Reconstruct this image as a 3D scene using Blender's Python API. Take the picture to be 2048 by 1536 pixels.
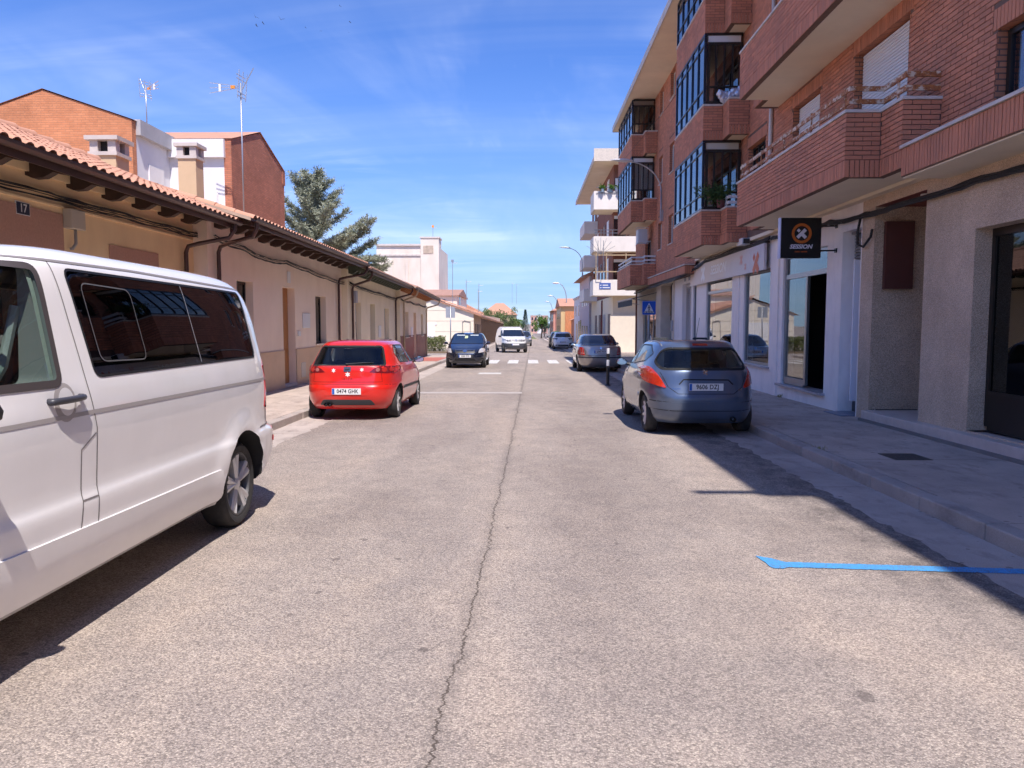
import bpy, bmesh, math, random
from math import sin, cos, pi, radians, sqrt, atan2
from mathutils import Vector, Matrix, noise as mnoise
from mathutils.bvhtree import BVHTree
random.seed(7)
S = bpy.context.scene
COL = S.collection
for o in list(bpy.data.objects): bpy.data.objects.remove(o)

# ------------------------------------------------------------------ camera, sky, sun, exposure
F_PX, CAM_H = 1540.0, 1.63
cam_d = bpy.data.cameras.new('camera'); cam = bpy.data.objects.new('camera', cam_d); COL.objects.link(cam)
cam_d.sensor_width = 36.0; cam_d.lens = 36.0 * F_PX / 2048.0
cam_d.clip_start = 0.05; cam_d.clip_end = 6000
cam.location = (0, 0, CAM_H)
cam.rotation_euler = (radians(90 - 4.4926), 0, radians(1.0788))
S.camera = cam
SUN_EL, SUN_AZ = 60.0, 18.0            # azimuth: degrees to the right of straight behind the camera
w = bpy.data.worlds.new('World'); S.world = w; w.use_nodes = True
wn = w.node_tree; wn.nodes.clear()
def N(nt, t, **k):
    n = nt.nodes.new(t)
    for a, b in k.items(): setattr(n, a, b)
    return n
def math_n(nt, op, a, b=None, clamp=False):
    n = N(nt, 'ShaderNodeMath', operation=op, use_clamp=clamp)
    for i, v in enumerate((a, b)):
        if v is None: continue
        if isinstance(v, (int, float)): n.inputs[i].default_value = v
        else: nt.links.new(v, n.inputs[i])
    return n.outputs[0]
def ramp_n(nt, fac, stops, interp='LINEAR'):
    n = N(nt, 'ShaderNodeValToRGB'); e = n.color_ramp.elements; n.color_ramp.interpolation = interp
    while len(e) < len(stops): e.new(0.5)
    for el, (p, c) in zip(e, stops):
        el.position = p; el.color = (c[0], c[1], c[2], 1) if not isinstance(c, (int, float)) else (c, c, c, 1)
    nt.links.new(fac, n.inputs[0]); return n.outputs[0]
def mix_n(nt, fac, a, b, mode='MIX'):
    n = N(nt, 'ShaderNodeMix', data_type='RGBA', blend_type=mode)
    for sock, v in ((n.inputs[0], fac), (n.inputs[6], a), (n.inputs[7], b)):
        if isinstance(v, (int, float)): sock.default_value = v
        elif isinstance(v, tuple): sock.default_value = (v[0], v[1], v[2], 1)
        else: nt.links.new(v, sock)
    return n.outputs[2]
NDIM = '3D'
def noise_n(nt, vec, scale, detail=3, rough=.5, dist=0.0):
    n = N(nt, 'ShaderNodeTexNoise', noise_dimensions=NDIM); n.inputs['Scale'].default_value = scale
    n.inputs['Detail'].default_value = detail; n.inputs['Roughness'].default_value = rough
    n.inputs['Distortion'].default_value = dist
    if vec is not None: nt.links.new(vec, n.inputs['Vector'])
    return n.outputs[0]
def map_n(nt, vec, scale=(1, 1, 1), rot=(0, 0, 0), loc=(0, 0, 0)):
    n = N(nt, 'ShaderNodeMapping'); n.inputs['Scale'].default_value = scale
    n.inputs['Rotation'].default_value = rot; n.inputs['Location'].default_value = loc
    nt.links.new(vec, n.inputs['Vector']); return n.outputs[0]
NDIM = '2D'
sky = N(wn, 'ShaderNodeTexSky', sky_type='NISHITA', sun_disc=False)
sky.sun_elevation = radians(SUN_EL); sky.sun_rotation = radians(180 - SUN_AZ)
sky.altitude = 800; sky.air_density = 1.0; sky.dust_density = 0.35; sky.ozone_density = 2.2
tc = N(wn, 'ShaderNodeTexCoord')
# thin cirrus: streaks laid out on a high flat layer (direction divided by its height)
sep = N(wn, 'ShaderNodeSeparateXYZ'); wn.links.new(tc.outputs['Generated'], sep.inputs[0])
zz = math_n(wn, 'ADD', math_n(wn, 'MAXIMUM', sep.outputs[2], 0.0), 0.16)
cx = math_n(wn, 'DIVIDE', sep.outputs[0], zz); cy = math_n(wn, 'DIVIDE', sep.outputs[1], zz)
cmb = N(wn, 'ShaderNodeCombineXYZ'); wn.links.new(cx, cmb.inputs[0]); wn.links.new(cy, cmb.inputs[1])
m1 = map_n(wn, cmb.outputs[0], (0.42, 1.7, 1), (0, 0, radians(24)), (3.1, 1.4, 0))
n1 = noise_n(wn, m1, .8, 6, .52, .9)
m2 = map_n(wn, cmb.outputs[0], (1.3, .42, 1), (0, 0, radians(-38)), (7.7, 2.2, 0))
n2 = noise_n(wn, m2, .8, 5, .6, .6)
m3 = map_n(wn, cmb.outputs[0], (.8, 3.2, 1), (0, 0, radians(14)), (1.3, 4.4, 0))
n3 = noise_n(wn, m3, .8, 5, .55, 1.2)
cl = math_n(wn, 'MULTIPLY', ramp_n(wn, n1, [(.36, 0.), (.80, 1.)]), ramp_n(wn, n2, [(.28, .25), (.72, 1.)]))
cl = math_n(wn, 'ADD', cl, math_n(wn, 'MULTIPLY', ramp_n(wn, n3, [(.46, 0.), (.82, .8)]), ramp_n(wn, n2, [(.40, 0.), (.62, 1.)])), True)
lowhaze = ramp_n(wn, sep.outputs[2], [(0.0, .85), (.06, .66), (.16, .34), (.32, .10), (.6, .0)])
tint = mix_n(wn, 1., sky.outputs[0], (.185, .355, .70), 'MULTIPLY')
cfac = math_n(wn, 'MULTIPLY', cl, .25)
skyc = mix_n(wn, lowhaze, tint, (1.7, 2.35, 3.2))
skyc = mix_n(wn, cfac, skyc, (5.2, 5.4, 5.7))
NDIM = '3D'
bg = N(wn, 'ShaderNodeBackground'); bg.inputs['Strength'].default_value = 0.15
wn.links.new(skyc, bg.inputs['Color'])
wo = N(wn, 'ShaderNodeOutputWorld'); wn.links.new(bg.outputs[0], wo.inputs[0])
sun_d = bpy.data.lights.new('sun', 'SUN'); sun = bpy.data.objects.new('sun', sun_d); COL.objects.link(sun)
sun_d.energy = 3.3; sun_d.angle = radians(0.55); sun_d.color = (1.0, 0.925, 0.86)
sdir = Vector((-sin(radians(SUN_AZ)) * cos(radians(SUN_EL)), cos(radians(SUN_AZ)) * cos(radians(SUN_EL)), -sin(radians(SUN_EL))))
sun.rotation_euler = sdir.to_track_quat('-Z', 'Y').to_euler(); sun.location = (10, -20, 40)
S.view_settings.view_transform = 'Standard'; S.view_settings.look = 'None'
S.view_settings.exposure = 1.0; S.view_settings.gamma = 1.0
S.render.engine = 'CYCLES'
S.cycles.max_bounces = 7; S.cycles.diffuse_bounces = 4; S.cycles.glossy_bounces = 3
S.cycles.use_adaptive_sampling = True; S.cycles.adaptive_threshold = 0.03
S.cycles.transparent_max_bounces = 8; S.cycles.transmission_bounces = 6

# ------------------------------------------------------------------ materials
MATS = {}
def mat(name, col, rough=.7, metal=0., var=0., vscale=3., bump=0., bscale=60., coat=0., spec=.5, dirt=0., dirtcol=(.12, .10, .08), dscale=.8, island=0., vstretch=(1, 1, 1), trans=0., croughness=.04):
    if name in MATS: return MATS[name]
    m = bpy.data.materials.new(name); m.use_nodes = True; nt = m.node_tree
    b = nt.nodes['Principled BSDF']; MATS[name] = m
    b.inputs['Roughness'].default_value = rough; b.inputs['Metallic'].default_value = metal
    b.inputs['Specular IOR Level'].default_value = spec
    if coat: b.inputs['Coat Weight'].default_value = coat; b.inputs['Coat Roughness'].default_value = croughness
    if trans: b.inputs['Transmission Weight'].default_value = trans
    geo = N(nt, 'ShaderNodeNewGeometry'); pos = geo.outputs['Position']
    c = None
    if var:
        v = map_n(nt, pos, vstretch)
        f = noise_n(nt, v, vscale, 4, .6)
        lo = tuple(x * (1 - var) for x in col[:3]); hi = tuple(min(1, x * (1 + var)) for x in col[:3])
        c = ramp_n(nt, f, [(.25, lo), (.75, hi)])
    if island:
        lo = tuple(x * (1 - island) for x in col[:3]); hi = tuple(min(1, x * (1 + island)) for x in col[:3])
        ci = ramp_n(nt, geo.outputs['Random Per Island'], [(0, lo), (1, hi)])
        c = ci if c is None else mix_n(nt, .5, c, ci)
    if dirt:
        f = noise_n(nt, map_n(nt, pos, (1, 1, .4)), dscale, 5, .65)
        f = math_n(nt, 'MULTIPLY', ramp_n(nt, f, [(.48, 0.), (.72, 1.)]), dirt)
        c = mix_n(nt, f, c if c is not None else tuple(col[:3]), dirtcol)
    if c is None: b.inputs['Base Color'].default_value = (col[0], col[1], col[2], 1)
    else: nt.links.new(c, b.inputs['Base Color'])
    if bump:
        f = noise_n(nt, pos, bscale, 3, .6); bn = N(nt, 'ShaderNodeBump'); bn.inputs['Strength'].default_value = bump
        bn.inputs['Distance'].default_value = .01; nt.links.new(f, bn.inputs['Height']); nt.links.new(bn.outputs[0], b.inputs['Normal'])
    return m
def glass(name, tint=(.5, .55, .55), ior=1.5, rough=0.0, boost=1.0, wobble=True):
    if name in MATS: return MATS[name]
    m = bpy.data.materials.new(name); m.use_nodes = True; nt = m.node_tree; nt.nodes.clear(); MATS[name] = m
    o = N(nt, 'ShaderNodeOutputMaterial'); mx = N(nt, 'ShaderNodeMixShader')
    tr = N(nt, 'ShaderNodeBsdfTransparent'); tr.inputs[0].default_value = (*tint, 1)
    gl = N(nt, 'ShaderNodeBsdfGlossy'); gl.inputs['Roughness'].default_value = rough; gl.inputs[0].default_value = (1, 1, 1, 1)
    fr = N(nt, 'ShaderNodeFresnel'); fr.inputs[0].default_value = ior
    geo = N(nt, 'ShaderNodeNewGeometry')
    wob = noise_n(nt, geo.outputs['Position'], 1.6, 0) if wobble else geo.outputs['Backfacing']; bn = N(nt, 'ShaderNodeBump'); bn.inputs['Strength'].default_value = .012
    bn.inputs['Distance'].default_value = .05; nt.links.new(wob, bn.inputs['Height']); 
    if wobble: nt.links.new(bn.outputs[0], gl.inputs['Normal'])
    # front and back surface both reflect; same Fresnel from either side
    f1 = math_n(nt, 'MULTIPLY', fr.outputs[0], boost, True)
    bf = math_n(nt, 'MULTIPLY', geo.outputs['Backfacing'], 1.0)
    fac = math_n(nt, 'MULTIPLY', f1, math_n(nt, 'SUBTRACT', 1.0, math_n(nt, 'MULTIPLY', bf, .8)))
    nt.links.new(fac, mx.inputs[0]); nt.links.new(tr.outputs[0], mx.inputs[1]); nt.links.new(gl.outputs[0], mx.inputs[2])
    nt.links.new(mx.outputs[0], o.inputs[0]); return m

# ------------------------------------------------------------------ mesh helpers
SL = -0.0085
def gz(y): return SL * y
def thing(name, label, cat, loc=(0, 0, 0), group=None, rz=0):
    o = bpy.data.objects.new(name, None); COL.objects.link(o); o.location = loc; o.rotation_euler = (0, 0, rz)
    o.empty_display_size = .2
    return tag(o, label, cat, group)
def tag(o, label=None, cat=None, group=None, kind=None):
    if label: o['label'] = label
    if cat: o['category'] = cat
    if group: o['group'] = group
    if kind: o['kind'] = kind
    return o
def wloc(o):
    v = Vector((0, 0, 0))
    while o is not None: v += o.location; o = o.parent
    return v
def link(name, me, m=None, parent=None, smooth=False, angle=None):
    o = bpy.data.objects.new(name, me); COL.objects.link(o); o.parent = parent
    if m is not None:
        me.materials.clear(); me.materials.append(m)
    if smooth:
        me.polygons.foreach_set('use_smooth', [True] * len(me.polygons))
        if angle: me.set_sharp_from_angle(angle=radians(angle))
    return o
class MB:
    def __init__(s): s.v = []; s.f = []
    def add(s, vs, fs):
        k = len(s.v); s.v += [tuple(p) for p in vs]; s.f += [tuple(i + k for i in f) for f in fs]; return s
    def box(s, x0, x1, y0, y1, z0, z1):
        return s.add([(x, y, z) for z in (z0, z1) for y in (y0, y1) for x in (x0, x1)],
                     [(0, 2, 3, 1), (4, 5, 7, 6), (0, 1, 5, 4), (2, 6, 7, 3), (0, 4, 6, 2), (1, 3, 7, 5)])
    def sbox(s, x0, x1, y0, y1, h0, h1):     # a box lying on the sloping street
        a, b = gz(y0), gz(y1)
        return s.add([(x0, y0, a + h0), (x1, y0, a + h0), (x0, y1, b + h0), (x1, y1, b + h0),
                      (x0, y0, a + h1), (x1, y0, a + h1), (x0, y1, b + h1), (x1, y1, b + h1)],
                     [(0, 2, 3, 1), (4, 5, 7, 6), (0, 1, 5, 4), (2, 6, 7, 3), (0, 4, 6, 2), (1, 3, 7, 5)])
    def ssheet(s, pts, h):                   # flat polygon on the street, h above it
        return s.add([(x, y, gz(y) + h) for x, y in pts], [tuple(range(len(pts)))])
    def prism(s, poly, axis, a, b):          # poly in the other two axes (x:(y,z) y:(x,z) z:(x,y))
        n = len(poly)
        def P(p, t): return {'x': (t, p[0], p[1]), 'y': (p[0], t, p[1]), 'z': (p[0], p[1], t)}[axis]
        vs = [P(p, a) for p in poly] + [P(p, b) for p in poly]
        return s.add(vs, [tuple(range(n - 1, -1, -1)), tuple(range(n, 2 * n))] + [(i, (i + 1) % n, n + (i + 1) % n, n + i) for i in range(n)])
    def bar(s, p, q, r, n=6, r2=None, cap=True):
        return s.tube([p, q], r, n, r2, cap)
    def tube(s, pts, r, n=6, r2=None, cap=True):
        P = [Vector(p) for p in pts]; rings = []
        k = len(s.v); up = None
        for i, p in enumerate(P):
            d = (P[min(i + 1, len(P) - 1)] - P[max(i - 1, 0)]).normalized()
            if up is None:
                up = Vector((0, 0, 1)) if abs(d.z) < .9 else Vector((1, 0, 0))
            a = d.cross(up).normalized(); b = a.cross(d).normalized(); up = b
            rr = r if r2 is None else r + (r2 - r) * i / (len(P) - 1)
            s.v += [tuple(p + (a * cos(2 * pi * j / n) + b * sin(2 * pi * j / n)) * rr) for j in range(n)]
        for i in range(len(P) - 1):
            for j in range(n):
                s.f.append((k + i * n + j, k + i * n + (j + 1) % n, k + (i + 1) * n + (j + 1) % n, k + (i + 1) * n + j))
        if cap:
            s.f.append(tuple(k + j for j in range(n - 1, -1, -1))); s.f.append(tuple(k + (len(P) - 1) * n + j for j in range(n)))
        return s
    def lathe(s, prof, n=24, axis='x', o=(0, 0, 0)):     # prof: (r, t) along axis
        k = len(s.v)
        for r, t in prof:
            for j in range(n):
                a = 2 * pi * j / n; u, v = r * cos(a), r * sin(a)
                p = {'x': (t, u, v), 'y': (u, t, v), 'z': (u, v, t)}[axis]
                s.v.append((p[0] + o[0], p[1] + o[1], p[2] + o[2]))
        for i in range(len(prof) - 1):
            for j in range(n):
                s.f.append((k + i * n + j, k + i * n + (j + 1) % n, k + (i + 1) * n + (j + 1) % n, k + (i + 1) * n + j))
        return s
    def mesh(s, name, off=(0, 0, 0), fix=True):
        me = bpy.data.meshes.new(name)
        me.from_pydata([(x - off[0], y - off[1], z - off[2]) for x, y, z in s.v], [], s.f); me.update()
        if fix:
            bm = bmesh.new(); bm.from_mesh(me); bmesh.ops.recalc_face_normals(bm, faces=bm.faces); bm.to_mesh(me); bm.free()
        return me
    def build(s, name, m, parent=None, smooth=False, angle=None, fix=True):
        off = wloc(parent) if parent is not None else (0, 0, 0)
        return link(name, s.mesh(name, off, fix), m, parent, smooth, angle)
    def top(s, name, m, label, cat, group=None, smooth=False, angle=None, loc=None):   # a one-mesh thing, origin at its base
        v = s.v
        if loc is None:
            loc = (sum(p[0] for p in v) / len(v), sum(p[1] for p in v) / len(v), min(p[2] for p in v))
        o = link(name, s.mesh(name, loc), m, None, smooth, angle); o.location = loc
        return tag(o, label, cat, group)
def bevelled(o, w=.01, seg=2):
    md = o.modifiers.new('bevel', 'BEVEL'); md.width = w; md.segments = seg; md.limit_method = 'ANGLE'; md.angle_limit = radians(40)
    return o
def text_mesh(s, size, bold=0.0, shear=0.0, space=1.0, xs=1.0):
    c = bpy.data.curves.new('t', 'FONT'); c.body = s; c.size = size; c.align_x = 'CENTER'; c.align_y = 'CENTER'
    c.offset = bold; c.shear = shear; c.space_character = space; c.resolution_u = 3
    o = bpy.data.objects.new('t', c); COL.objects.link(o)
    dg = bpy.context.evaluated_depsgraph_get(); dg.update()
    me = bpy.data.meshes.new_from_object(o.evaluated_get(dg)); bpy.data.objects.remove(o); bpy.data.curves.remove(c)
    if xs != 1.0: me.transform(Matrix.Diagonal((xs, 1, 1, 1)))
    return me
def wall_x(mb, x, y0, y1, z0, z1, holes, rev, side=-1):
    """a wall face in the plane X = x with rectangular openings (ya,yb,za,zb); reveals go to x + rev"""
    ys = sorted(set([y0, y1] + [h[i] for h in holes for i in (0, 1)])); zs = sorted(set([z0, z1] + [h[i] for h in holes for i in (2, 3)]))
    ys = [y for y in ys if y0 <= y <= y1]; zs = [z for z in zs if z0 <= z <= z1]
    for a, b in zip(ys, ys[1:]):
        for c, d in zip(zs, zs[1:]):
            my, mz = (a + b) / 2, (c + d) / 2
            if any(h[0] < my < h[1] and h[2] < mz < h[3] for h in holes): continue
            mb.add([(x, a, c), (x, b, c), (x, b, d), (x, a, d)], [(0, 1, 2, 3)])
    if rev:
        for a, b, c, d in holes:
            mb.add([(x, a, c), (x, b, c), (x, b, d), (x, a, d), (x + rev, a, c), (x + rev, b, c), (x + rev, b, d), (x + rev, a, d)],
                   [(0, 1, 5, 4), (1, 2, 6, 5), (2, 3, 7, 6), (3, 0, 4, 7)])
    return mb
def wall_y(mb, y, x0, x1, z0, z1, holes, rev):
    t = MB(); wall_x(t, y, x0, x1, z0, z1, holes, rev)
    return mb.add([(b, a, c) for a, b, c in t.v], [tuple(reversed(f)) for f in t.f])
def pcs(name, mesh, mat_list, parent, places, base):
    """many alike pieces that share one mesh; places: (location, rz) in world space"""
    for loc, rot in places:
        o = bpy.data.objects.new(name, mesh); COL.objects.link(o); o.parent = parent
        o.location = Vector(loc) - base; o.rotation_euler = rot
def copy_tree(o, parent=None):
    c = o.copy(); COL.objects.link(c); c.parent = parent
    for ch in list(o.children): copy_tree(ch, c)
    return c
NDIM = '2D'
# ------------------------------------------------------------------ ground, road, kerbs, pavements
def road_material():
    m = bpy.data.materials.new('asphalt'); m.use_nodes = True; nt = m.node_tree; b = nt.nodes['Principled BSDF']
    pos = N(nt, 'ShaderNodeNewGeometry').outputs['Position']
    v = N(nt, 'ShaderNodeTexVoronoi', voronoi_dimensions='2D'); v.inputs['Scale'].default_value = 105; nt.links.new(pos, v.inputs['Vector'])
    sp = N(nt, 'ShaderNodeSeparateColor'); nt.links.new(v.outputs['Color'], sp.inputs[0])
    stone = ramp_n(nt, sp.outputs[0], [(0, (0.102, 0.086, 0.081)), (.22, (0.221, 0.190, 0.172)), (.5, (0.365, 0.305, 0.273)), (.78, (0.449, 0.380, 0.334)), (1, (0.623, 0.539, 0.454))])
    gap = ramp_n(nt, v.outputs['Distance'], [(.30, 0.), (.62, 1.)])
    c = mix_n(nt, math_n(nt, 'MULTIPLY', gap, .62), stone, (0.156, 0.133, 0.120))
    v2 = N(nt, 'ShaderNodeTexVoronoi', voronoi_dimensions='2D'); v2.inputs['Scale'].default_value = 260; nt.links.new(pos, v2.inputs['Vector'])
    s2 = N(nt, 'ShaderNodeSeparateColor'); nt.links.new(v2.outputs['Color'], s2.inputs[0])
    c = mix_n(nt, .35, c, ramp_n(nt, s2.outputs[1], [(0, (0.167, 0.143, 0.132)), (1, (0.515, 0.439, 0.376))]))
    # wide patches, wheel tracks and stains
    big = noise_n(nt, map_n(nt, pos, (1, .35, 1)), .55, 4, .6)
    c = mix_n(nt, 1., c, ramp_n(nt, big, [(.28, (.78, .77, .78)), (.5, (1, 1, 1)), (.72, (1.12, 1.09, 1.05))]), 'MULTIPLY')
    mid = noise_n(nt, pos, 2.6, 3, .65)
    c = mix_n(nt, 1., c, ramp_n(nt, mid, [(.3, (.88, .88, .89)), (.7, (1.06, 1.05, 1.03))]), 'MULTIPLY')
    v3 = N(nt, 'ShaderNodeTexVoronoi', voronoi_dimensions='2D'); v3.inputs['Scale'].default_value = 2.5
    dv = map_n(nt, pos, (1, .8, 1)); wob = noise_n(nt, pos, 9, 3)
    dd = N(nt, 'ShaderNodeVectorMath', operation='ADD'); nt.links.new(dv, dd.inputs[0])
    wc = N(nt, 'ShaderNodeVectorMath', operation='SCALE'); wc.inputs['Scale'].default_value = .12
    nn = N(nt, 'ShaderNodeTexNoise'); nn.inputs['Scale'].default_value = 9; nt.links.new(pos, nn.inputs['Vector'])
    nt.links.new(nn.outputs['Color'], wc.inputs[0]); nt.links.new(wc.outputs[0], dd.inputs[1]); nt.links.new(dd.outputs[0], v3.inputs['Vector'])
    s3 = N(nt, 'ShaderNodeSeparateColor'); nt.links.new(v3.outputs['Color'], s3.inputs[0])
    rad = math_n(nt, 'MULTIPLY', math_n(nt, 'POWER', s3.outputs[0], 2.0), .075)
    spot = math_n(nt, 'LESS_THAN', v3.outputs['Distance'], rad)
    spot = math_n(nt, 'MULTIPLY', spot, math_n(nt, 'GREATER_THAN', s3.outputs[1], .45))
    c = mix_n(nt, math_n(nt, 'MULTIPLY', spot, .55), c, (.09, .075, .072))
    # darker, blotchy edge strip where cars park on the right
    sx = N(nt, 'ShaderNodeSeparateXYZ'); nt.links.new(pos, sx.inputs[0])
    edge = math_n(nt, 'ADD', sx.outputs[0], math_n(nt, 'MULTIPLY', math_n(nt, 'SUBTRACT', noise_n(nt, map_n(nt, pos, (1, .5, 1)), 1.3, 5, .7), .5), 1.6))
    ef = ramp_n(nt, math_n(nt, 'DIVIDE', edge, 4.0), [(.55, 0.), (.72, 1.)])
    ef2 = ramp_n(nt, noise_n(nt, map_n(nt, pos, (1, .6, 1)), 5, 5, .7), [(.38, .2), (.62, 1.)])
    c = mix_n(nt, math_n(nt, 'MULTIPLY', math_n(nt, 'MULTIPLY', ef, ef2), .62), c, (.055, .05, .05))
    # long crack along the paving joint
    yy = sx.outputs[1]
    cv = N(nt, 'ShaderNodeCombineXYZ'); nt.links.new(yy, cv.inputs[1])
    w1 = math_n(nt, 'SUBTRACT', noise_n(nt, cv.outputs[0], 1.1, 2), .5); w2 = math_n(nt, 'SUBTRACT', noise_n(nt, cv.outputs[0], 9, 4, .75), .5)
    lx = math_n(nt, 'SUBTRACT', math_n(nt, 'ADD', math_n(nt, 'MULTIPLY', yy, .0085), -.30), math_n(nt, 'DIVIDE', .25, math_n(nt, 'MAXIMUM', yy, 1.0)))
    lx = math_n(nt, 'ADD', lx, math_n(nt, 'ADD', math_n(nt, 'MULTIPLY', w1, .11), math_n(nt, 'MULTIPLY', w2, .10)))
    dist = math_n(nt, 'ABSOLUTE', math_n(nt, 'SUBTRACT', sx.outputs[0], lx))
    cw = math_n(nt, 'ADD', .0, math_n(nt, 'MULTIPLY', noise_n(nt, cv.outputs[0], 5, 3), .0105))
    cr = math_n(nt, 'LESS_THAN', dist, cw)
    halo = ramp_n(nt, math_n(nt, 'DIVIDE', dist, .09), [(0, .26), (1, 0.)])
    # faint network of hairline cracks in some areas, darker polished wheel tracks
    vc = N(nt, 'ShaderNodeTexVoronoi', feature='DISTANCE_TO_EDGE', voronoi_dimensions='2D'); vc.inputs['Scale'].default_value = .42
    dc = N(nt, 'ShaderNodeVectorMath', operation='ADD'); nc_ = N(nt, 'ShaderNodeTexNoise'); nc_.inputs['Scale'].default_value = 2.2; nt.links.new(pos, nc_.inputs['Vector'])
    sc_ = N(nt, 'ShaderNodeVectorMath', operation='SCALE'); sc_.inputs['Scale'].default_value = .4; nt.links.new(nc_.outputs['Color'], sc_.inputs[0]); nt.links.new(pos, dc.inputs[0]); nt.links.new(sc_.outputs[0], dc.inputs[1]); nt.links.new(dc.outputs[0], vc.inputs['Vector'])
    hair = math_n(nt, 'MULTIPLY', math_n(nt, 'LESS_THAN', vc.outputs['Distance'], .0030), ramp_n(nt, noise_n(nt, pos, .35, 2), [(.50, 0.), (.58, 1.)]))
    c = mix_n(nt, math_n(nt, 'MULTIPLY', hair, .32), c, (.10, .085, .08))
    trk = math_n(nt, 'ABSOLUTE', math_n(nt, 'SUBTRACT', math_n(nt, 'ABSOLUTE', math_n(nt, 'SUBTRACT', sx.outputs[0], .15)), .95))
    tf = math_n(nt, 'MULTIPLY', ramp_n(nt, math_n(nt, 'DIVIDE', trk, .55), [(0, 1.), (1, 0.)], 'EASE'), ramp_n(nt, big, [(.35, .3), (.65, 1.)]))
    c = mix_n(nt, math_n(nt, 'MULTIPLY', tf, .16), c, (.14, .125, .12))
    c = mix_n(nt, halo, c, (.09, .08, .075))
    c = mix_n(nt, math_n(nt, 'MULTIPLY', cr, .78), c, (.06, .046, .038))
    nt.links.new(c, b.inputs['Base Color']); b.inputs['Roughness'].default_value = .92; b.inputs['Specular IOR Level'].default_value = .25
    h = math_n(nt, 'SUBTRACT', math_n(nt, 'MULTIPLY', v.outputs['Distance'], -1.0), math_n(nt, 'MULTIPLY', cr, 2.5))
    bn = N(nt, 'ShaderNodeBump'); bn.inputs['Strength'].default_value = .55; bn.inputs['Distance'].default_value = .006
    nt.links.new(h, bn.inputs['Height']); nt.links.new(bn.outputs[0], b.inputs['Normal'])
    return m
ROAD = road_material()
def concrete(name, col, joints=None, stain=.5, dots=True):
    m = bpy.data.materials.new(name); m.use_nodes = True; nt = m.node_tree; b = nt.nodes['Principled BSDF']; MATS[name] = m
    pos = N(nt, 'ShaderNodeNewGeometry').outputs['Position']
    c = ramp_n(nt, noise_n(nt, pos, 1.1, 6, .65), [(.28, tuple(x * .80 for x in col)), (.72, tuple(x * 1.13 for x in col))])
    c = mix_n(nt, 1., c, ramp_n(nt, noise_n(nt, pos, 130, 2), [(.3, (.86, .86, .86)), (.7, (1.1, 1.1, 1.1))]), 'MULTIPLY')
    s = ramp_n(nt, noise_n(nt, map_n(nt, pos, (1, .5, 1)), 3.2, 6, .7), [(.52, 0.), (.74, 1.)])
    c = mix_n(nt, math_n(nt, 'MULTIPLY', s, stain), c, tuple(x * .42 for x in col))
    if dots:
        v3 = N(nt, 'ShaderNodeTexVoronoi', voronoi_dimensions='2D'); v3.inputs['Scale'].default_value = 4.2; nt.links.new(pos, v3.inputs['Vector'])
        s3 = N(nt, 'ShaderNodeSeparateColor'); nt.links.new(v3.outputs['Color'], s3.inputs[0])
        sp = math_n(nt, 'LESS_THAN', v3.outputs['Distance'], math_n(nt, 'MULTIPLY', math_n(nt, 'POWER', s3.outputs[0], 3.0), .11))
        c = mix_n(nt, math_n(nt, 'MULTIPLY', sp, .6), c, tuple(x * .3 for x in col))
    if joints:
        sx = N(nt, 'ShaderNodeSeparateXYZ'); nt.links.new(pos, sx.inputs[0])
        f = math_n(nt, 'FRACT', math_n(nt, 'DIVIDE', math_n(nt, 'ADD', sx.outputs[1], math_n(nt, 'MULTIPLY', noise_n(nt, pos, 1.5, 3), .06)), joints))
        j = math_n(nt, 'LESS_THAN', f, .012 / joints)
        c = mix_n(nt, math_n(nt, 'MULTIPLY', j, .6), c, (.05, .045, .04))
    nt.links.new(c, b.inputs['Base Color']); b.inputs['Roughness'].default_value = .9; b.inputs['Specular IOR Level'].default_value = .3
    bn = N(nt, 'ShaderNodeBump'); bn.inputs['Strength'].default_value = .35; bn.inputs['Distance'].default_value = .006
    nt.links.new(noise_n(nt, pos, 70, 4, .65), bn.inputs['Height']); nt.links.new(bn.outputs[0], b.inputs['Normal'])
    return m
PAVE = concrete('pavement concrete', (.47, .385, .33), 3.0, .6)
GUTTER = concrete('gutter concrete', (.45, .385, .345), 4.0, .55)
NDIM = '3D'
KERB = concrete('kerb concrete', (.42, .36, .325), None, .7, False)
NDIM = '2D'
PAINTW = mat('white road paint', (.70, .69, .66), .75, var=.18, vscale=14, dirt=.65, dirtcol=(.2, .18, .17), dscale=9)
PAINTB = mat('blue road paint', (.05, .34, .74), .7, var=.12, vscale=30, dirt=.55, dirtcol=(.10, .14, .19), dscale=40, bump=.5, bscale=110)
def struct(o): o['kind'] = 'structure'; return o
XR, XL = 3.57, -4.12
mb = MB()
ys = [-60, 0, 40, 100, 200, 260]
xs = [-400, 400]
mb.add([(x, y, gz(y)) for y in ys for x in xs] + [(x, 3000, gz(260)) for x in xs], [(2 * i, 2 * i + 1, 2 * i + 3, 2 * i + 2) for i in range(len(ys))])
struct(mb.build('road', ROAD))
# gutter strips with a ragged asphalt edge
def strip_poly(xk, xe, y0, y1, amp, seed):
    r = random.Random(seed); pts = [(xk, y0), (xk, y1)]; y = y1
    while y > y0:
        pts.append((xe + r.uniform(-amp, amp), y)); y -= r.uniform(.06, .22)
    pts.append((xe, y0)); return pts
for nm, xk, xe, y0, y1, sd in (('gutter_strip', XR + .02, 3.02, -6, 41, 3), ('gutter_strip', XL - .02, -3.52, -6, 46, 4), ('gutter_strip', XR + .02, 3.1, 52, 150, 5), ('gutter_strip', XL - .02, -3.6, 71, 150, 6)):
    struct(MB().ssheet(strip_poly(xk, xe, y0, y1, .045 if y0 < 0 else .02, sd), .0022).build(nm, GUTTER, None))
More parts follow.
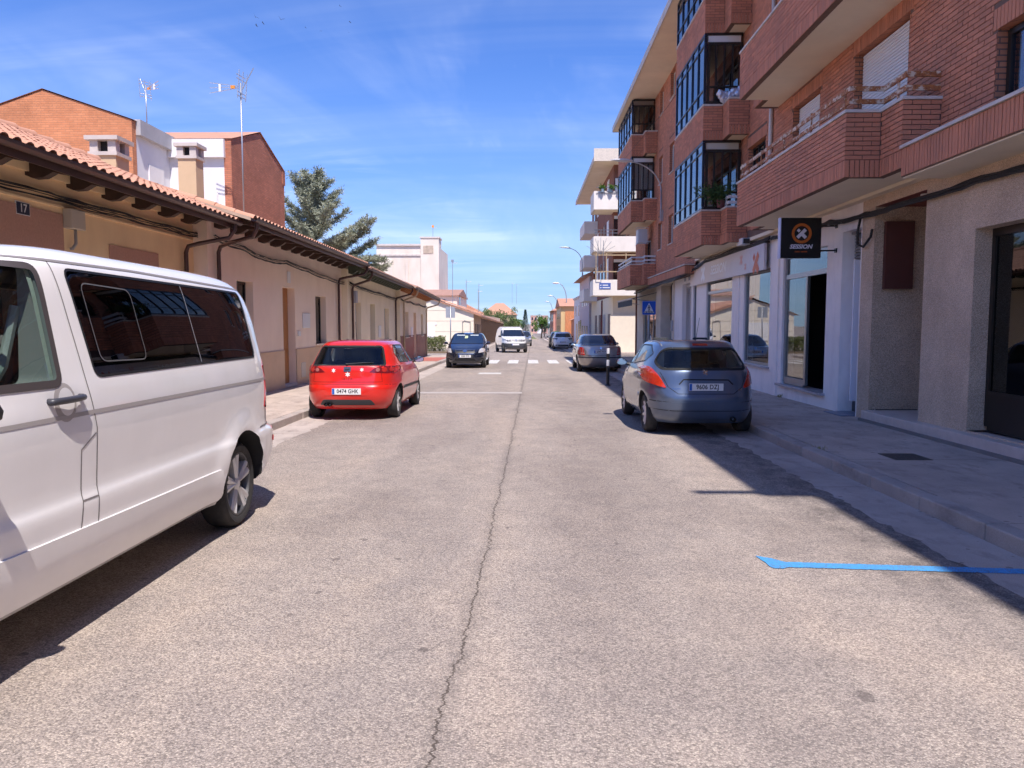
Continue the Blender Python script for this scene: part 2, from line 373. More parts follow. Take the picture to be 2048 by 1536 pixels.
# kerbs: stones one by one along the near street, one run beyond
def kerb(xe, sgn, y0, y1, yfar):
    run = struct(MB().sbox(min(xe, xe + sgn * .16), max(xe, xe + sgn * .16), y0, y1, -.1, .118).build('kerb', KERB))
    r = random.Random(int(xe * 10)); y = y0
    while y < yfar:
        L = 1.0 if y > 4 else .98; a, b = y + .006, min(y + L, y1) - .006
        dx = r.uniform(-.006, .006); dz = r.uniform(-.006, .006)
        x0, x1 = sorted((xe - sgn * (.012 + dx), xe + sgn * .165))
        o = MB().sbox(x0, x1, a, b, -.02, .131 + dz).build('kerb_stone', KERB, run)
        if y < 20: bevelled(o, .014, 2)
        y += L
    if yfar < y1: MB().sbox(*sorted((xe - sgn * .012, xe + sgn * .165)), y, y1, -.02, .13).build('kerb_run', KERB, run)
kerb(XR, 1, 2, 41, 30); kerb(XL, -1, 6, 46, 40)
kerb(XR, 1, 52, 150, 52); kerb(XL, -1, 71, 150, 71)
for a in ((XR + .18, 16, -6, 41), (XR + .17, 16, 52, 150), (-30, XL - .17, -6, 46), (-30, XL - .17, 71, 150)):
    struct(MB().sbox(a[0], a[1], a[2], a[3], -.3, .124).build('pavement', PAVE))
# red tactile patch by the crossing
struct(MB().ssheet([(XL - .2, 37.2), (XL - .2, 42.4), (-5.7, 42.4), (-5.7, 37.2)], .13).build('tactile_paving', mat('red paving', (.40, .13, .10), .85, var=.12)))
def worn(pts, j, seed, st=.05):
    r = random.Random(seed); out = []
    for (x0, y0), (x1, y1) in zip(pts, pts[1:] + pts[:1]):
        n = max(1, int(sqrt((x1 - x0) ** 2 + (y1 - y0) ** 2) / st))
        out += [(x0 + (x1 - x0) * k / n + r.uniform(-j, j), y0 + (y1 - y0) * k / n + r.uniform(-j, j)) for k in range(n)]
    return out
def speckle(m, gapc, amt):
    nt = m.node_tree; b_ = nt.nodes['Principled BSDF']; pos = N(nt, 'ShaderNodeNewGeometry').outputs['Position']; src = b_.inputs['Base Color'].links[0].from_socket
    v = N(nt, 'ShaderNodeTexVoronoi', voronoi_dimensions='2D'); v.inputs['Scale'].default_value = 105; nt.links.new(pos, v.inputs['Vector'])
    f = math_n(nt, 'MULTIPLY', ramp_n(nt, v.outputs['Distance'], [(.34, 0.), (.6, 1.)]), ramp_n(nt, noise_n(nt, pos, 6, 4, .7), [(.35, amt * .4), (.65, amt)]))
    nt.links.new(mix_n(nt, f, src, gapc), b_.inputs['Base Color']); bn = N(nt, 'ShaderNodeBump'); bn.inputs['Strength'].default_value = .5; bn.inputs['Distance'].default_value = .006; bn.invert = True
    nt.links.new(v.outputs['Distance'], bn.inputs['Height']); nt.links.new(bn.outputs[0], b_.inputs['Normal'])
speckle(PAINTB, (.12, .15, .20), .85); speckle(PAINTW, (.25, .22, .21), .8)
mark = struct(MB().ssheet(worn([(3.42, 5.205), (3.42, 5.09), (1.80, 5.215), (1.755, 5.185), (1.69, 5.19), (1.655, 5.485), (1.74, 5.43), (1.83, 5.335)], .004, 2, .03), .0046).build('blue_parking_line', PAINTB))
def stripe(nm, pts, m=PAINTW): return struct(MB().ssheet(pts, .0048).build(nm, m))
for k in range(8):
    x = -4.0 + k * 1.02
    if x < 3.2: stripe('crossing_stripe', [(x, 37.6), (x + .52, 37.6), (x + .52, 41.9), (x, 41.9)])
WORN = mat('worn white road paint', (.42, .375, .35), .85, var=.16, vscale=18, dirt=.9, dirtcol=(.33, .285, .265), dscale=6)
stripe('stop_line', [(-3.3, 19.7), (-.12, 19.7), (-.12, 20.15), (-3.3, 20.15)], WORN)
stripe('lane_dash', [(-1.8, 28.4), (-.95, 28.4), (-.95, 29.4), (-1.8, 29.4)], mat('faded white paint', (.55, .53, .5), .8, var=.15, vscale=12, dirt=.6, dirtcol=(.2, .18, .17), dscale=8))
# pavement cover plate, right
mh = thing('manhole_cover', 'square dark metal cover set in the right pavement near the marble step', 'manhole cover', (4.5, 9.16, gz(9.16) + .124))
MB().sbox(4.29, 4.72, 8.93, 9.39, .120, .130).build('frame', mat('old iron', (.09, .085, .08), .7, .4, var=.2, vscale=20), mh)
mbp = MB()
for i in range(8):
    for j in range(8):
        mbp.sbox(4.315 + i * .048, 4.347 + i * .048, 8.955 + j * .052, 8.99 + j * .052, .130, .134)
mbp.build('tread_plate', MATS['old iron'], mh)['kind'] = 'stuff'
NDIM = '3D'
# ------------------------------------------------------------------ brick apartment building on the right
BRICK = mat('red brick', (.54, .215, .125), .82, island=.30, var=.16, vscale=1.3, bump=.25, bscale=55, dirt=.45, dirtcol=(.26, .13, .09), dscale=.9)
MORTAR = mat('dark mortar', (.17, .105, .08), .95, var=.15, vscale=6)
CREAM = mat('cream render', (.82, .70, .53), .9, var=.06, vscale=1.2, bump=.12, bscale=45, dirt=.12, dirtcol=(.35, .28, .2))
STONE = mat('pale coping stone', (.62, .56, .52), .8, var=.12, vscale=5, dirt=.3, dirtcol=(.2, .17, .15), dscale=3)
LAV = mat('pale lavender render', (.88, .82, .79), .75, var=.05, vscale=1.5, dirt=.25, dirtcol=(.4, .37, .4), dscale=2)
BRONZE = mat('dark bronze aluminium', (.035, .028, .024), .35, .4)
NAVY = mat('dark blue aluminium', (.030, .035, .055), .3, .5)
ALU = mat('grey aluminium', (.33, .33, .35), .35, .8)
WHITEPL = mat('white slat plastic', (.80, .77, .75), .5, var=.05, vscale=2)
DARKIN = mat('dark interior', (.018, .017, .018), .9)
def pebble():
    m = bpy.data.materials.new('pebble dash'); m.use_nodes = True; nt = m.node_tree; b = nt.nodes['Principled BSDF']; MATS['pebble dash'] = m
    pos = N(nt, 'ShaderNodeNewGeometry').outputs['Position']
    v = N(nt, 'ShaderNodeTexVoronoi'); v.inputs['Scale'].default_value = 95; nt.links.new(pos, v.inputs['Vector'])
    sp = N(nt, 'ShaderNodeSeparateColor'); nt.links.new(v.outputs['Color'], sp.inputs[0])
    c = ramp_n(nt, sp.outputs[0], [(0, (.58, .42, .30)), (.4, (.74, .56, .41)), (.8, (.82, .64, .48)), (1, (.87, .74, .60))])
    c = mix_n(nt, math_n(nt, 'MULTIPLY', ramp_n(nt, v.outputs['Distance'], [(.35, 0.), (.7, 1.)]), .6), c, (.28, .21, .165))
    c = mix_n(nt, 1., c, ramp_n(nt, noise_n(nt, pos, 1.4, 5, .65), [(.3, (.8, .78, .76)), (.7, (1.1, 1.1, 1.1))]), 'MULTIPLY')
    nt.links.new(c, b.inputs['Base Color']); b.inputs['Roughness'].default_value = .9
    bn = N(nt, 'ShaderNodeBump'); bn.inputs['Strength'].default_value = .7; bn.inputs['Distance'].default_value = .008; bn.invert = True
    nt.links.new(v.outputs['Distance'], bn.inputs['Height']); nt.links.new(bn.outputs[0], b.inputs['Normal']); return m
PEB = pebble()
SHOPGLASS = glass('shop glass', (.55, .58, .60), 1.95, 0, 1.0)
BLUEGLASS = glass('balcony glass', (.20, .24, .30), 3.2, 0, 1.0)
def brick_tex(name, c1, c2, mort, sx, axis='x'):
    m = bpy.data.materials.new(name); m.use_nodes = True; nt = m.node_tree; b = nt.nodes['Principled BSDF']; MATS[name] = m
    pos = N(nt, 'ShaderNodeNewGeometry').outputs['Position']; sp = N(nt, 'ShaderNodeSeparateXYZ'); nt.links.new(pos, sp.inputs[0])
    cb = N(nt, 'ShaderNodeCombineXYZ'); nt.links.new(math_n(nt, 'ADD', sp.outputs[0], sp.outputs[1]), cb.inputs[0]); nt.links.new(sp.outputs[2], cb.inputs[1])
    br = N(nt, 'ShaderNodeTexBrick'); nt.links.new(cb.outputs[0], br.inputs['Vector']); br.inputs['Scale'].default_value = 1
    br.inputs['Brick Width'].default_value = .25; br.inputs['Row Height'].default_value = sx; br.inputs['Mortar Size'].default_value = .009
    br.inputs['Color1'].default_value = (*c1, 1); br.inputs['Color2'].default_value = (*c2, 1); br.inputs['Mortar'].default_value = (*mort, 1)
    c = mix_n(nt, 1., br.outputs['Color'], ramp_n(nt, noise_n(nt, pos, 1.1, 6, .7), [(.3, (.72, .70, .68)), (.7, (1.12, 1.1, 1.08))]), 'MULTIPLY')
    nt.links.new(c, b.inputs['Base Color']); b.inputs['Roughness'].default_value = .9
    bn = N(nt, 'ShaderNodeBump'); bn.inputs['Strength'].default_value = .5; bn.inputs['Distance'].default_value = .01; bn.invert = True
    nt.links.new(br.outputs['Fac'], bn.inputs['Height']); nt.links.new(bn.outputs[0], b.inputs['Normal']); return m
REVEAL = brick_tex('brick reveal', (.54, .215, .12), (.46, .18, .10), (.14, .09, .075), .07)
FX, GX = 5.62, 5.75
R1 = thing('apartment_building', 'four storey red brick apartment building with projecting balconies and shops below on the right', 'building', (FX, 8, gz(8)))
BR = []     # every brick: (centre, u, n, length, height)
CH, BL = .070, .25
def brick_run(p0, p1, n, z0, z1, holes=(), soldier=False, cull=True, seed=0):
    p0 = Vector(p0); p1 = Vector(p1); L = (p1 - p0).length; u = (p1 - p0) / L
    def put(a, b, c, d):
        if b - a < .03: return
        m = (a + b) / 2; zc = (c + d) / 2
        for h in holes:
            if a < h[1] - .004 and b > h[0] + .004 and c < h[3] - .004 and d > h[2] + .004:
                # clip against the opening
                if a < h[0] - .03 and c < h[3] and d > h[2]: put(a, h[0] - .004, c, d)
                if b > h[1] + .03 and c < h[3] and d > h[2]: put(h[1] + .004, b, c, d)
                return
        q = p0 + u * m
        if cull and (zc > 2.1 + .47 * q.y or q.y < 7.0): return
        BR.append(((q.x, q.y, zc), (u.x, u.y), n, b - a - .012, d - c - .012))
    if soldier:
        k = max(1, round(L / CH)); w_ = L / k
        for i in range(k): put(i * w_, (i + 1) * w_, z0, z1)
        return
    k = max(1, round((z1 - z0) / CH)); h = (z1 - z0) / k
    for j in range(k):
        a = 0 if j % 2 == 0 else -BL / 2
        while a < L:
            put(max(a, 0), min(a + BL, L), z0 + j * h, z0 + (j + 1) * h); a += BL
winA = [(11.8, 13.68, 3.9, 6.2), (15.26, 16.75, 3.9, 6.15), (18.63, 20.04, 4.95, 6.05), (7.6, 9.6, 3.9, 5.13),
        (11.8, 13.68, 6.6, 8.8), (15.26, 16.75, 6.6, 8.8), (18.63, 20.04, 7.6, 8.7), (21.2, 23.9, 4.0, 6.0), (21.2, 23.9, 6.7, 8.75), (21.2, 23.9, 9.4, 11.2)]
winB = [(y, y2, z, z2) for y, y2 in ((30.1, 31.0), (32.6, 33.42)) for z, z2 in ((4.75, 5.86), (7.5, 8.6), (10.33, 11.35))] + [(35.3, 37.0, 3.5, 5.5), (35.3, 38.6, 6.2, 8.2), (35.3, 38.6, 9, 11)]
ZT = 11.42
wl = MB(); wall_x(wl, FX + .012, -12, 26, 3.72, ZT, winA, 0); wall_x(wl, FX + .012, 26, 40.2, 3.25, ZT, winB, 0)
wl.build('wall', MORTAR, R1)
for hh_ in (winA + winB):
    rv_ = MB(); a_, b_, c_, d_ = hh_; x0_, x1_ = FX - .0, FX + .232
    rv_.add([(x0_, a_, c_), (x0_, b_, c_), (x0_, b_, d_), (x0_, a_, d_), (x1_, a_, c_), (x1_, b_, c_), (x1_, b_, d_), (x1_, a_, d_)], [(0, 1, 5, 4), (1, 2, 6, 5), (2, 3, 7, 6), (3, 0, 4, 7)])
    rv_.build('window_reveal', REVEAL, R1)
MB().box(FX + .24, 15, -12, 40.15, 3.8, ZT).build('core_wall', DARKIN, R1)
end = MB(); end.box(FX + .02, 15, 40.15, 40.2, -.5, ZT); end.box(FX + .02, 15, -12.05, -12, -.5, ZT); end.box(14.9, 15, -12, 40.2, -.5, ZT); end.build('end_wall', mat('end wall brick', (.24, .10, .07), .9, var=.2), R1)
def hs(hl, off): return [(a - off, b - off, c, d) for a, b, c, d in hl]
LINT = .26
def upper_bricks(ya, yb, z0, wins):
    lint = [(a - .1, b + .1, d, d + LINT) for a, b, c, d in wins]
    brick_run((FX, ya, 0), (FX, yb, 0), (-1, 0), z0, ZT, hs(wins + lint, ya))
    for a, b, c, d in wins: brick_run((FX, a - .1, 0), (FX, b + .1, 0), (-1, 0), d, d + LINT, (), True)
upper_bricks(7.0, 26, 3.98, winA); upper_bricks(26, 40.2, 3.6, winB)
# ---- windows of the upper floors
def roller(y0, y1, z0, z1, x, slats_as_parts, parent, pitch=.052):
    w_ = MB().box(x - .012, x + .03, y0, y1, z0, z1).build('window', mat('shutter backing', (.40, .38, .37), .7), parent)
    z = z1
    if slats_as_parts:
        me = MB().prism([(x - .030, 0), (x - .014, 0), (x - .014, pitch - .006), (x - .020, pitch - .004), (x - .032, pitch * .55)], 'y', y0 + .01, y1 - .01).mesh('slat', (x, y0, 0)); me.materials.append(WHITEPL)
        while z - pitch > z0:
            z -= pitch; o = bpy.data.objects.new('slat', me); COL.objects.link(o); o.parent = w_; o.location = Vector((x, y0, z)) - wloc(w_)
    else:
        s_ = MB()
        while z - pitch > z0:
            z -= pitch; s_.prism([(x - .030, z), (x - .014, z), (x - .014, z + pitch - .006), (x - .032, z + pitch * .55)], 'y', y0 + .01, y1 - .01)
        o = s_.build('slats', WHITEPL, w_); o['kind'] = 'stuff'
    return w_
def window_x(y0, y1, z0, z1, x, parent, frame=BRONZE, n=2, gl=BLUEGLASS, curtain=True, t=.05, sill=True):
    fr = MB()
    fr.box(x - .03, x + .03, y0, y1, z0, z0 + t); fr.box(x - .03, x + .03, y0, y1, z1 - t, z1)
    for i in range(n + 1):
        yy = y0 + (y1 - y0 - t) * i / n; fr.box(x - .028, x + .028, yy, yy + t, z0 + t, z1 - t)
    w_ = fr.build('window', frame, parent)
    for i in range(n):
        a = y0 + (y1 - y0 - t) * i / n + t; b = y0 + (y1 - y0 - t) * (i + 1) / n
        MB().box(x - .004, x + .004, a, b, z0 + t, z1 - t).build('pane', gl, w_)
    if curtain:
        MB().box(x + .10, x + .11, y0 + .03, y1 - (y1 - y0) * (.5 if int(y0 * 7) % 2 else .04), z0 + .04, z1 - .04).build('curtain', mat('pale curtain', (.62, .58, .55), .9, var=.08, vscale=9, vstretch=(1, 3, .1)), w_)
    return w_
roller(11.83, 13.65, 3.92, 6.18, FX + .15, True, R1); roller(15.28, 16.73, 3.92, 6.13, FX + .15, True, R1)
roller(11.83, 13.65, 6.65, 8.78, FX + .15, False, R1); roller(15.28, 16.73, 6.65, 8.78, FX + .15, False, R1)
window_x(18.65, 20.02, 4.97, 6.03, FX + .14, R1, n=3); window_x(18.65, 20.02, 7.62, 8.68, FX + .14, R1)
window_x(7.62, 9.58, 3.95, 5.11, FX + .14, R1, BRONZE, 2, glass('frosted pane', (.85, .85, .95), 1.5), True, .07)
for a, b, c, d in winB[:6]:
    window_x(a + .02, b - .02, c + .02, d - .02, FX + .14, R1, mat('white window frame', (.7, .68, .66), .5), 1, BLUEGLASS, True, .045)
    MB().box(FX - .04, FX + .14, a - .03, b + .03, c - .035, c - .002).build('window_sill', STONE, R1)
for a, b, c, d in winB[6:] + winA[7:]: window_x(a + .02, b - .02, c + .02, d - .02, FX + .15, R1, BRONZE, 2, BLUEGLASS, True)
# ---- balconies
def balcony(yn, yf, z0, z1, rail=None, seg=True, name='balcony'):
    xo, xs_, st = 4.6, 5.10, .65
    plan = [(xo, yf), (xo, yn), (xs_, yn), (xs_, yn - st), (FX, yn - st)]
    back = [(FX, yf + st), (xs_, yf + st), (xs_, yf)]
    ring = plan + back
    inner = [(x + .012 * (1 if x < 5.4 else 0), min(max(y, yn - st + .012), yf + st - .012) if abs(y - yn) > 1e-6 and abs(y - yf) > 1e-6 else (yn + .012 if abs(y - yn) < 1e-6 else yf - .012)) for x, y in ring]
    b_ = MB().prism(inner, 'z', z0 + .012, z0 + .20).build(name, CREAM, R1)
    pw = MB(); t = .12
    segs = list(zip(ring, ring[1:]))
    core = []
    for (ax, ay), (bx, by) in segs:
        if abs(ax - bx) < 1e-6:   # street side
            y0, y1 = sorted((ay, by)); pw.box(ax + .012, ax + t, y0 + .0125, y1 - .0125, z0 + .004, z1 - .04)
        else:
            x0, x1 = sorted((ax, bx)); near = ay < (yn + yf) / 2
            if near: pw.box(x0 + .013, x1 + (t if x1 < FX else -.001), ay + .012, ay + t - .001, z0 + .005, z1 - .041)
            else: pw.box(x0 + .013, x1 + (t if x1 < FX else -.001), ay - t + .001, ay - .012, z0 + .005, z1 - .041)
    pw.build('parapet', MORTAR, b_)
    for (ax, ay), (bx, by) in segs:
        if abs(ax - bx) < 1e-6:
            y0, y1 = sorted((ay, by)); n = (-1, 0); a, b = (ax, y0, 0), (ax, y1, 0)
        else:
            x0, x1 = sorted((ax, bx)); near = ay < (yn + yf) / 2
            if not near: continue
            n = (0, -1); a, b = (x0, ay, 0), (x1, ay, 0)
        brick_run(a, b, n, z0, z0 + .25, (), True); brick_run(a, b, n, z0 + .25, z1 - .045)
    cp = MB(); o_ = .02
    cp.box(xo - o_, xo + t + .02, yn - o_, yf + o_, z1 - .042, z1)
    cp.box(xo + t + .02, xs_ + .02, yn - o_, yn + t, z1 - .042, z1 - .001)
    cp.box(xs_ - o_, xs_ + t, yn - st - o_, yn - o_, z1 - .042, z1 + .001); cp.box(xs_ + t, FX - .002, yn - st - o_, yn - st + t, z1 - .042, z1 - .002)
    cp.box(xo + t + .02, xs_ + .02, yf - t, yf + o_, z1 - .042, z1 - .001); cp.box(xs_ - o_, xs_ + t, yf + o_, yf + st, z1 - .042, z1 + .001)
    cp.build('coping', STONE, b_)
    if rail:
        rm, zs = rail; r = MB(); x0 = xo + .07; xm = xs_ + .06
        for z in zs:
            pts = [(x0, yf), (x0, yn + .06), (xm, yn + .06), (xm, yn - st + .06), (FX, yn - st + .06)]
            for k, ((ax, ay), (bx, by)) in enumerate(zip(pts, pts[1:])):
                xa, xb = sorted((ax, bx)); ya, yb = sorted((ay, by)); e = .012 + .0012 * k
                r.box(xa - e, xb + e, ya - e, yb + e, z1 + z - .065 - .0012 * k, z1 + z + .0012 * k)
        for y in [yn + .2 + i * 1.35 for i in range(int((yf - yn) / 1.35) + 1)]:
            r.box(x0 - .016, x0 + .008, y, y + .035, z1 - .01, z1 + zs[-1] + .02)
        r.box(xm - .015, xm + .009, yn - st + .25, yn - st + .285, z1 - .01, z1 + zs[-1] + .02)
        r.build('railing', rm, b_)
    return b_
RUST = bpy.data.materials.new('flaking cream paint over rust'); RUST.use_nodes = True
nt = RUST.node_tree; b = nt.nodes['Principled BSDF']; pos = N(nt, 'ShaderNodeNewGeometry').outputs['Position']
f = ramp_n(nt, noise_n(nt, map_n(nt, pos, (1.5, 1, 2)), 5.5, 6, .7), [(.41, 0.), (.50, 1.)])
rc = ramp_n(nt, noise_n(nt, pos, 30, 4), [(.3, (.22, .07, .03)), (.7, (.48, .19, .06))])
nt.links.new(mix_n(nt, f, (.68, .56, .44), rc), b.inputs['Base Color']); b.inputs['Roughness'].default_value = .75
WRAIL = mat('white painted rail', (.62, .60, .60), .5)
bal1 = balcony(11.45, 17.2, 3.74, 4.70, (RUST, (.16, .34))); bal2 = balcony(11.45, 17.2, 6.44, 7.46)
balcony(11.45, 17.2, 9.14, 10.16)
s2 = [balcony(20.65, 24.45, z, z + .92, (WRAIL, (.13, .27)) if z < 4 else None) for z in (3.70, 6.40, 9.12)]
s3 = [balcony(34.6, 39.5, z, z + .95, (WRAIL, (.15, .32)) if z < 4 else None) for z in (3.32, 6.10, 8.95)]
def glazed(yn, yf, z0, z1, parent, header, npan):
    xo = 4.62
    fr = MB(); zb, zt_ = z0 + .36, z1 - .30
    for z in (z0, zb, zt_, z1 - .06): fr.box(xo - .02, xo + .05, yn, yf, z + .01, z + .045)
    for i in range(npan + 1):
        y = yn + (yf - yn - .06) * i / npan
        fr.box(xo - .025, xo + .045, y + .012, y + .048, z0 + .06, z1 - .06)
    g = fr.build('glazed_enclosure', NAVY, parent)
    for i in range(npan):
        a = yn + (yf - yn - .06) * i / npan + .048; b = yn + (yf - yn - .06) * (i + 1) / npan + .012
        for c, d in ((z0 + .045, zb + .01), (zb + .045, zt_ + .01), (zt_ + .045, z1 - .05)): MB().box(xo + .008, xo + .016, a, b, c, d).build('pane', BLUEGLASS, g)
    # the end that faces down the street
    e = MB(); x1 = FX - .03
    for z in (z0, zt_, z1 - .06): e.box(xo + .05, x1, yn + .001, yn + .059, z, z + .07)
    e.box(xo + .05, x1, yn + .002, yn + .058, zb + .05, zb + .10)
    for k in range(5):
        x = xo + .06 + (x1 - xo - .12) * k / 4; e.box(x, x + (.07 if k in (0, 4) else .045), yn, yn + .06, z0 + .07, zt_)
    g2 = e.build('end_frame', BRONZE, parent)
    for k in range(4):
        a = xo + .06 + (x1 - xo - .12) * k / 4 + .05; b = xo + .06 + (x1 - xo - .12) * (k + 1) / 4
        MB().box(a, b, yn + .026, yn + .032, z0 + .07, zt_).build('end_pane', glass('clear pane', (.82, .84, .84), 1.45), g2)
    MB().box(xo + .08, x1 - .05, yn + .02, yn + .04, zt_ + .07, z1 - .06).build('header_panel', header, g2)
    return g
wp = mat('white header panel', (.66, .64, .63), .6); cp_ = mat('clear header', (.5, .45, .36), .5)
for i, (b_, zt) in enumerate(zip(s2, (6.40, 9.12, 11.36))): glazed(20.65, 24.45, (4.63, 7.33, 10.05)[i], zt, b_, (cp_, wp, wp)[i], 5)
for i, (b_, zt) in enumerate(zip(s3[1:], (8.93, 11.38))): glazed(34.6, 39.5, (7.06, 9.91)[i], zt, b_, (wp, mat('brown header', (.2, .16, .13), .6))[i], 5)
bl_ = MB()
for k in range(3): bl_.box(4.75 + k * .27, 5.0 + k * .27, 34.75, 34.76, 7.5, 8.6)
bl_.build('blind', mat('blind cloth', (.6, .57, .54), .9), s3[1])
# ---- ledges, eave and downpipe
led = MB().box(5.112, FX + .01, -12, 10.8, 3.62, 4.0).build('ledge', MORTAR, R1)
brick_run((5.1, 6.6, 0), (5.1, 10.8, 0), (-1, 0), 3.625, 3.995, (), True)
MB().box(5.07, FX + .01, -12, 10.8, 4.0, 4.04).build('ledge_coping', STONE, led)
MB().box(5.135, GX, -12, 10.79, 3.60, 3.619).build('ledge_soffit', CREAM, led)
MB().box(5.6, GX + .3, 10.8, 26, 3.70, 3.78).build('soffit', CREAM, R1)
led2 = MB().box(5.30, FX + .005, 26.1, 33.9, 3.28, 3.58).build('ledge', MORTAR, R1)
brick_run((5.288, 26.1, 0), (5.288, 33.9, 0), (-1, 0), 3.30, 3.56, (), True); brick_run((5.30, 26.08, 0), (5.61, 26.08, 0), (0, -1), 3.30, 3.56, (), True)
MB().box(5.26, FX + .005, 26.05, 33.95, 3.58, 3.615).build('ledge_coping', STONE, led2)
ev = MB().box(4.42, 6.4, 1.2, 40.45, 11.42, 11.60); ev.box(4.95, 6.4, -12.2, 1.2, 11.42, 11.60)
e_ = ev.build('eave', CREAM, R1)
fa = MB().box(4.39, 4.42, 1.2, 40.48, 11.40, 11.66); fa.box(4.92, 4.95, -12.2, 1.2, 11.4, 11.66); fa.box(4.39, 6.4, 40.45, 40.48, 11.4, 11.66)
fa.build('fascia', STONE, e_)
MB().prism([(4.5, 11.6), (15, 11.6), (10, 13.2)], 'y', 1.25, 40.4).prism([(5.0, 11.6), (15, 11.6), (10, 13.2)], 'y', -12, 1.25).build('roof', mat('roof clay', (.36, .14, .08), .85, var=.2), R1)
MB().bar((4.5, 1.35, 11.5), (3.75, 1.35, 11.47), .075, 8).build('roof_spout', STONE, e_)
MB().bar((5.57, 18.1, 3.8), (5.57, 18.1, 9.0), .045, 10).build('downpipe', mat('white pipe', (.62, .6, .6), .5), R1, True)
# ---- emit the bricks
BR.sort(key=lambda b: -(b[3] * b[4] * abs(b[2][0] * b[0][0] + b[2][1] * b[0][1])) / (b[0][0] ** 2 + b[0][1] ** 2 + (b[0][2] - 1.6) ** 2) ** 1.5)
_shared = {}
def brick_verts(c, u, n, L, h, d=.013):
    ux, uy = u; nx, ny = n; out = []
    for dz in (-h / 2, h / 2):
        for s_ in (-L / 2, L / 2):
            for t in (-.010, d - .001):
                out.append((c[0] + ux * s_ + nx * (t - .012), c[1] + uy * s_ + ny * (t - .012), c[2] + dz))
    return out
BF = [(0, 1, 3, 2), (4, 6, 7, 5), (0, 4, 5, 1), (2, 3, 7, 6), (1, 5, 7, 3)]
base = wloc(R1); rb = random.Random(5); stuff = MB(); cnt = 0
for c, u, n, L, h in BR:
    if cnt < 300 and c[1] < 13:
        key = (round(L, 3), round(h, 3), u, n)
        if key not in _shared:
            t = MB().add(brick_verts((0, 0, 0), u, n, L, h), BF); me = t.mesh('brick'); me.materials.append(BRICK); _shared[key] = me
        o = bpy.data.objects.new('brick', _shared[key]); COL.objects.link(o); o.parent = R1
        j = rb.uniform(-.0025, .0025); o.location = Vector((c[0] + n[0] * j, c[1] + n[1] * j, c[2])) - base; cnt += 1
    else:
        j = rb.uniform(-.0025, .0025)
        stuff.add(brick_verts((c[0] + n[0] * j, c[1] + n[1] * j, c[2]), u, n, L, h), BF)
o = stuff.build('brickwork', BRICK, R1); o['kind'] = 'stuff'
print('bricks', len(BR))
# ---- ground floor
gh = {'shop': (4.6, 10.1, .24, 2.84), 'recess': (11.35, 13.0, .19, 3.55), 'narrow': (13.5, 14.28, -.2, 3.28), 'door': (14.98, 17.5, .28, 3.12), 'mid': (18.42, 20.6, .60, 2.95),
      'left': (21.8, 24.9, .58, 2.97), 'sliver': (26.35, 26.85, .3, 2.97), 'louvre': (27.15, 28.7, .0, 3.06), 'portal': (30.6, 33.1, -.1, 3.22), 'corner': (34.3, 38.0, .3, 2.7)}
peb = MB(); wall_x(peb, GX, -12, 13.46, -.5, 3.72, [gh['shop'], gh['recess']], 0)
def reveal(mb, h, d, sides='bflr'):
    a, b, c, e = h; x, X2 = GX, GX + d
    if 'l' in sides: mb.add([(x, b, c), (X2, b, c), (X2, b, e), (x, b, e)], [(0, 1, 2, 3)])
    if 'r' in sides: mb.add([(x, a, c), (X2, a, c), (X2, a, e), (x, a, e)], [(0, 1, 2, 3)])
    if 'f' in sides: mb.add([(x, a, e), (x, b, e), (X2, b, e), (X2, a, e)], [(0, 1, 2, 3)])
    if 'b' in sides: mb.add([(x, a, c), (x, b, c), (X2, b, c), (X2, a, c)], [(0, 1, 2, 3)])
reveal(peb, gh['shop'], .28, 'lrf'); reveal(peb, gh['recess'], .85, 'lr')
wall_x(peb, GX + .85, 11.3, 13.05, .1, 3.6, [(11.45, 12.75, .2, 2.62)], 0)
gfl = peb.build('ground_floor_wall', PEB, R1)
MB().box(GX + .01, GX + .85, 11.35, 13.0, 3.55, 3.58).build('recess_ceiling', mat('oxide red paint', (.22, .055, .04), .7), gfl)
lav = MB(); wall_x(lav, GX, 13.46, 30.2, -.5, 3.72, [gh[k] for k in ('narrow', 'door', 'mid', 'left', 'sliver', 'louvre')], 0)
for k in ('narrow', 'door', 'mid', 'left', 'sliver', 'louvre'): reveal(lav, gh[k], .28 if k != 'narrow' else .35)
for y0, y1 in ((17.75, 18.1), (21.0, 21.4)): lav.box(GX - .035, GX, y0, y1, -.4, 3.1)
lav.build('shop_wall', LAV, R1)
bei = MB(); wall_x(bei, GX - .03, 30.2, 40.2, -.6, 3.5, [gh['portal'], gh['corner']], 0); bei.add([(GX - .03, 30.2, -.6), (GX - .03, 30.2, 3.5), (GX, 30.2, 3.5), (GX, 30.2, -.6)], [(0, 1, 2, 3)])
for k in ('portal', 'corner'):
    h = gh[k]; t = MB(); reveal(t, h, .5); bei.add([(x - .03, y, z) for x, y, z in t.v], t.f)
bei.box(GX + .46, GX + .5, 30.5, 33.2, -.3, 3.4)
bei.build('entrance_wall', mat('beige roughcast', (.70, .60, .48), .9, var=.1, vscale=3, bump=.4, bscale=60), R1)
room = MB()
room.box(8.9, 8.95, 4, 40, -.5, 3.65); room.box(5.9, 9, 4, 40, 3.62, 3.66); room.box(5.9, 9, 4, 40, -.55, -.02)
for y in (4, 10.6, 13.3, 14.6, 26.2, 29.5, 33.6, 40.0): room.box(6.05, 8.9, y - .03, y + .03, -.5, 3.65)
room.build('shop_interior', DARKIN, R1)
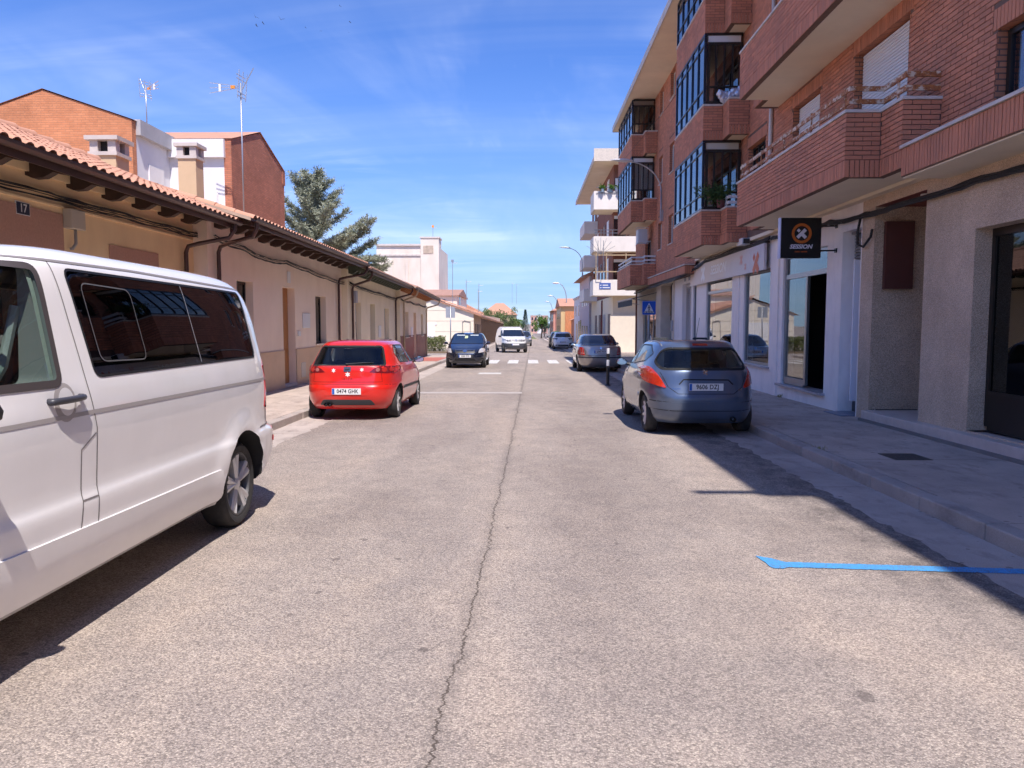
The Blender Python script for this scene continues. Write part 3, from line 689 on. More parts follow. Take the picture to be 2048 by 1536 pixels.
# bright tiled step in front of the near shop
st = MB(); st.sbox(5.58, GX + .9, -10, 12.88, .10, .30); o = st.build('marble_step', mat('pale marble', (.58, .48, .43), .45, var=.10, vscale=7, dirt=.2, dirtcol=(.35, .28, .24), dscale=4), R1); bevelled(o, .008)
MB().sbox(5.55, 5.60, -10, 12.92, .10, .17).build('step_base', mat('grey base stone', (.20, .18, .17), .85, var=.15), R1)
MB().sbox(5.5, GX + .3, 13.5, 14.28, .11, .14).build('door_sill', mat('blue grey tile', (.16, .18, .24), .4, var=.3, vscale=30), R1)
# near dark shop front
sf = MB(); x = GX + .22
sf.box(x, x + .06, 10.03, 10.1, .3, 2.84); sf.box(x, x + .06, 4.6, 10.03, 2.74, 2.84); sf.box(x, x + .06, 4.6, 10.03, .24, .72); sf.box(x - .012, x, 4.6, 10.03, .70, .76)
for y in (8.6, 7.0): sf.box(x, x + .06, y, y + .08, .76, 2.74)
sfo = sf.build('shop_front', BRONZE, R1)
for a, b in ((8.68, 10.03), (7.08, 8.6), (4.6, 7.0)): MB().box(x + .025, x + .033, a, b, .76, 2.74).build('pane', glass('dark shop glass', (.16, .16, .17), 1.55), sfo)
# entrance in the recess
d_ = MB().box(GX + .86, GX + .91, 11.45, 12.75, .2, 2.62).build('entrance_door', mat('black door', (.012, .012, .014), .35), R1)
MB().box(GX + .845, GX + .86, 11.62, 12.6, 1.95, 2.5).build('door_light', mat('grey frame', (.2, .2, .2), .4), d_)
MB().box(GX + .842, GX + .846, 11.66, 12.56, 1.99, 2.46).build('door_pane', mat('black glass', (.01, .01, .012), .05), d_)
MB().box(5.90, 6.36, 12.90, 12.985, 2.20, 3.30).build('wall_panel', mat('oxide panel', (.105, .030, .022), .65, var=.1, vscale=5), R1)
MB().lathe([(.001, 3.50), (.07, 3.50), (.085, 3.53), (.085, 3.55)], 16, 'z', (5.95, 11.75, 0)).build('ceiling_lamp', mat('lamp plastic', (.75, .72, .65), .4), R1, True)
# narrow door with roll-up shutter box and pale panels
nd = MB().box(GX + .30, GX + .33, 13.5, 14.28, .25, 2.75).build('narrow_door', mat('white door panel', (.72, .72, .78), .5), R1)
MB().box(GX + .02, GX + .29, 13.78, 13.82, .25, 2.75).build('door_leaf', MATS['white door panel'], nd)
MB().box(GX + .27, GX + .33, 13.5, 14.28, -.05, .25).build('kick_plate', mat('speckled granite', (.06, .06, .07), .4, var=.6, vscale=120), nd)
rs = MB()
for k in range(9): rs.prism([(GX + .22, 2.75 + k * .055), (GX + .25, 2.75 + k * .055), (GX + .25, 2.80 + k * .055), (GX + .21, 2.78 + k * .055)], 'y', 13.52, 14.26)
rs.box(GX + .15, GX + .26, 13.52, 14.26, 3.24, 3.28)
rs.build('rolled_shutter', ALU, nd)
# main shop door: glass leaf, open doorway, transom
x = GX + .05; fr = MB()
fr.box(x, x + .06, 14.98, 15.04, .34, 3.12); fr.box(x, x + .06, 17.40, 17.5, .34, 3.12); fr.box(x, x + .06, 15.04, 17.40, 3.05, 3.12); fr.box(x - .01, x + .07, 15.04, 17.40, 2.60, 2.70)
fr.box(x + .001, x + .061, 16.13, 16.23, .34, 2.60); fr.box(x, x + .06, 16.23, 17.40, .30, .44)
df = fr.build('shop_door', ALU, R1)
MB().box(x + .025, x + .033, 16.23, 17.40, .44, 2.60).build('pane', SHOPGLASS, df); MB().box(x + .025, x + .033, 15.04, 17.40, 2.70, 3.05).build('transom_pane', SHOPGLASS, df)
MB().box(GX - .10, GX + .30, 14.9, 17.62, .24, .285).build('door_threshold', mat('grey marble sill', (.36, .34, .37), .4, var=.2, vscale=9), R1)
lamp = MB().box(7.6, 7.66, 15.6, 16.6, 2.9, 2.93).build('strip_light', None, R1)
em = bpy.data.materials.new('lit tube'); em.use_nodes = True; em.node_tree.nodes['Principled BSDF'].inputs['Emission Color'].default_value = (1, .85, .6, 1); em.node_tree.nodes['Principled BSDF'].inputs['Emission Strength'].default_value = 3
lamp.data.materials.append(em)
def shop_window(h, trans=None, n=1):
    a, b, c, d = h; x = GX + .045; fr = MB()
    fr.box(x, x + .06, a, a + .06, c, d); fr.box(x, x + .06, b - .06, b, c, d); fr.box(x, x + .06, a + .06, b - .06, c, c + .07); fr.box(x, x + .06, a + .06, b - .06, d - .07, d)
    if trans: fr.box(x - .01, x + .05, a + .06, b - .06, trans, trans + .08)
    f_ = fr.build('shop_window', ALU, R1)
    if trans:
        MB().box(x + .025, x + .033, a + .06, b - .06, c + .07, trans).build('pane', SHOPGLASS, f_); MB().box(x + .025, x + .033, a + .06, b - .06, trans + .08, d - .07).build('pane', SHOPGLASS, f_)
    else: MB().box(x + .025, x + .033, a + .06, b - .06, c + .07, d - .07).build('pane', SHOPGLASS, f_)
    MB().box(GX - .07, GX + .045, a - .08, b + .08, c - .045, c - .004).build('window_sill', MATS['grey marble sill'], f_)
shop_window(gh['mid']); shop_window(gh['left'], 2.55); shop_window(gh['sliver'])
# louvred door
lf = MB(); a, b, c, d = gh['louvre']; x = GX + .14; mid_ = (a + b) / 2
for y in (a, mid_ - .045, mid_ + .005, b - .05): lf.box(x, x + .05, y, y + .045, .02, d)
for y0, y1 in ((a + .045, mid_ - .045), (mid_ + .05, b - .05)):
    for z in (.02, d - .12): lf.box(x, x + .05, y0, y1, z, z + .1)
lo = lf.build('louvre_door', mat('cream louvre frame', (.55, .50, .48), .5), R1)
lv = MB()
for y0, y1 in ((a + .05, mid_ - .05), (mid_ + .055, b - .055)):
    z = .15
    while z < d - .16:
        lv.add([(x + .002, y0, z), (x + .002, y1, z), (x + .045, y1, z + .045), (x + .045, y0, z + .045), (x + .002, y0, z + .008), (x + .002, y1, z + .008), (x + .045, y1, z + .053), (x + .045, y0, z + .053)], [(0, 1, 2, 3), (7, 6, 5, 4), (0, 1, 5, 4), (2, 3, 7, 6)]); z += .062
o = lv.build('louvres', MATS['cream louvre frame'], lo); o['kind'] = 'stuff'
for y in (27.35, 28.1): MB().box(GX - .008, GX + .002, y, y + .3, 3.15, 3.45).build('air_vent', mat('vent grey', (.4, .39, .45), .6), R1)
# entrance portal: boarded fanlight, letter boxes
MB().box(GX + .36, GX + .42, 30.62, 33.08, 1.95, 3.18).build('portal_panel', mat('ochre board', (.42, .26, .10), .7, var=.06), R1)
pl = MB().box(GX + .38, GX + .40, 31.0, 33.0, -.2, 1.95).build('portal_door', mat('roughcast door', (.42, .36, .29), .9, var=.1), R1)
ltb = MB()
for k in range(4): ltb.box(GX + .30, GX + .37, 31.15 + k * .24, 31.36 + k * .24, .85, 1.25)
ltb.box(GX + .31, GX + .37, 31.1, 32.1, .82, 1.28)
ltb.build('letter_boxes', BRONZE, R1)
MB().box(GX - .09, GX - .031, 30.28, 30.44, 1.35, 1.75).build('meter_box', mat('grey plastic', (.38, .38, .42), .6), R1)
# corner shop glass with slats of reflections and its frame
cf = MB(); x = GX + .05
for y in (34.3, 35.5, 36.7, 37.94): cf.box(x, x + .06, y, y + .06, .3, 2.7)
cf.box(x, x + .06, 34.36, 37.94, .3, .4); cf.box(x, x + .06, 34.36, 37.94, 2.62, 2.7)
cfo = cf.build('corner_shop_front', ALU, R1)
for a, b in ((34.36, 35.5), (35.56, 36.7), (36.76, 37.94)): MB().box(x + .025, x + .033, a, b, .4, 2.62).build('pane', SHOPGLASS, cfo)
# ---- cables along the facade
def bundle(name, pts, r, n, label, seed, m=None, sag=.03):
    r_ = random.Random(seed); mbx = MB()
    for k in range(n):
        ox, oz = r_.uniform(-.025, .025), r_.uniform(-.05, .05); P = []
        for i in range(len(pts) - 1):
            a, b = Vector(pts[i]), Vector(pts[i + 1]); q = 6
            for j in range(q):
                t = j / q; P.append(a.lerp(b, t) + Vector((ox + r_.uniform(-.006, .006), 0, oz + r_.uniform(-.012, .012) - sag * 4 * t * (1 - t))))
        P.append(Vector(pts[-1]) + Vector((ox, 0, oz))); mbx.tube(P, r * r_.uniform(.7, 1.3), 5)
    return mbx.top(name, m or mat('black cable', (.02, .019, .02), .6), label, 'cable', None, True)
bundle('cable_bundle', [(5.70, y, 3.42 + .004 * (y - 6)) for y in (6, 8, 10, 12, 13.3)] + [(5.69, 14.8, 3.52), (5.69, 16.5, 3.58), (5.69, 18.2, 3.60)], .016, 6, 'thick black cable bundle along the roughcast wall above the near shop on the right', 3)
bundle('cable_bundle', [(5.64, 18.2, 3.62), (5.6, 21, 3.62), (5.6, 24.5, 3.60), (5.55, 26.0, 3.42), (5.22, 27, 3.22), (5.24, 30, 3.20), (5.3, 34, 3.18), (5.4, 39, 3.15)], .014, 6, 'black cable bundle running under the brick ledge beyond the shop banner', 4)
MB().tube([(5.69, 13.42, 3.42), (5.66, 13.44, 3.2), (5.66, 13.43, 2.98), (5.68, 13.25, 2.92), (5.69, 13.0, 3.06), (5.69, 12.95, 3.18)], .022, 6).top('cable_loop', MATS['black cable'], 'black conduit bent in a loop beside the recessed entrance', 'cable', None, True)
MB().tube([(5.70, 30.4, 3.2), (5.66, 30.4, 3.1), (5.66, 30.4, 1.75)], .02, 6).top('wall_conduit', MATS['black cable'], 'thin dark conduit running down to the small grey meter box', 'conduit', None, True)
# ------------------------------------------------------------------ low houses on the left
TILE = mat('clay roof tile', (.49, .25, .165), .85, island=.28, var=.2, vscale=2.5, dirt=.25, dirtcol=(.22, .12, .09), dscale=5)
TILEOLD = mat('weathered roof tile', (.36, .20, .15), .88, island=.22, var=.25, vscale=2.5, dirt=.4, dirtcol=(.2, .15, .12), dscale=4)
DUSTY = mat('dusty mortar roof', (.48, .36, .27), .95, var=.15, vscale=4)
BROWNW = mat('dark stained wood', (.062, .034, .024), .6, var=.25, vscale=5, vstretch=(1, 1, 1))
SOFFW = mat('brown soffit boards', (.095, .052, .034), .65, var=.25, vscale=9, vstretch=(1, 6, 1))
GUTB = mat('brown gutter metal', (.085, .045, .037), .38, .3, spec=.6)
def left_x(y): return -6.34 + .019 * (y - 19)
def tile_mesh(name, L, r, m, off=(0, 0)):
    # a barrel tile: half round, tapering, with thickness; runs along -x (up the slope handled by rotation)
    mb_ = MB(); n = 7; T = .014
    for t, rr in ((0, r), (L, r * .82)):
        for q in (0, T):
            for j in range(n):
                a = pi * j / (n - 1); mb_.v.append((-t, (rr - q) * cos(a), (rr - q) * sin(a) * .85))
    def id_(e, q, j): return e * 2 * n + q * n + j
    for j in range(n - 1):
        mb_.f.append((id_(0, 0, j), id_(0, 0, j + 1), id_(1, 0, j + 1), id_(1, 0, j)))
        mb_.f.append((id_(0, 1, j + 1), id_(0, 1, j), id_(1, 1, j), id_(1, 1, j + 1)))
        mb_.f.append((id_(0, 0, j + 1), id_(0, 0, j), id_(0, 1, j), id_(0, 1, j + 1)))
    me = mb_.mesh(name); me.materials.append(m); me.polygons.foreach_set('use_smooth', [True] * len(me.polygons)); me.set_sharp_from_angle(angle=radians(50)); return me
def stuff_join(name, me, mats_xf, m, parent):
    """bake many placements of one mesh into a single 'stuff' part"""
    V, Fc = [], []; vs = [v.co.copy() for v in me.vertices]; fs = [tuple(p.vertices) for p in me.polygons]; base = wloc(parent)
    for M_ in mats_xf:
        k = len(V); V += [tuple((M_ @ v) - base) for v in vs]; Fc += [tuple(i + k for i in f) for f in fs]
    nm = bpy.data.meshes.new(name); nm.from_pydata(V, [], Fc); nm.update(); nm.polygons.foreach_set('use_smooth', [True] * len(Fc)); nm.set_sharp_from_angle(angle=radians(50))
    o = link(name, nm, m, parent); o['kind'] = 'stuff'; return o
def bracket_profile(L, h):
    # carved rafter tail in (distance from wall, drop)
    return [(0, 0), (L, 0), (L, -.05), (L * .93, -.07), (L * .86, -.065), (L * .74, -.085), (L * .62, -.12), (L * .46, -.15), (L * .3, -h * .8), (L * .12, -h), (0, -h)]
def house(name, label, y0, y1, ze0, ze1, rx, rz, wall_m, dado_m, dado_h, openings, tile_m, ind_rows, brk_step, brk_m, soff_m, gut_m, over=.88, end_wall=False, ridge_ind=False, rows=9, back=-13.5, wtop=None):
    """street wall from y0 to y1; openings: dicts(kind, y0, y1, z0, z1 ...)"""
    ym = (y0 + y1) / 2; xw = left_x(ym)
    R = thing(name, label, 'house', (xw, y0, gz(ym)))
    holes = [(o['y'][0], o['y'][1], o['z'][0], o['z'][1]) for o in openings]
    top = min(ze0, ze1) + .12
    wm = MB(); wall_x(wm, xw, y0, y1, -.9, top, holes, -.26)
    wm.box(xw - .5, xw - .45, y0, y1, -.9, -.8)
    for yy in (y0, y1):
        wm.add([(xw, yy, -.9), (back, yy, -.9), (back, yy, top), (rx, yy, rz - .12), (xw, yy, top)], [(0, 1, 2, 3, 4)])
    wm.add([(back, y0, -.9), (back, y1, -.9), (back, y1, top), (back, y0, top)], [(0, 1, 2, 3)])
    wm.build('wall', wall_m, R, fix=False)
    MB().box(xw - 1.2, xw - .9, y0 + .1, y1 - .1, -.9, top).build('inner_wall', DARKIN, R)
    if dado_m:
        d = MB(); dh = dado_h + gz(ym)
        hh = [h for h in holes if h[2] < dh]; wall_x(d, xw + .02, y0, y1, -.9, dh, [(h[0], h[1], min(h[2], -.9 + .001) if False else h[2], min(h[3], dh)) for h in hh], 0)
        d.box(xw + .001, xw + .026, y0, y1, dh, dh + .03) if not hh else None
        segs = [y0] + [v for h in sorted(hh) for v in (h[0], h[1])] + [y1]
        if hh:
            for a, b in zip(segs[::2], segs[1::2]): d.box(xw + .001, xw + .03, a, b, dh, dh + .03)
        d.build('plinth', dado_m, R)
    for o in openings:
        a, b = o['y']; c, e = o['z']; x = xw - .2
        if o.get('surround'):
            s_ = MB(); w_ = o['surround']
            s_.box(xw + .001, xw + .015, a - w_, a, c, e); s_.box(xw + .001, xw + .015, b, b + w_, c, e); s_.box(xw + .001, xw + .0155, a - w_, b + w_, e, e + w_ * 1.25)
            s_.build('surround', o['smat'], R)
        if o['kind'] == 'door':
            D = MB().box(x - .05, x, a, b, c, e).build('door', o['mat'], R)
            p = MB(); n = 3; hgt = (e - c - .2) / n
            for k in range(n):
                for u in (0, 1):
                    ya = a + .1 + u * ((b - a) / 2 - .03); p.box(x, x + .018, ya, ya + (b - a) / 2 - .17, c + .1 + k * hgt + .06, c + .1 + (k + 1) * hgt - .06)
            p.build('door_panels', o['mat'], D)
            MB().box(x, x + .05, a + .07, a + .1, c + .95, c + 1.12).build('handle', mat('brass', (.4, .28, .1), .35, .9), D)
            MB().box(xw - .25, xw + .03, a, b, c - .04, c + .012).build('door_step', STONE, R)
        elif o['kind'] == 'shutter': roller(a + .01, b - .01, c, e, x, False, R)
        else:
            W_ = window_x(a + .01, b - .01, c + .01, e - .01, x, R, o.get('mat', BRONZE), 2, glass('house glass', (.25, .27, .28), 1.6), o.get('curtain', False))
        if o['kind'] != 'door': MB().box(xw - .2, xw + .045, a - .05, b + .05, c - .04, c).build('window_sill', o.get('sillm', wall_m), R)
    # roof, soffit, brackets, gutter
    xe0 = xw + over
    def ze(y): return ze0 + (ze1 - ze0) * (y - y0) / (y1 - y0)
    rf = MB(); th = .07
    rf.add([(xe0, y0, ze(y0)), (xe0, y1, ze(y1)), (rx, y1, rz), (rx, y0, rz), (xe0, y0, ze(y0) - th), (xe0, y1, ze(y1) - th), (rx, y1, rz - th), (rx, y0, rz - th), (back - .3, y0, top - .1), (back - .3, y1, top - .1)],
           [(0, 1, 2, 3), (4, 7, 6, 5), (0, 4, 5, 1), (0, 3, 7, 4), (1, 5, 6, 2), (3, 2, 9, 8)])
    roof = rf.build('roof', DUSTY, R)
    so = MB(); slope = (rz - (ze0 + ze1) / 2) / (xe0 - rx)
    so.add([(xe0 - .02, y0, ze(y0) - .09), (xe0 - .02, y1, ze(y1) - .09), (xw - .1, y1, ze(y1) - .09 + slope * (over + .08)), (xw - .1, y0, ze(y0) - .09 + slope * (over + .08))], [(0, 1, 2, 3)])
    so.build('soffit', soff_m, R)
    prof = bracket_profile(over - .08, .34)
    bme = MB().prism([(p[0], p[1] + 0) for p in prof], 'y', -.065, .065)
    v = [(x_, y_, z_ - slope * 0) for x_, y_, z_ in bme.v]
    bme.v = [(x_, y_, z_ - slope * x_ + slope * .0) for x_, y_, z_ in bme.v]
    bm_ = bme.mesh('bracket'); bm_.materials.append(brk_m); base = wloc(R)
    n = max(1, int(round((y1 - y0) / brk_step)))
    for k in range(n):
        yy = y0 + (k + .5) * (y1 - y0) / n
        o = bpy.data.objects.new('bracket', bm_); COL.objects.link(o); o.parent = R; o.location = Vector((xw, yy, ze(yy) - .095 + slope * (over - .01))) - base
    g = MB(); r = .065; q = 6; gx = xe0 + .045
    # fascia board and half-round gutter
    g.add([(xe0 + .002, y0, ze(y0) - .17), (xe0 + .002, y1, ze(y1) - .17), (xe0 + .002, y1, ze(y1) - .01), (xe0 + .002, y0, ze(y0) - .01), (xe0 - .02, y0, ze(y0) - .17), (xe0 - .02, y1, ze(y1) - .17)], [(0, 1, 2, 3), (0, 4, 5, 1)])
    for side in (r, r - .008):
        k = len(g.v)
        for yy in (y0, y1):
            for j in range(q + 1):
                a = pi + pi * j / q; g.v.append((gx + side * cos(a) + .02, yy, ze(yy) - .02 + side * sin(a) * 1.25))
        for j in range(q): g.f.append((k + j, k + j + 1, k + q + 2 + j, k + q + 1 + j))
    go = g.build('gutter', gut_m, R)
    # tiles
    L = .42; dx = xe0 - rx; sl_len = sqrt(dx * dx + (rz - (ze0 + ze1) / 2) ** 2); pitch = sl_len / rows; ang = math.atan(slope)
    me = tile_mesh('roof_tile', pitch + .08, .092, tile_m); nc = int((y1 - y0) / .215); sp_ = (y1 - y0) / nc
    rest = []; rr = random.Random(int(y0 * 10)); cnt = 0
    for row in range(rows):
        for c_ in range(nc):
            yy = y0 + (c_ + .5) * sp_; d = row * pitch - .045
            M_ = Matrix.Translation((xe0 - d * cos(ang), yy + rr.uniform(-.006, .006), ze(yy) + d * sin(ang) * (1) - .01 + rr.uniform(-.004, .004))) @ Matrix.Rotation(ang, 4, 'Y') @ Matrix.Rotation(rr.uniform(-.02, .02), 4, 'Z')
            if row < ind_rows and cnt < 240 and yy > 5:
                o = bpy.data.objects.new('roof_tile', me); COL.objects.link(o); o.parent = roof; o.matrix_local = Matrix.Translation(-base) @ M_; cnt += 1
            else: rest.append(M_)
    if rest: stuff_join('roof_tiles', me, rest, tile_m, roof)
    rl = .50; rm = tile_mesh('ridge_tile', rl + .06, .12, tile_m); rest = []; y = y0
    while y < y1 - .1:
        M_ = Matrix.Translation((rx, y + rl, rz + .015 + rr.uniform(-.008, .008))) @ Matrix.Rotation(radians(90), 4, 'Z') @ Matrix.Rotation(radians(-2.5), 4, 'Y')
        if ridge_ind:
            o = bpy.data.objects.new('ridge_tile', rm); COL.objects.link(o); o.parent = roof; o.matrix_local = Matrix.Translation(-base) @ M_
        else: rest.append(M_)
        y += rl
    if rest: stuff_join('ridge_tiles', rm, rest, tile_m, roof)
    return R, xw, xe0, ze, roof
OCH = mat('ochre render', (.88, .65, .38), .9, var=.05, vscale=1.2, bump=.1, bscale=40, dirt=.3, dirtcol=(.62, .40, .22))
PINK = mat('peach render', (.90, .74, .60), .9, var=.05, vscale=1., bump=.1, bscale=40, dirt=.3, dirtcol=(.68, .50, .38))
PALE = mat('pale cream render', (.88, .77, .58), .9, var=.06, vscale=1., bump=.1, bscale=40, dirt=.35, dirtcol=(.62, .50, .36))
TANP = mat('tan plinth render', (.64, .46, .32), .9, var=.07, vscale=2)
BROWNP = mat('brown plinth render', (.29, .165, .125), .9, var=.1, vscale=2)
GRAN = mat('rose granite surround', (.48, .27, .20), .8, var=.12, vscale=30)
PINE = mat('varnished pine', (.40, .165, .045), .45, var=.3, vscale=4, vstretch=(1, 6, .4))
HA, xa, xea, zea, roofA = house('terraced_house', 'ochre single storey house number 17 with brown bracketed eaves behind the white van', -3.0, 15.25, 3.66, 3.64, -8.6, 4.86, OCH, None, 0,
    [dict(kind='door', y=(9.75, 10.5), z=(.05, 2.62), mat=PINE, surround=.44, smat=GRAN), dict(kind='window', y=(12.5, 13.4), z=(1.1, 2.42), surround=.36, smat=GRAN, mat=BRONZE),
     dict(kind='window', y=(5.5, 6.6), z=(1.1, 2.4), surround=.36, smat=GRAN)], TILE, 4, .9, BROWNW, SOFFW, GUTB, ridge_ind=True)
HB, xb, xeb, zeb, roofB = house('terraced_house', 'peach single storey house with tan plinth and narrow wooden door behind the red car', 15.25, 26.3, 3.72, 3.64, -8.9, 4.80, PINK, TANP, 1.08,
    [dict(kind='window', y=(16.75, 17.75), z=(1.0, 2.58)), dict(kind='door', y=(19.9, 20.95), z=(.0, 2.58), mat=PINE), dict(kind='window', y=(23.0, 24.2), z=(1.02, 2.46))], TILE, 3, .86, BROWNW, SOFFW, GUTB)
HC, xc, xec, zec, roofC = house('terraced_house', 'pale cream house with dark green rafters and louvred shutters left of the red car roof', 26.3, 36.1, 3.52, 3.36, -9.0, 4.75, PALE, None, 0,
    [dict(kind='shutter', y=(27.5, 28.4), z=(.8, 2.4)), dict(kind='door', y=(30.1, 31.1), z=(-.05, 2.4), mat=mat('dark green door', (.03, .04, .03), .5)), dict(kind='shutter', y=(33.1, 34.2), z=(.75, 2.28))], TILEOLD, 1, .52, mat('dark green wood', (.05, .065, .045), .6), PALE, GUTB, over=.75)
HD, xd, xed, zed, roofD = house('terraced_house', 'end house with brown plinth and orange rafters at the side street corner', 36.1, 45.6, 3.34, 3.10, -9.2, 4.65, PALE, BROWNP, 1.35,
    [dict(kind='shutter', y=(37.6, 38.7), z=(.95, 2.2)), dict(kind='door', y=(40.4, 41.4), z=(-.25, 2.2), mat=mat('cream door', (.55, .45, .3), .6)), dict(kind='shutter', y=(43.2, 44.2), z=(.95, 2.15))], TILEOLD, 1, .5, mat('orange stained wood', (.40, .16, .05), .6), mat('orange soffit', (.42, .20, .08), .7), GUTB, over=.75)
bpy.data.objects['terraced_house.003'].children  # keep
# cornice moulding lines on the ochre house
mo = MB().box(xa + .001, xa + .03, -3, 15.2, 3.255, 3.285); mo.box(xa + .001, xa + .022, -3, 15.2, 3.43, 3.46); mo.box(xa + .001, xa + .06, -3, 15.2, 3.62, 3.74); mo.build('cornice', OCH, HA)
# downpipes with swan necks
def downpipe(parent, xe, xw, yg, yw, zg, zb=-.3, m=GUTB, up=.33):
    MB().tube([(xe + .05, yg, zg - .08), (xe + .05, yg, zg - .22), (xe - .05, yg + (yw - yg) * .15, zg - .38), (xw + .30, yg + (yw - yg) * .7, zg - .50), (xw + .12, yw, zg - .56), (xw + .075, yw, zg - .68), (xw + .075, yw, zb)], .042, 10).build('downpipe', m, parent, True, 60)
downpipe(HA, xea, xa, 15.0, 14.75, 3.66); downpipe(HB, xeb, xb, 15.45, 15.62, 3.74); downpipe(HB, xeb, xb, 26.1, 25.6, 3.66)
downpipe(HC, xec, xc, 26.6, 26.75, 3.50); downpipe(HC, xec, xc, 36.0, 35.6, 3.36, m=GUTB); downpipe(HD, xed, xd, 45.5, 45.1, 3.10, m=mat('cream pipe', (.5, .38, .25), .6)); downpipe(HD, xed, xd, 36.4, 36.8, 3.30, m=MATS['cream pipe'])
# chimneys are parts of the roofs
def chimney(parent, x, y, zb, zt, w_, m):
    c_ = MB().box(x - w_ / 2, x + w_ / 2, y - w_ / 2, y + w_ / 2, zb, zt - .42).build('chimney', m, parent)
    k = MB(); k.box(x - w_ * .58, x + w_ * .58, y - w_ * .58, y + w_ * .58, zt - .42, zt - .34)
    for sx in (-1, 1):
        for sy in (-1, 1): k.box(x + sx * w_ * .36 - .09, x + sx * w_ * .36 + .09, y + sy * w_ * .36 - .09, y + sy * w_ * .36 + .09, zt - .34, zt - .09)
    k.box(x - w_ * .66, x + w_ * .66, y - w_ * .66, y + w_ * .66, zt - .09, zt)
    k.build('chimney_cap', mat('chimney cap', (.55, .48, .44), .85, var=.1), c_)
    MB().box(x - w_ * .3, x + w_ * .3, y - w_ * .3, y + w_ * .3, zt - .34, zt - .1).build('flue', DARKIN, c_)
CHM = mat('chimney render', (.60, .42, .26), .9, var=.05)
chimney(roofB, -9.35, 17.45, 4.0, 5.75, .56, CHM); chimney(roofB, -9.45, 21.9, 4.2, 6.62, .50, CHM)
# TV aerials
def aerial(label, x, y, zb, zt, yaw, sc=1.0):
    A = thing('tv_aerial', label, 'aerial', (x, y, zb), 'rooftop aerials')
    grey = mat('galvanised pole', (.42, .42, .44), .4, .7)
    MB().bar((x, y, zb), (x, y, zt + .12), .024 * sc, 8).build('mast', grey, A, True)
    ca, sa = cos(yaw), sin(yaw)
    def L(u, v, h): return (x + (u * ca - v * sa) * sc, y + (u * sa + v * ca) * sc, zt + h * sc)
    al = MB()
    for s_ in (-.10, 0, .10): al.bar(L(.1, 0, s_ * .3), L(1.05, 0, s_ * 1.6 + .02), .014 * sc, 5)
    for h in (-.32, -.2, .2, .32): al.bar(L(-.02, -.28, h), L(-.02, .28, h), .014 * sc, 5)
    for v in (-.25, 0, .25): al.bar(L(-.02, v, -.4), L(-.10, v, .45), .014 * sc, 5)
    al.bar(L(-.05, 0, -.1), L(-.45, 0, .55), .014 * sc, 5)
    al.build('elements', mat('aerial aluminium', (.62, .62, .63), .35, .8), A)
    MB().box(*sum(([min(L(.2, -.04, 0)[i], L(.32, .04, 0)[i]) - (.0 if i < 2 else .045 * sc), max(L(.2, -.04, 0)[i], L(.32, .04, 0)[i]) + (.0 if i < 2 else .045 * sc)] for i in range(3)), [])).build('dipole_box', mat('orange plastic', (.75, .28, .04), .5), A)
    MB().box(*sum(([min(L(.68, -.015, 0)[i], L(.72, .015, 0)[i]) - .012 - (.0 if i < 2 else .10 * sc), max(L(.68, -.015, 0)[i], L(.72, .015, 0)[i]) + .012 + (.0 if i < 2 else .10 * sc)] for i in range(3)), [])).build('director_bracket', mat('white plastic', (.75, .75, .75), .5), A)
    return A
aerial('tall aerial with orange dipole on a long mast above the peach house roof', -9.0, 24.7, 4.6, 9.05, radians(172), 1.0)
aerial('short aerial on a dark mast behind the orange brick gable', -12.45, 25.6, 7.8, 9.25, radians(-35), .75)
# number plates, boxes and cables on the fronts
pl = thing('house_number_plate', 'dark blue house number plate reading 17 on the ochre wall', 'number plate', (xa, 10.07, 3.04))
MB().box(xa + .002, xa + .016, 9.93, 10.21, 3.04, 3.21).build('plate', mat('white enamel', (.7, .7, .7), .4), pl)
MB().box(xa + .016, xa + .019, 9.94, 10.20, 3.05, 3.20).build('plate_face', mat('dark blue enamel', (.012, .022, .05), .35), pl)
t = text_mesh('17', .15, .003); t.transform(Matrix.Translation((xa + .0215, 10.07, 3.125)) @ Matrix.Rotation(radians(90), 4, 'Z') @ Matrix.Rotation(radians(90), 4, 'X')); t.transform(Matrix.Translation(-wloc(pl)))
link('numerals', t, MATS['white enamel'], pl)
def wbox(label, y, z, w_, h, d, x, m, cat='meter box', name='junction_box'):
    o = MB().box(x + .003, x + d, y, y + w_, z, z + h).top(name, m, label, cat); bevelled(o, .012); return o
GREYB = mat('beige plastic box', (.52, .46, .38), .6)
jb = wbox('beige junction box high on the ochre wall right of plate 17', 10.95, 2.98, .34, .28, .14, xa, GREYB)
MB().tube([(xa + .08, 11.12, 2.98), (xa + .08, 11.12, 2.78), (xa + .06, 11.06, 2.70), (xa + .03, 11.05, 2.70)], .022, 8).top('box_conduit', mat('grey conduit', (.33, .31, .3), .5), 'short grey conduit hanging from the beige junction box', 'conduit', None, True)
wbox('pale blank plate above the wooden door of the peach house', 20.3, 2.70, .26, .30, .02, xb, mat('white plastic', (.75, .75, .75), .5), 'plate', 'wall_plate')
wbox('white meter cupboard right of the wooden door of the peach house', 21.6, 1.50, .72, .42, .03, xb, MATS['white plastic'])
wbox('white letter box beside the wooden door frame', 21.12, 1.28, .22, .14, .04, xb, MATS['white plastic'], 'letter box', 'letter_box')
wbox('low pale grey hatch in the tan plinth', 21.35, .12, .42, .42, .035, xb, mat('pale hatch', (.55, .48, .42), .6), 'hatch', 'service_hatch')
wbox('grey box with hanging cables at the start of the cream house', 26.9, 2.35, .3, .42, .16, xc, mat('grey plastic', (.38, .38, .42), .6))
wbox('white meter cupboard on the cream house between door and shutter', 31.7, 1.05, .5, .5, .03, xc, MATS['white plastic'])
wbox('white meter cupboard on the end house beside its door', 39.4, .95, .5, .5, .03, xd, MATS['white plastic'])
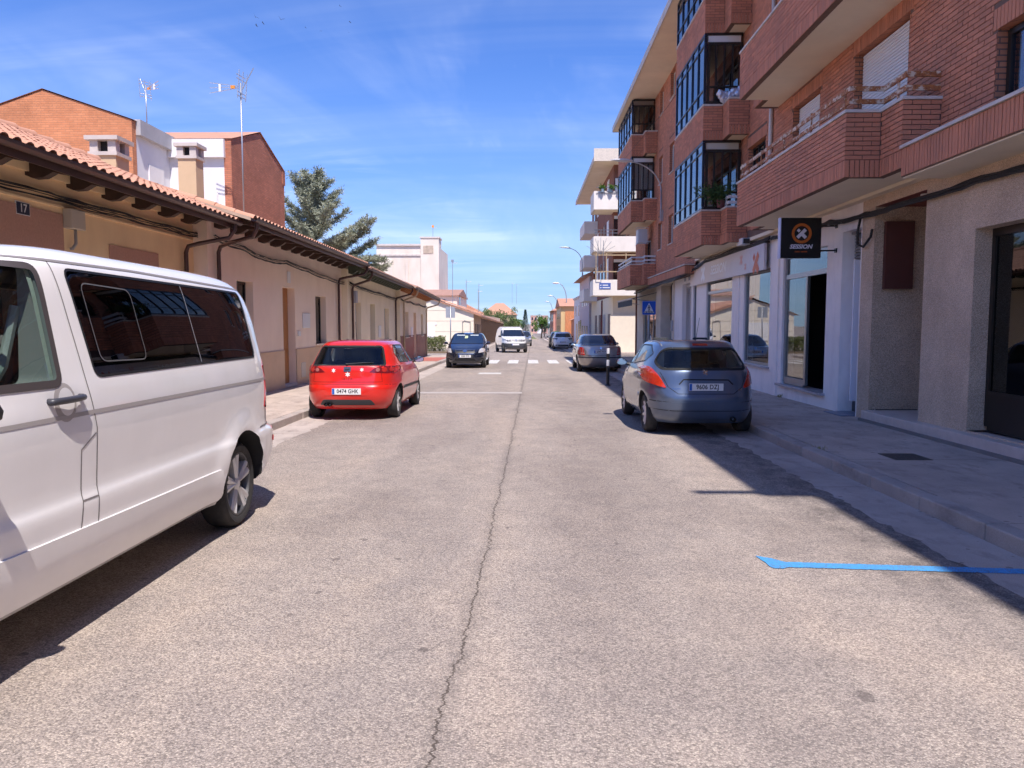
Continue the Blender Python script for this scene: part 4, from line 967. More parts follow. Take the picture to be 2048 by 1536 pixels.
bundle('cable_bundle', [(xa + .09, y, 3.36) for y in (2, 5, 8, 10.5, 12.5, 14, 15.4)], .008, 9, 'tangled dark cables clipped along the ochre wall under the eaves', 11, None, .015)
bundle('cable_bundle', [(xb + .09, 15.4, 3.34), (xb + .09, 17, 3.28), (xb + .09, 18.4, 3.16), (xb + .09, 20, 3.22), (xb + .09, 22, 3.14), (xb + .09, 24, 3.05), (xb + .09, 26.4, 3.0)], .008, 8, 'sagging dark cables along the peach wall under the brackets', 12, None, .03)
bundle('cable_bundle', [(xc + .08, 26.4, 3.0), (xc + .08, 29, 2.9), (xc + .08, 32, 2.85), (xc + .08, 36, 2.75)], .013, 6, 'looping dark cables on the cream house wall', 13, None, .03)
bundle('cable_bundle', [(xd + .08, 36, 2.75), (xd + .08, 39, 2.7), (xd + .08, 42, 2.65), (xd + .08, 45.4, 2.6)], .012, 5, 'dark cables on the end house wall beside the side street', 14, None, .06)
# ------------------------------------------------------------------ taller brick houses behind
OBR = mat('orange brick', (.44, .165, .075), .9, var=.12, vscale=.5)
OBRT = brick_tex('orange brickwork', (.66, .27, .13), (.58, .225, .105), (.50, .22, .12), .07)
RBRT = brick_tex('red brown brickwork', (.58, .21, .12), (.46, .165, .095), (.36, .17, .115), .065)
WHR = mat('white render', (.74, .73, .74), .85, var=.05, vscale=1.2, dirt=.15, dirtcol=(.5, .46, .42))
GB = thing('brick_house', 'two storey house with plain orange brick gable behind the ochre roof', 'house', (-14.8, 23.9, gz(24)))
MB().prism([(-17.5, -.5), (-12.1, -.5), (-12.1, 7.85), (-14.8, 8.75), (-17.5, 7.85)], 'y', 23.9, 24.15).build('gable_wall', OBRT, GB)
MB().box(-17.45, -12.12, 24.15, 32.0, -.5, 7.6).build('side_wall', WHR, GB)
MB().box(-12.3, -11.95, 24.15, 26.6, 7.45, 7.92).build('parapet', mat('grey coping', (.42, .41, .42), .85, var=.1), GB)
MB().add([(-12.05, 23.86, 7.86), (-14.8, 23.86, 8.79), (-17.6, 23.86, 7.86), (-12.05, 32, 7.86), (-14.8, 32, 8.79), (-17.6, 32, 7.86)], [(0, 1, 4, 3), (1, 2, 5, 4)]).build('roof', TILE, GB)
MB().box(-12.125, -12.08, 24.9, 25.9, 5.4, 6.7).build('window_shutter', WHITEPL, GB)
G2 = thing('brick_house', 'two storey house with red brown brick gable towards the street and white side wall', 'house', (-10, 26.4, gz(27)))
MB().prism([(26.4, -.5), (32.1, -.5), (32.1, 7.85), (29.25, 8.72), (26.4, 7.85)], 'x', -10.25, -10.0).build('gable_wall', RBRT, G2)
MB().box(-10.03, -9.98, 31.85, 32.2, 7.3, 7.85).build('corbel', RBRT, G2)
MB().box(-13.2, -10.25, 26.42, 32.08, -.5, 7.5).build('side_wall', WHR, G2)
MB().box(-13.0, -10.2, 26.25, 26.5, 7.22, 7.82).build('parapet', WHR, G2)
MB().add([(-9.96, 26.36, 7.86), (-9.96, 29.25, 8.77), (-9.96, 32.15, 7.86), (-16, 26.36, 7.86), (-16, 29.25, 8.77), (-16, 32.15, 7.86)], [(0, 1, 4, 3), (1, 2, 5, 4)]).build('roof', TILE, G2)
for k in range(9): MB().box(-13.2 + k * .37, -12.9 + k * .37, 26.40, 27.6, 7.88, 7.93) if False else None
MB().tube([(-10.9, 26.34, 4.6), (-10.9, 26.34, 5.6), (-10.5, 26.34, 5.6), (-10.5, 26.34, 6.1)], .03, 6).build('wall_pipe', WHR, G2)
MB().bar((-11.4, 26.4, 6.9), (-11.4, 26.0, 6.85), .05, 8).build('vent_spout', mat('grey conduit', (.33, .31, .3), .5), G2)
# ------------------------------------------------------------------ vehicles
def pchip(ts, vs, t):
    n = len(ts); i = 0
    while i < n - 2 and t > ts[i + 1]: i += 1
    def slope(k):
        if k == 0: return (vs[1] - vs[0]) / (ts[1] - ts[0])
        if k == n - 1: return (vs[-1] - vs[-2]) / (ts[-1] - ts[-2])
        a = (vs[k] - vs[k - 1]) / (ts[k] - ts[k - 1]); b = (vs[k + 1] - vs[k]) / (ts[k + 1] - ts[k])
        return 0 if a * b <= 0 else 2 * a * b / (a + b)
    h = ts[i + 1] - ts[i]; s = (t - ts[i]) / h; m0, m1 = slope(i), slope(i + 1)
    return (2 * s**3 - 3 * s**2 + 1) * vs[i] + (s**3 - 2 * s**2 + s) * h * m0 + (-2 * s**3 + 3 * s**2) * vs[i + 1] + (s**3 - s**2) * h * m1
def outline(yr, yf, w_, nr, nf, ym, n):
    def half(ye, ex):
        P = []
        for k in range(241):
            a = (pi / 2) * k / 240; P.append((w_ * abs(sin(a)) ** (2 / ex), ym + (ye - ym) * abs(cos(a)) ** (2 / ex)))
        L = [0]
        for p, q in zip(P, P[1:]): L.append(L[-1] + sqrt((p[0] - q[0]) ** 2 + (p[1] - q[1]) ** 2))
        out = []; j = 0
        for k in range(n + 1):
            t = L[-1] * k / n
            while j < 239 and L[j + 1] < t: j += 1
            s = (t - L[j]) / max(L[j + 1] - L[j], 1e-9); out.append((P[j][0] + (P[j + 1][0] - P[j][0]) * s, P[j][1] + (P[j + 1][1] - P[j][1]) * s))
        return out
    a = half(yr, nr); b = half(yf, nf)
    right = a + list(reversed(b))[1:]
    return right + [(-x, y) for x, y in reversed(right[1:-1])]
def body_mesh(layers, ym=0, n=22, sub=4, flares=(), fl=.02):
    K = len(layers); cols = list(zip(*layers)); V = []; Fc = []; m = 4 * n
    T = [i / sub for i in range((K - 1) * sub + 1)]; ts = list(range(K))
    for t in T:
        z, yr, yf, w_, nr, nf = (pchip(ts, c, t) for c in cols)
        for x, y in outline(yr, yf, w_, nr, nf, ym, n):
            for (cy_, cz_, R_) in flares:
                r = sqrt((y - cy_) ** 2 + (z - cz_) ** 2)
                if abs(x) > w_ * .8: x += math.copysign(fl * math.exp(-((r - R_ - .03) / .07) ** 2), x)
            V.append((x, y, z))
    for i in range(len(T) - 1):
        for j in range(m): Fc.append((i * m + j, i * m + (j + 1) % m, (i + 1) * m + (j + 1) % m, (i + 1) * m + j))
    Fc.append(tuple(range(m - 1, -1, -1))); Fc.append(tuple((len(T) - 1) * m + j for j in range(m)))
    me = bpy.data.meshes.new('body'); me.from_pydata(V, [], Fc); me.update()
    bm = bmesh.new(); bm.from_mesh(me); bmesh.ops.recalc_face_normals(bm, faces=bm.faces); bm.to_mesh(me); bm.free()
    return me
def round_poly(pts, r, seg=4):
    out = []; n = len(pts)
    for i in range(n):
        p, a, b = Vector(pts[i][:2]), Vector(pts[i - 1][:2]), Vector(pts[(i + 1) % n][:2])
        rr = pts[i][2] if len(pts[i]) > 2 else r
        d1, d2 = (a - p), (b - p); k = min(rr, d1.length * .45, d2.length * .45)
        q1, q2 = p + d1.normalized() * k, p + d2.normalized() * k
        for s in range(seg + 1):
            t = s / seg; out.append(tuple(q1 * (1 - t) ** 2 + p * 2 * t * (1 - t) + q2 * t * t))
    return out
CABIN = mat('cabin lining', (.20, .20, .21), .85)
class Car:
    def __init__(s, name, label, layers, paint, cat='car', group=None, ym=0, flares=(), fl=.02, wheels=None, R=.30, tw=.2, track=.74, n=22, sub=4):
        s.root = thing(name, label, cat, (0, 0, 0), group); s.paint = paint
        me = body_mesh(layers, ym, n, sub, flares, fl); s.me = me
        bm = bmesh.new(); bm.from_mesh(me); s.bvh = BVHTree.FromBMesh(bm); bm.free()
        s.cut = []; s.ncab = 7; s.wheels = wheels; s.R = R; s.tw = tw; s.track = track; s.hw = max(l[3] for l in layers)
    def hit(s, axis, a, b):
        o, d = {'-y': ((a, -9, b), (0, 1, 0)), '+y': ((a, 9, b), (0, -1, 0)), '+x': ((9, a, b), (-1, 0, 0)), '-x': ((-9, a, b), (1, 0, 0)), '+z': ((a, b, 9), (0, 0, -1))}[axis]
        h = s.bvh.ray_cast(Vector(o), Vector(d))
        if h[0] is None:
            h = s.bvh.find_nearest(Vector(o) + Vector(d) * 8); return h[0], h[1]
        return h[0], h[1]
    def patch(s, name, axis, poly, m, off=.004, th=.012, step=.08, parent=None, smooth=True, rnd=None):
        """a panel laid on the bodywork: outline in side/front view projected along axis"""
        if rnd is not None: poly = round_poly(poly, rnd)
        bm = bmesh.new(); f = bm.faces.new([bm.verts.new((p[0], p[1], 0)) for p in poly])
        xs = [p[0] for p in poly]; zs = [p[1] for p in poly]
        for lo, hi, no in ((min(xs), max(xs), (1, 0, 0)), (min(zs), max(zs), (0, 1, 0))):
            k = int((hi - lo) / step)
            for i in range(1, k + 1):
                t = lo + (hi - lo) * i / (k + 1)
                bmesh.ops.bisect_plane(bm, geom=bm.verts[:] + bm.edges[:] + bm.faces[:], plane_co=(no[0] * t, no[1] * t, 0), plane_no=no)
        top = {}
        for v in bm.verts:
            c, nrm = s.hit(axis, v.co.x, v.co.y); top[v] = (c + nrm * off, nrm)
        for v, (c, _) in top.items(): v.co = c
        if th:
            fs = bm.faces[:]; ed = [e for e in bm.edges if e.is_boundary]
            r = bmesh.ops.extrude_edge_only(bm, edges=ed); nv = [g for g in r['geom'] if isinstance(g, bmesh.types.BMVert)]
            for v in nv:
                c, nrm = s.bvh.find_nearest(v.co)[:2]; v.co = v.co - nrm * th
        bmesh.ops.recalc_face_normals(bm, faces=bm.faces)
        me = bpy.data.meshes.new(name); bm.to_mesh(me); bm.free()
        # outward check
        o = link(name, me, m, parent or s.root, smooth, 40)
        p = max(me.polygons, key=lambda q: q.area); nrm = s.bvh.find_nearest(p.center)[1]
        if p.normal.dot(nrm) < 0: me.flip_normals()
        return o
    def strip(s, name, axis, pts, w_, m, off=.003, parent=None, n=30, mb=None, closed=False):
        """a thin line (shut gap, trim) following the bodywork"""
        if closed: pts = list(pts) + [pts[0]]
        P = []
        for a, b in zip(pts, pts[1:]):
            k = max(2, int(n * sqrt((a[0] - b[0]) ** 2 + (a[1] - b[1]) ** 2))); P += [(a[0] + (b[0] - a[0]) * i / k, a[1] + (b[1] - a[1]) * i / k) for i in range(k)]
        P.append(pts[-1]); out = mb or MB(); k0 = len(out.v); H_ = [s.hit(axis, *p) for p in P]
        for i in range(len(P)):
            a, b = H_[max(i - 1, 0)][0], H_[min(i + 1, len(P) - 1)][0]; nrm = H_[i][1]
            if closed and i in (0, len(P) - 1): a, b = H_[-2][0], H_[1][0]
            sd = nrm.cross((b - a)).normalized() * (w_ / 2)
            for sg in (-1, 1):
                q = H_[i][0] + sd * sg; c, n2 = s.bvh.find_nearest(q)[:2]; out.v.append(tuple(c + n2 * off))
        for i in range(len(P) - 1): out.f.append((k0 + 2 * i, k0 + 2 * i + 1, k0 + 2 * i + 3, k0 + 2 * i + 2))
        if mb is None: return out.build(name, m, parent or s.root, True)
    def cutter(s, poly, axis, a, b):
        me = MB().prism(poly, axis, a, b).mesh('cutter'); me.materials.append(CABIN if len(s.cut) < s.ncab else DARKIN); s.cut.append(me)
    def finish(s, arch=.055, well=True):
        s.ncab = 0
        o = link('body', s.me, s.paint, s.root, True)
        if well:
            for (y, z) in s.wheels:
                for sg in (-1, 1):
                    r = s.R + arch; P = [(y + r * cos(2 * pi * k / 40), z + r * sin(2 * pi * k / 40)) for k in range(40)]
                    x0, x1 = sorted((sg * (s.hw + .2), sg * (s.track - s.tw - .08))); s.cutter(P, 'x', x0, x1)
        def attempt(meshes, jit):
            cs = []; rj = random.Random(jit)
            for me in meshes:
                c = bpy.data.objects.new('cut', me); COL.objects.link(c); cs.append(c)
                if jit: c.location = (rj.uniform(-.003, .003), rj.uniform(-.003, .003), rj.uniform(-.003, .003))
                md = o.modifiers.new('b', 'BOOLEAN'); md.operation = 'DIFFERENCE'; md.object = c; md.solver = 'EXACT'
                try: md.material_mode = 'TRANSFER'
                except Exception: pass
            dg = bpy.context.evaluated_depsgraph_get(); dg.update()
            nm = bpy.data.meshes.new_from_object(o.evaluated_get(dg)); o.modifiers.clear()
            for c in cs: bpy.data.objects.remove(c)
            return nm
        full = len(s.me.polygons)
        for jit in range(6):
            nm = attempt(s.cut, jit)
            if len(nm.polygons) > full * .45: break
        print(s.root.name, full, len(nm.polygons), jit)
        o.data = nm; nm.name = 'body'
        nm.polygons.foreach_set('use_smooth', [True] * len(nm.polygons)); nm.set_sharp_from_angle(angle=radians(32))
        s.body = o; return o
    def add_wheels(s, rimm, style=5, rim_r=None, bolt=True, cover=False):
        TY = mat('tyre rubber', (.030, .028, .028), .85, var=.2, vscale=12, dirt=.35, dirtcol=(.13, .115, .10), dscale=6); R, tw = s.R, s.tw; rr = rim_r or R * .66
        W = bpy.data.objects.new('wheel', None); COL.objects.link(W); W.parent = s.root
        # outer face towards +x
        h = tw / 2
        prof = [(rr, -h * .8), (rr + .02, -h * .95), (R * .90, -h), (R - .012, -h * .82), (R, -h * .6), (R, h * .6), (R - .012, h * .82), (R * .90, h), (rr + .025, h * .98), (rr + .004, h * .86), (rr - .004, h * .80)]
        link('tyre', MB().lathe(prof, 40).mesh('tyre'), TY, W, True, 35)
        gr = MB()
        rim = MB().lathe([(rr + .006, h * .86), (rr + .002, h * .90), (rr - .012, h * .88), (rr - .022, h * .70), (rr - .03, h * .2), (rr - .03, -h * .5), (.05, -h * .5)], 40)
        ro = link('rim', rim.mesh('rim'), mat('rim barrel', (.10, .10, .105), .5, .6), W, True, 35)
        sp = MB(); n = style
        def P(r, a, x): return (x, r * cos(a), r * sin(a))
        for k in range(n):
            a0 = 2 * pi * k / n + pi / 2
            for off in ((-.17, .17) if n <= 5 else (0,)):
                wd0, wd1 = (.13, .135) if n <= 5 else (.16, .13)
                ri, ro_ = .045, rr - .012; a1 = a0 + off * (1 if n <= 5 else 0); ai = a0 + off * .55
                q = [P(ri, ai - wd0 * 3.2, h * .72), P(ri, ai + wd0 * 3.2, h * .72), P(ro_, a1 + wd1, h * .84), P(ro_, a1 - wd1, h * .84), P(ri * 1.2, ai, h * .86), P(ro_, a1, h * .93), P(ro_, a1 + wd1, h * .4), P(ro_, a1 - wd1, h * .4), P(ri, ai - wd0 * 3, h * .3), P(ri, ai + wd0 * 3, h * .3)]
                sp.add(q, [(0, 4, 5, 3), (4, 1, 2, 5), (1, 9, 6, 2), (0, 3, 7, 8)])
        sp.lathe([(.001, h * .90), (.03, h * .90), (.042, h * .84), (.062, h * .76), (.062, h * .3)], 20)
        link('spokes', sp.mesh('spokes'), rimm, W)
        link('brake_disc', MB().lathe([(.001, -h * .1), (rr * .72, -h * .1), (rr * .72, -h * .2)], 24).mesh('brake_disc'), mat('dark steel', (.05, .048, .046), .5, .7), W, True, 40)
        first = True
        for (y, z) in s.wheels:
            for sg in (1, -1):
                w_ = W if first else copy_tree(W, s.root); first = False
                w_.location = (sg * (s.track - h), y, z); w_.rotation_euler = (random.uniform(0, 1), 0, 0 if sg > 0 else pi)
    def place(s, x, y, rz):
        s.root.location = (x, y, gz(y)); pitch = math.atan(SL) * (1 if abs(rz) < 1.5 else -1)
        s.root.rotation_euler = (pitch, 0, rz); return s
    def text(s, name, txt, axis, a, b, size, m, off=.006, bold=.0, xs=1.0, parent=None, shear=0, rot=True):
        me = text_mesh(txt, size, bold, shear, 1.0, xs)
        sg = {'-y': 1, '+y': -1}[axis]
        for v in me.vertices:
            c, nrm = s.hit(axis, a + sg * v.co.x, b + v.co.y); v.co = c + nrm * off
        return link(name, me, m, parent or s.root)
    def plate(s, axis, a, b, txt, w_=.52, h=.11, inset=.0, m=None, off=.012):
        """flat number plate standing on the bodywork"""
        c = [s.hit(axis, a + dx, b + dz)[0].y for dx in (-w_ / 2, 0, w_ / 2) for dz in (-h / 2, h / 2)]
        sg = -1 if axis == '-y' else 1
        y = (min(c) if sg < 0 else max(c)) + sg * (.006 + inset)
        WH = mat('plate white', (.74, .73, .72), .45)
        def bx(mb_, x0, x1, z0, z1, d): y0, y1 = sorted((y, y + sg * d)); mb_.box(a + x0, a + x1, y0, y1, b + z0, b + z1)
        p = MB(); bx(p, -w_ / 2, w_ / 2, -h / 2, h / 2, .008); po = p.build('number_plate', m or WH, s.root)
        q = MB(); dl = -w_ / 2 if axis == '-y' else w_ / 2 - .045; bx(q, dl + .004, dl + .045, -h / 2 + .004, h / 2 - .004, .0095); q.build('country_band', mat('plate blue', (.01, .10, .45), .4), po)
        if txt:
            me = text_mesh(txt, .098, .0022, 0, 1.05, .86); M_ = Matrix.Translation((a - sg * .0 + (.02 if axis == '-y' else -.02), y + sg * .0098, b)) @ (Matrix.Identity(4) if axis == '-y' else Matrix.Rotation(pi, 4, 'Z')) @ Matrix.Rotation(radians(90), 4, 'X')
            me.transform(M_); link('registration', me, mat('plate black', (.02, .02, .025), .5), po)
        return po
    def interior(s, seats, m, wheel=None, floor=None):
        mb_ = MB()
        for (x, y, z, w_, h, lean) in seats:
            mb_.add([(x - w_ / 2, y, z), (x + w_ / 2, y, z), (x + w_ / 2, y + .14, z), (x - w_ / 2, y + .14, z), (x - w_ * .42, y - lean, z + h), (x + w_ * .42, y - lean, z + h), (x + w_ * .42, y - lean + .1, z + h), (x - w_ * .42, y - lean + .1, z + h)], [(0, 1, 5, 4), (1, 2, 6, 5), (2, 3, 7, 6), (3, 0, 4, 7), (4, 5, 6, 7)])
            mb_.box(x - .13, x + .13, y - lean - .02, y - lean + .08, z + h + .02, z + h + .2)
        o = mb_.build('seats', m, s.root); bevelled(o, .03, 3)
        if wheel:
            x, y, z = wheel; t = []
            for k in range(25):
                a = 2 * pi * k / 24; t.append((x + .18 * cos(a), y + .18 * sin(a) * .35, z + .18 * sin(a)))
            MB().tube(t, .014, 6, None, False).build('steering_wheel', m, s.root, True)
    def mirror(s, y, z, x, m, gm=None, sz=(.2, .12, .13)):
        for sg in (-1, 1):
            mb_ = MB(); X = sg * x; pts = []
            for k in range(12):
                a = 2 * pi * k / 12; pts.append((sz[0] / 2 * cos(a) * (1 - .12 * sin(a)), sz[2] / 2 * sin(a)))
            prof = [(1.0, 0), (1.02, .03), (.92, sz[1] * .6), (.6, sz[1])]
            k0 = len(mb_.v)
            for sc, dy in prof:
                for px, pz in pts: mb_.v.append((X + sg * sz[0] * .4 + px * sc, y + dy, z + pz * sc))
            for i in range(len(prof) - 1):
                for j in range(12): mb_.f.append((k0 + i * 12 + j, k0 + i * 12 + (j + 1) % 12, k0 + (i + 1) * 12 + (j + 1) % 12, k0 + (i + 1) * 12 + j))
            mb_.f.append(tuple(k0 + 36 + j for j in range(12)))
            mb_.tube([(X - sg * .06, y + .05, z - .05), (X + sg * .06, y + .04, z - .03)], .025, 6)
            o = mb_.build('door_mirror', m, s.root, True, 50)
            g = MB().add([(X + sg * sz[0] * .4 + px * .93, y + .006, z + pz * .93) for px, pz in pts], [tuple(range(12))]).build('mirror_glass', mat('mirror glass', (.6, .6, .62), .03, 1.), o)
def paint(name, col, metal=0., rough=.35, flake=0.):
    m = mat(name, col, rough, metal, coat=1., spec=.5, croughness=.03, var=.03, vscale=2.5, dirt=.05, dirtcol=(.40, .36, .33), dscale=2.2)
    return m
TRIM = mat('black trim plastic', (.022, .022, .024), .55)
GAP = mat('shut gap', (.010, .010, .010), .8)
CARGL = glass('car glass', (.62, .68, .67), 1.5, wobble=False)
DKGL = glass('tinted car glass', (.06, .065, .07), 1.52, wobble=False)
OPGL = mat('dark far car glass', (.012, .015, .020), .06, spec=.8)
REDL = mat('red lamp lens', (.42, .012, .010), .12, coat=.6, var=.15, vscale=40)
CLRL = mat('clear lamp lens', (.62, .60, .60), .12, .3, coat=.6)
CHROME = mat('chrome', (.65, .65, .67), .12, 1.)
ALLOY = mat('alloy wheel paint', (.66, .65, .66), .3, .35)
SEAT = mat('dark seat cloth', (.035, .036, .040), .9)

# ---------------- white minivan, nearest on the left, facing the camera
VW = paint('white van paint', (.92, .89, .885), 0, .3)
lv_ = [(.28, -2.20, 2.75, .83, 6, 5), (.36, -2.43, 2.86, .895, 10, 5), (.54, -2.50, 2.90, .926, 11, 5), (.71, -2.495, 2.89, .936, 11, 5), (.79, -2.38, 2.88, .922, 10, 5), (1.08, -2.355, 2.80, .932, 10, 5), (1.19, -2.345, 2.62, .930, 10, 5), (1.30, -2.335, 2.10, .920, 10, 6),
       (1.40, -2.315, 1.92, .903, 10, 7), (1.66, -2.27, 1.66, .855, 10, 7), (1.87, -2.20, 1.44, .815, 9, 7), (1.97, -2.13, 1.28, .785, 8, 7), (2.03, -2.05, 1.15, .745, 7, 6), (2.07, -1.9, .95, .68, 6, 6), (2.095, -1.6, .6, .52, 5, 5), (2.105, -1.1, .1, .25, 4, 4)]
WB = [(-1.47, .352), (2.18, .352)]
van = Car('minivan', 'large white passenger minivan parked on the left, nearest to the camera', lv_, VW, 'van', None, 0, [(y, z, .455) for y, z in WB], .030, WB, .352, .225, .885, 28, 4)
w_front = [(1.75, 1.36), (.99, 1.36), (.97, 1.95), (1.42, 1.95)]
w_mid = [(.66, 1.375), (-1.86, 1.40), (-1.80, 1.945), (.74, 1.955)]
van.cutter([(1.7, 1.30), (-2.05, 1.30), (-1.98, 1.985), (1.25, 1.985)], 'x', -.70, .70)
for sx in (-1, 1):
    a, b = sorted((sx * .5, sx * 1.2)); van.cutter(round_poly(w_front, .05), 'x', a, b); van.cutter(round_poly(w_mid, .05), 'x', a, b)
van.cutter([(-.62, 1.38), (.62, 1.38), (.56, 1.93), (-.56, 1.93)], 'y', -2.6, -1.9)
van.finish(.095)
for ax in ('-x', '+x'):
    van.patch('front_window', ax, w_front, glass('green car glass', (.66, .76, .71), 1.5, wobble=False), -.006, 0, .1, rnd=.05)
    van.patch('rear_side_window', ax, w_mid, DKGL, -.003, 0, .1, rnd=.06)
van.patch('windscreen', '+y', [(-.74, 1.34), (.74, 1.34), (.65, 1.90), (-.65, 1.90)], DKGL, .004, 0, .12, rnd=.05)
van.patch('tailgate_window', '-y', [(-.63, 1.37), (.63, 1.37), (.57, 1.94), (-.57, 1.94)], DKGL, -.004, 0, .12, rnd=.05)
fr_ = mat('window gasket', (.014, .014, .015), .5)
van.strip('window_seal', '-x', round_poly(w_mid, .06), .016, fr_, .003, closed=True)
van.strip('front_window_frame', '-x', round_poly(w_front, .05), .040, mat('grey window frame', (.075, .062, .06), .5), .004, closed=True)
van.strip('pane_joint', '-x', [(-.73, 1.40), (-.64, 1.945)], .008, mat('pale seal', (.35, .35, .37), .5), .002)
van.strip('sliding_pane_frame', '-x', round_poly([(.57, 1.455), (.05, 1.45), (.10, 1.875), (.62, 1.89)], .06), .008, mat('grey seal', (.12, .12, .125), .4), .001, closed=True)
DG = mat('door groove', (.22, .20, .195), .6)
van.strip('door_gap', '-x', [(.74, .36), (.72, .75), (.71, 1.10), (.76, 1.34), (.84, 2.0)], .009, DG, .0015)
van.strip('filler_flap_gap', '-x', [(.92, .38), (.87, .73), (.86, 1.00), (.72, 1.075)], .009, DG, .0015)
van.strip('filler_flap_base', '-x', [(.87, .73), (.72, .73)], .009, DG, .0015)
van.strip('front_door_gap', '-x', [(2.0, .45), (1.98, 1.15), (1.85, 1.36)], .010, DG, .0015)
van.strip('waist_groove', '-x', [(2.3, 1.18), (.74, 1.19), (-2.30, 1.195)], .022, mat('waist groove grey', (.42, .385, .375), .5), .0025)
van.strip('roof_gutter', '-x', [(1.2, 1.99), (0, 2.0), (-1.95, 1.975)], .016, mat('gutter grey', (.27, .245, .24), .5), .003)
for ax in ('-x', '+x'):
    van.patch('side_skirt', ax, [(1.68, .33), (-.96, .33), (-1.0, .45), (-.96, .565), (1.70, .60)], VW, .011, .02, .12, rnd=.02)
    van.patch('tail_lamp', ax, [(-2.25, .93), (-2.33, .93), (-2.32, 1.30), (-2.27, 1.30)], REDL, .006, .012, .05, rnd=.02)
van.strip('bumper_joint', '-x', [(-1.86, .775), (-2.33, .785)], .014, DG, .002)
van.patch('reflector', '-x', [(-2.28, .60), (-2.38, .60), (-2.38, .645), (-2.28, .645)], REDL, .010, .006, .03, rnd=.01)
for sg in (-1, 1): van.patch('tail_lamp', '-y', [(sg * .80, .93), (sg * .905, .93), (sg * .89, 1.32), (sg * .78, 1.32)][::sg], REDL, .004, .012, .05, rnd=.02)
van.patch('bumper', '-y', [(-.74, .44), (.74, .44), (.74, .72), (-.74, .72)], VW, .010, .02, .09, rnd=.06)
van.patch('handle_recess_shade', '-x', [(.975 + .092 * cos(2 * pi * k / 24), 1.262 + .10 * sin(2 * pi * k / 24)) for k in range(24)], mat('recess shade tone', (.46, .42, .41), .4), .0015, 0, .05)  # flat disc; the dish's shading is put into its greyer colour
van.patch('recess_bowl', '-x', [(.965 + .066 * cos(2 * pi * k / 24), 1.265 + .072 * sin(2 * pi * k / 24)) for k in range(24)], VW, .003, 0, .05)
hd = MB(); P = []
for k in range(9):
    y = 1.10 - .25 * k / 8; x, _ = van.hit('-x', y, 1.275); P.append((x.x - .024 - .012 * sin(pi * k / 8), y, 1.275 + .004 * k / 8))
hd.tube([(P[0][0] + .03, P[0][1] + .005, 1.275)] + P + [(P[-1][0] + .03, P[-1][1] - .005, P[-1][2])], .018, 8)
hd.build('door_handle', mat('dark handle plastic', (.045, .045, .055), .4), van.root, True)
van.interior([(-.42, 1.05, .95, .5, .66, .18), (.42, 1.05, .95, .5, .66, .18), (0, -.15, .95, 1.2, .62, .15), (0, -1.2, .95, 1.2, .62, .15)], mat('grey seat', (.07, .07, .075), .9), (-.42, 1.75, 1.36))
pil = MB().box(-.775, -.70, .72, .93, 1.0, 1.98); pil.box(.70, .775, .72, .93, 1.0, 1.98); bevelled(pil.build('pillar_trim', mat('grey green pillar trim', (.42, .47, .44), .7), van.root), .03)
van.strip('window_guide', '-x', [(1.02, 1.37), (1.0, 1.94)], .03, mat('pale guide rail', (.5, .55, .52), .6), -.02)
MB().tube([(-.69, .98, 1.75), (-.66, 1.05, 1.45), (-.60, 1.1, 1.3), (-.5, 1.15, 1.1)], .024, 6).build('seat_belt', mat('grey belt', (.30, .31, .32), .6), van.root)
MB().tube([(-.5, 1.15, 1.62), (-.4, 1.2, 1.66), (-.3, 1.22, 1.60), (-.2, 1.2, 1.5)], .03, 6).build('red_strap', mat('red cloth', (.35, .05, .03), .8), van.root)
van.add_wheels(ALLOY, 5, .258)
van.mirror(1.75, 1.30, .96, TRIM)
van.place(-3.27, 4.82, pi)

# ---------------- red hatchback, left, seen from behind
RED = paint('red car paint', (.66, .014, .007), 0, .3)
lr = [(.20, -1.80, 1.80, .74, 5, 4.5), (.30, -1.915, 1.90, .80, 5, 4.5), (.46, -1.965, 1.955, .835, 5, 4.5), (.58, -1.97, 1.96, .845, 5, 4.5), (.66, -1.935, 1.94, .848, 5, 4.5), (.80, -1.905, 1.84, .846, 5.5, 4), (.88, -1.90, 1.55, .838, 5.5, 4), (.96, -1.885, 1.05, .822, 5.5, 4.5),
      (1.02, -1.845, .85, .795, 5, 5), (1.16, -1.735, .58, .735, 5, 5), (1.30, -1.61, .30, .672, 5, 5), (1.375, -1.52, .12, .625, 5, 5), (1.415, -1.43, -.02, .565, 4.5, 4.5), (1.437, -1.25, -.2, .45, 4, 4), (1.447, -.95, -.45, .22, 3.5, 3.5)]
WR = [(-1.24, .295), (1.22, .295)]
red = Car('hatchback', 'red hatchback with white flower stickers on its tailgate, parked on the left', lr, RED, 'car', None, -.1, [(y, z, .345) for y, z in WR], .016, WR, .295, .19, .815)
rw = [(-.66, .985), (.66, .985), (.555, 1.335), (-.555, 1.335)]
sw1 = [(.88, .99), (.02, 1.0), (.0, 1.33), (.38, 1.31)]; sw2 = [(-.06, 1.0), (-.98, 1.03), (-1.12, 1.20), (-.92, 1.345), (-.09, 1.335)]
red.cutter([(.8, .95), (-1.5, .95), (-1.15, 1.345), (.1, 1.35)], 'x', -.50, .50)
for sx in (-1, 1):
    a, b = sorted((sx * .4, sx * 1.1)); red.cutter(round_poly(sw1, .05), 'x', a, b); red.cutter(round_poly(sw2, .06), 'x', a, b)
red.cutter(round_poly(rw, .06), 'y', -2.3, -1.2); red.cutter(round_poly([(-.64, 1.0), (.64, 1.0), (.54, 1.33), (-.54, 1.33)], .06), 'y', .0, 1.6)
red.finish()
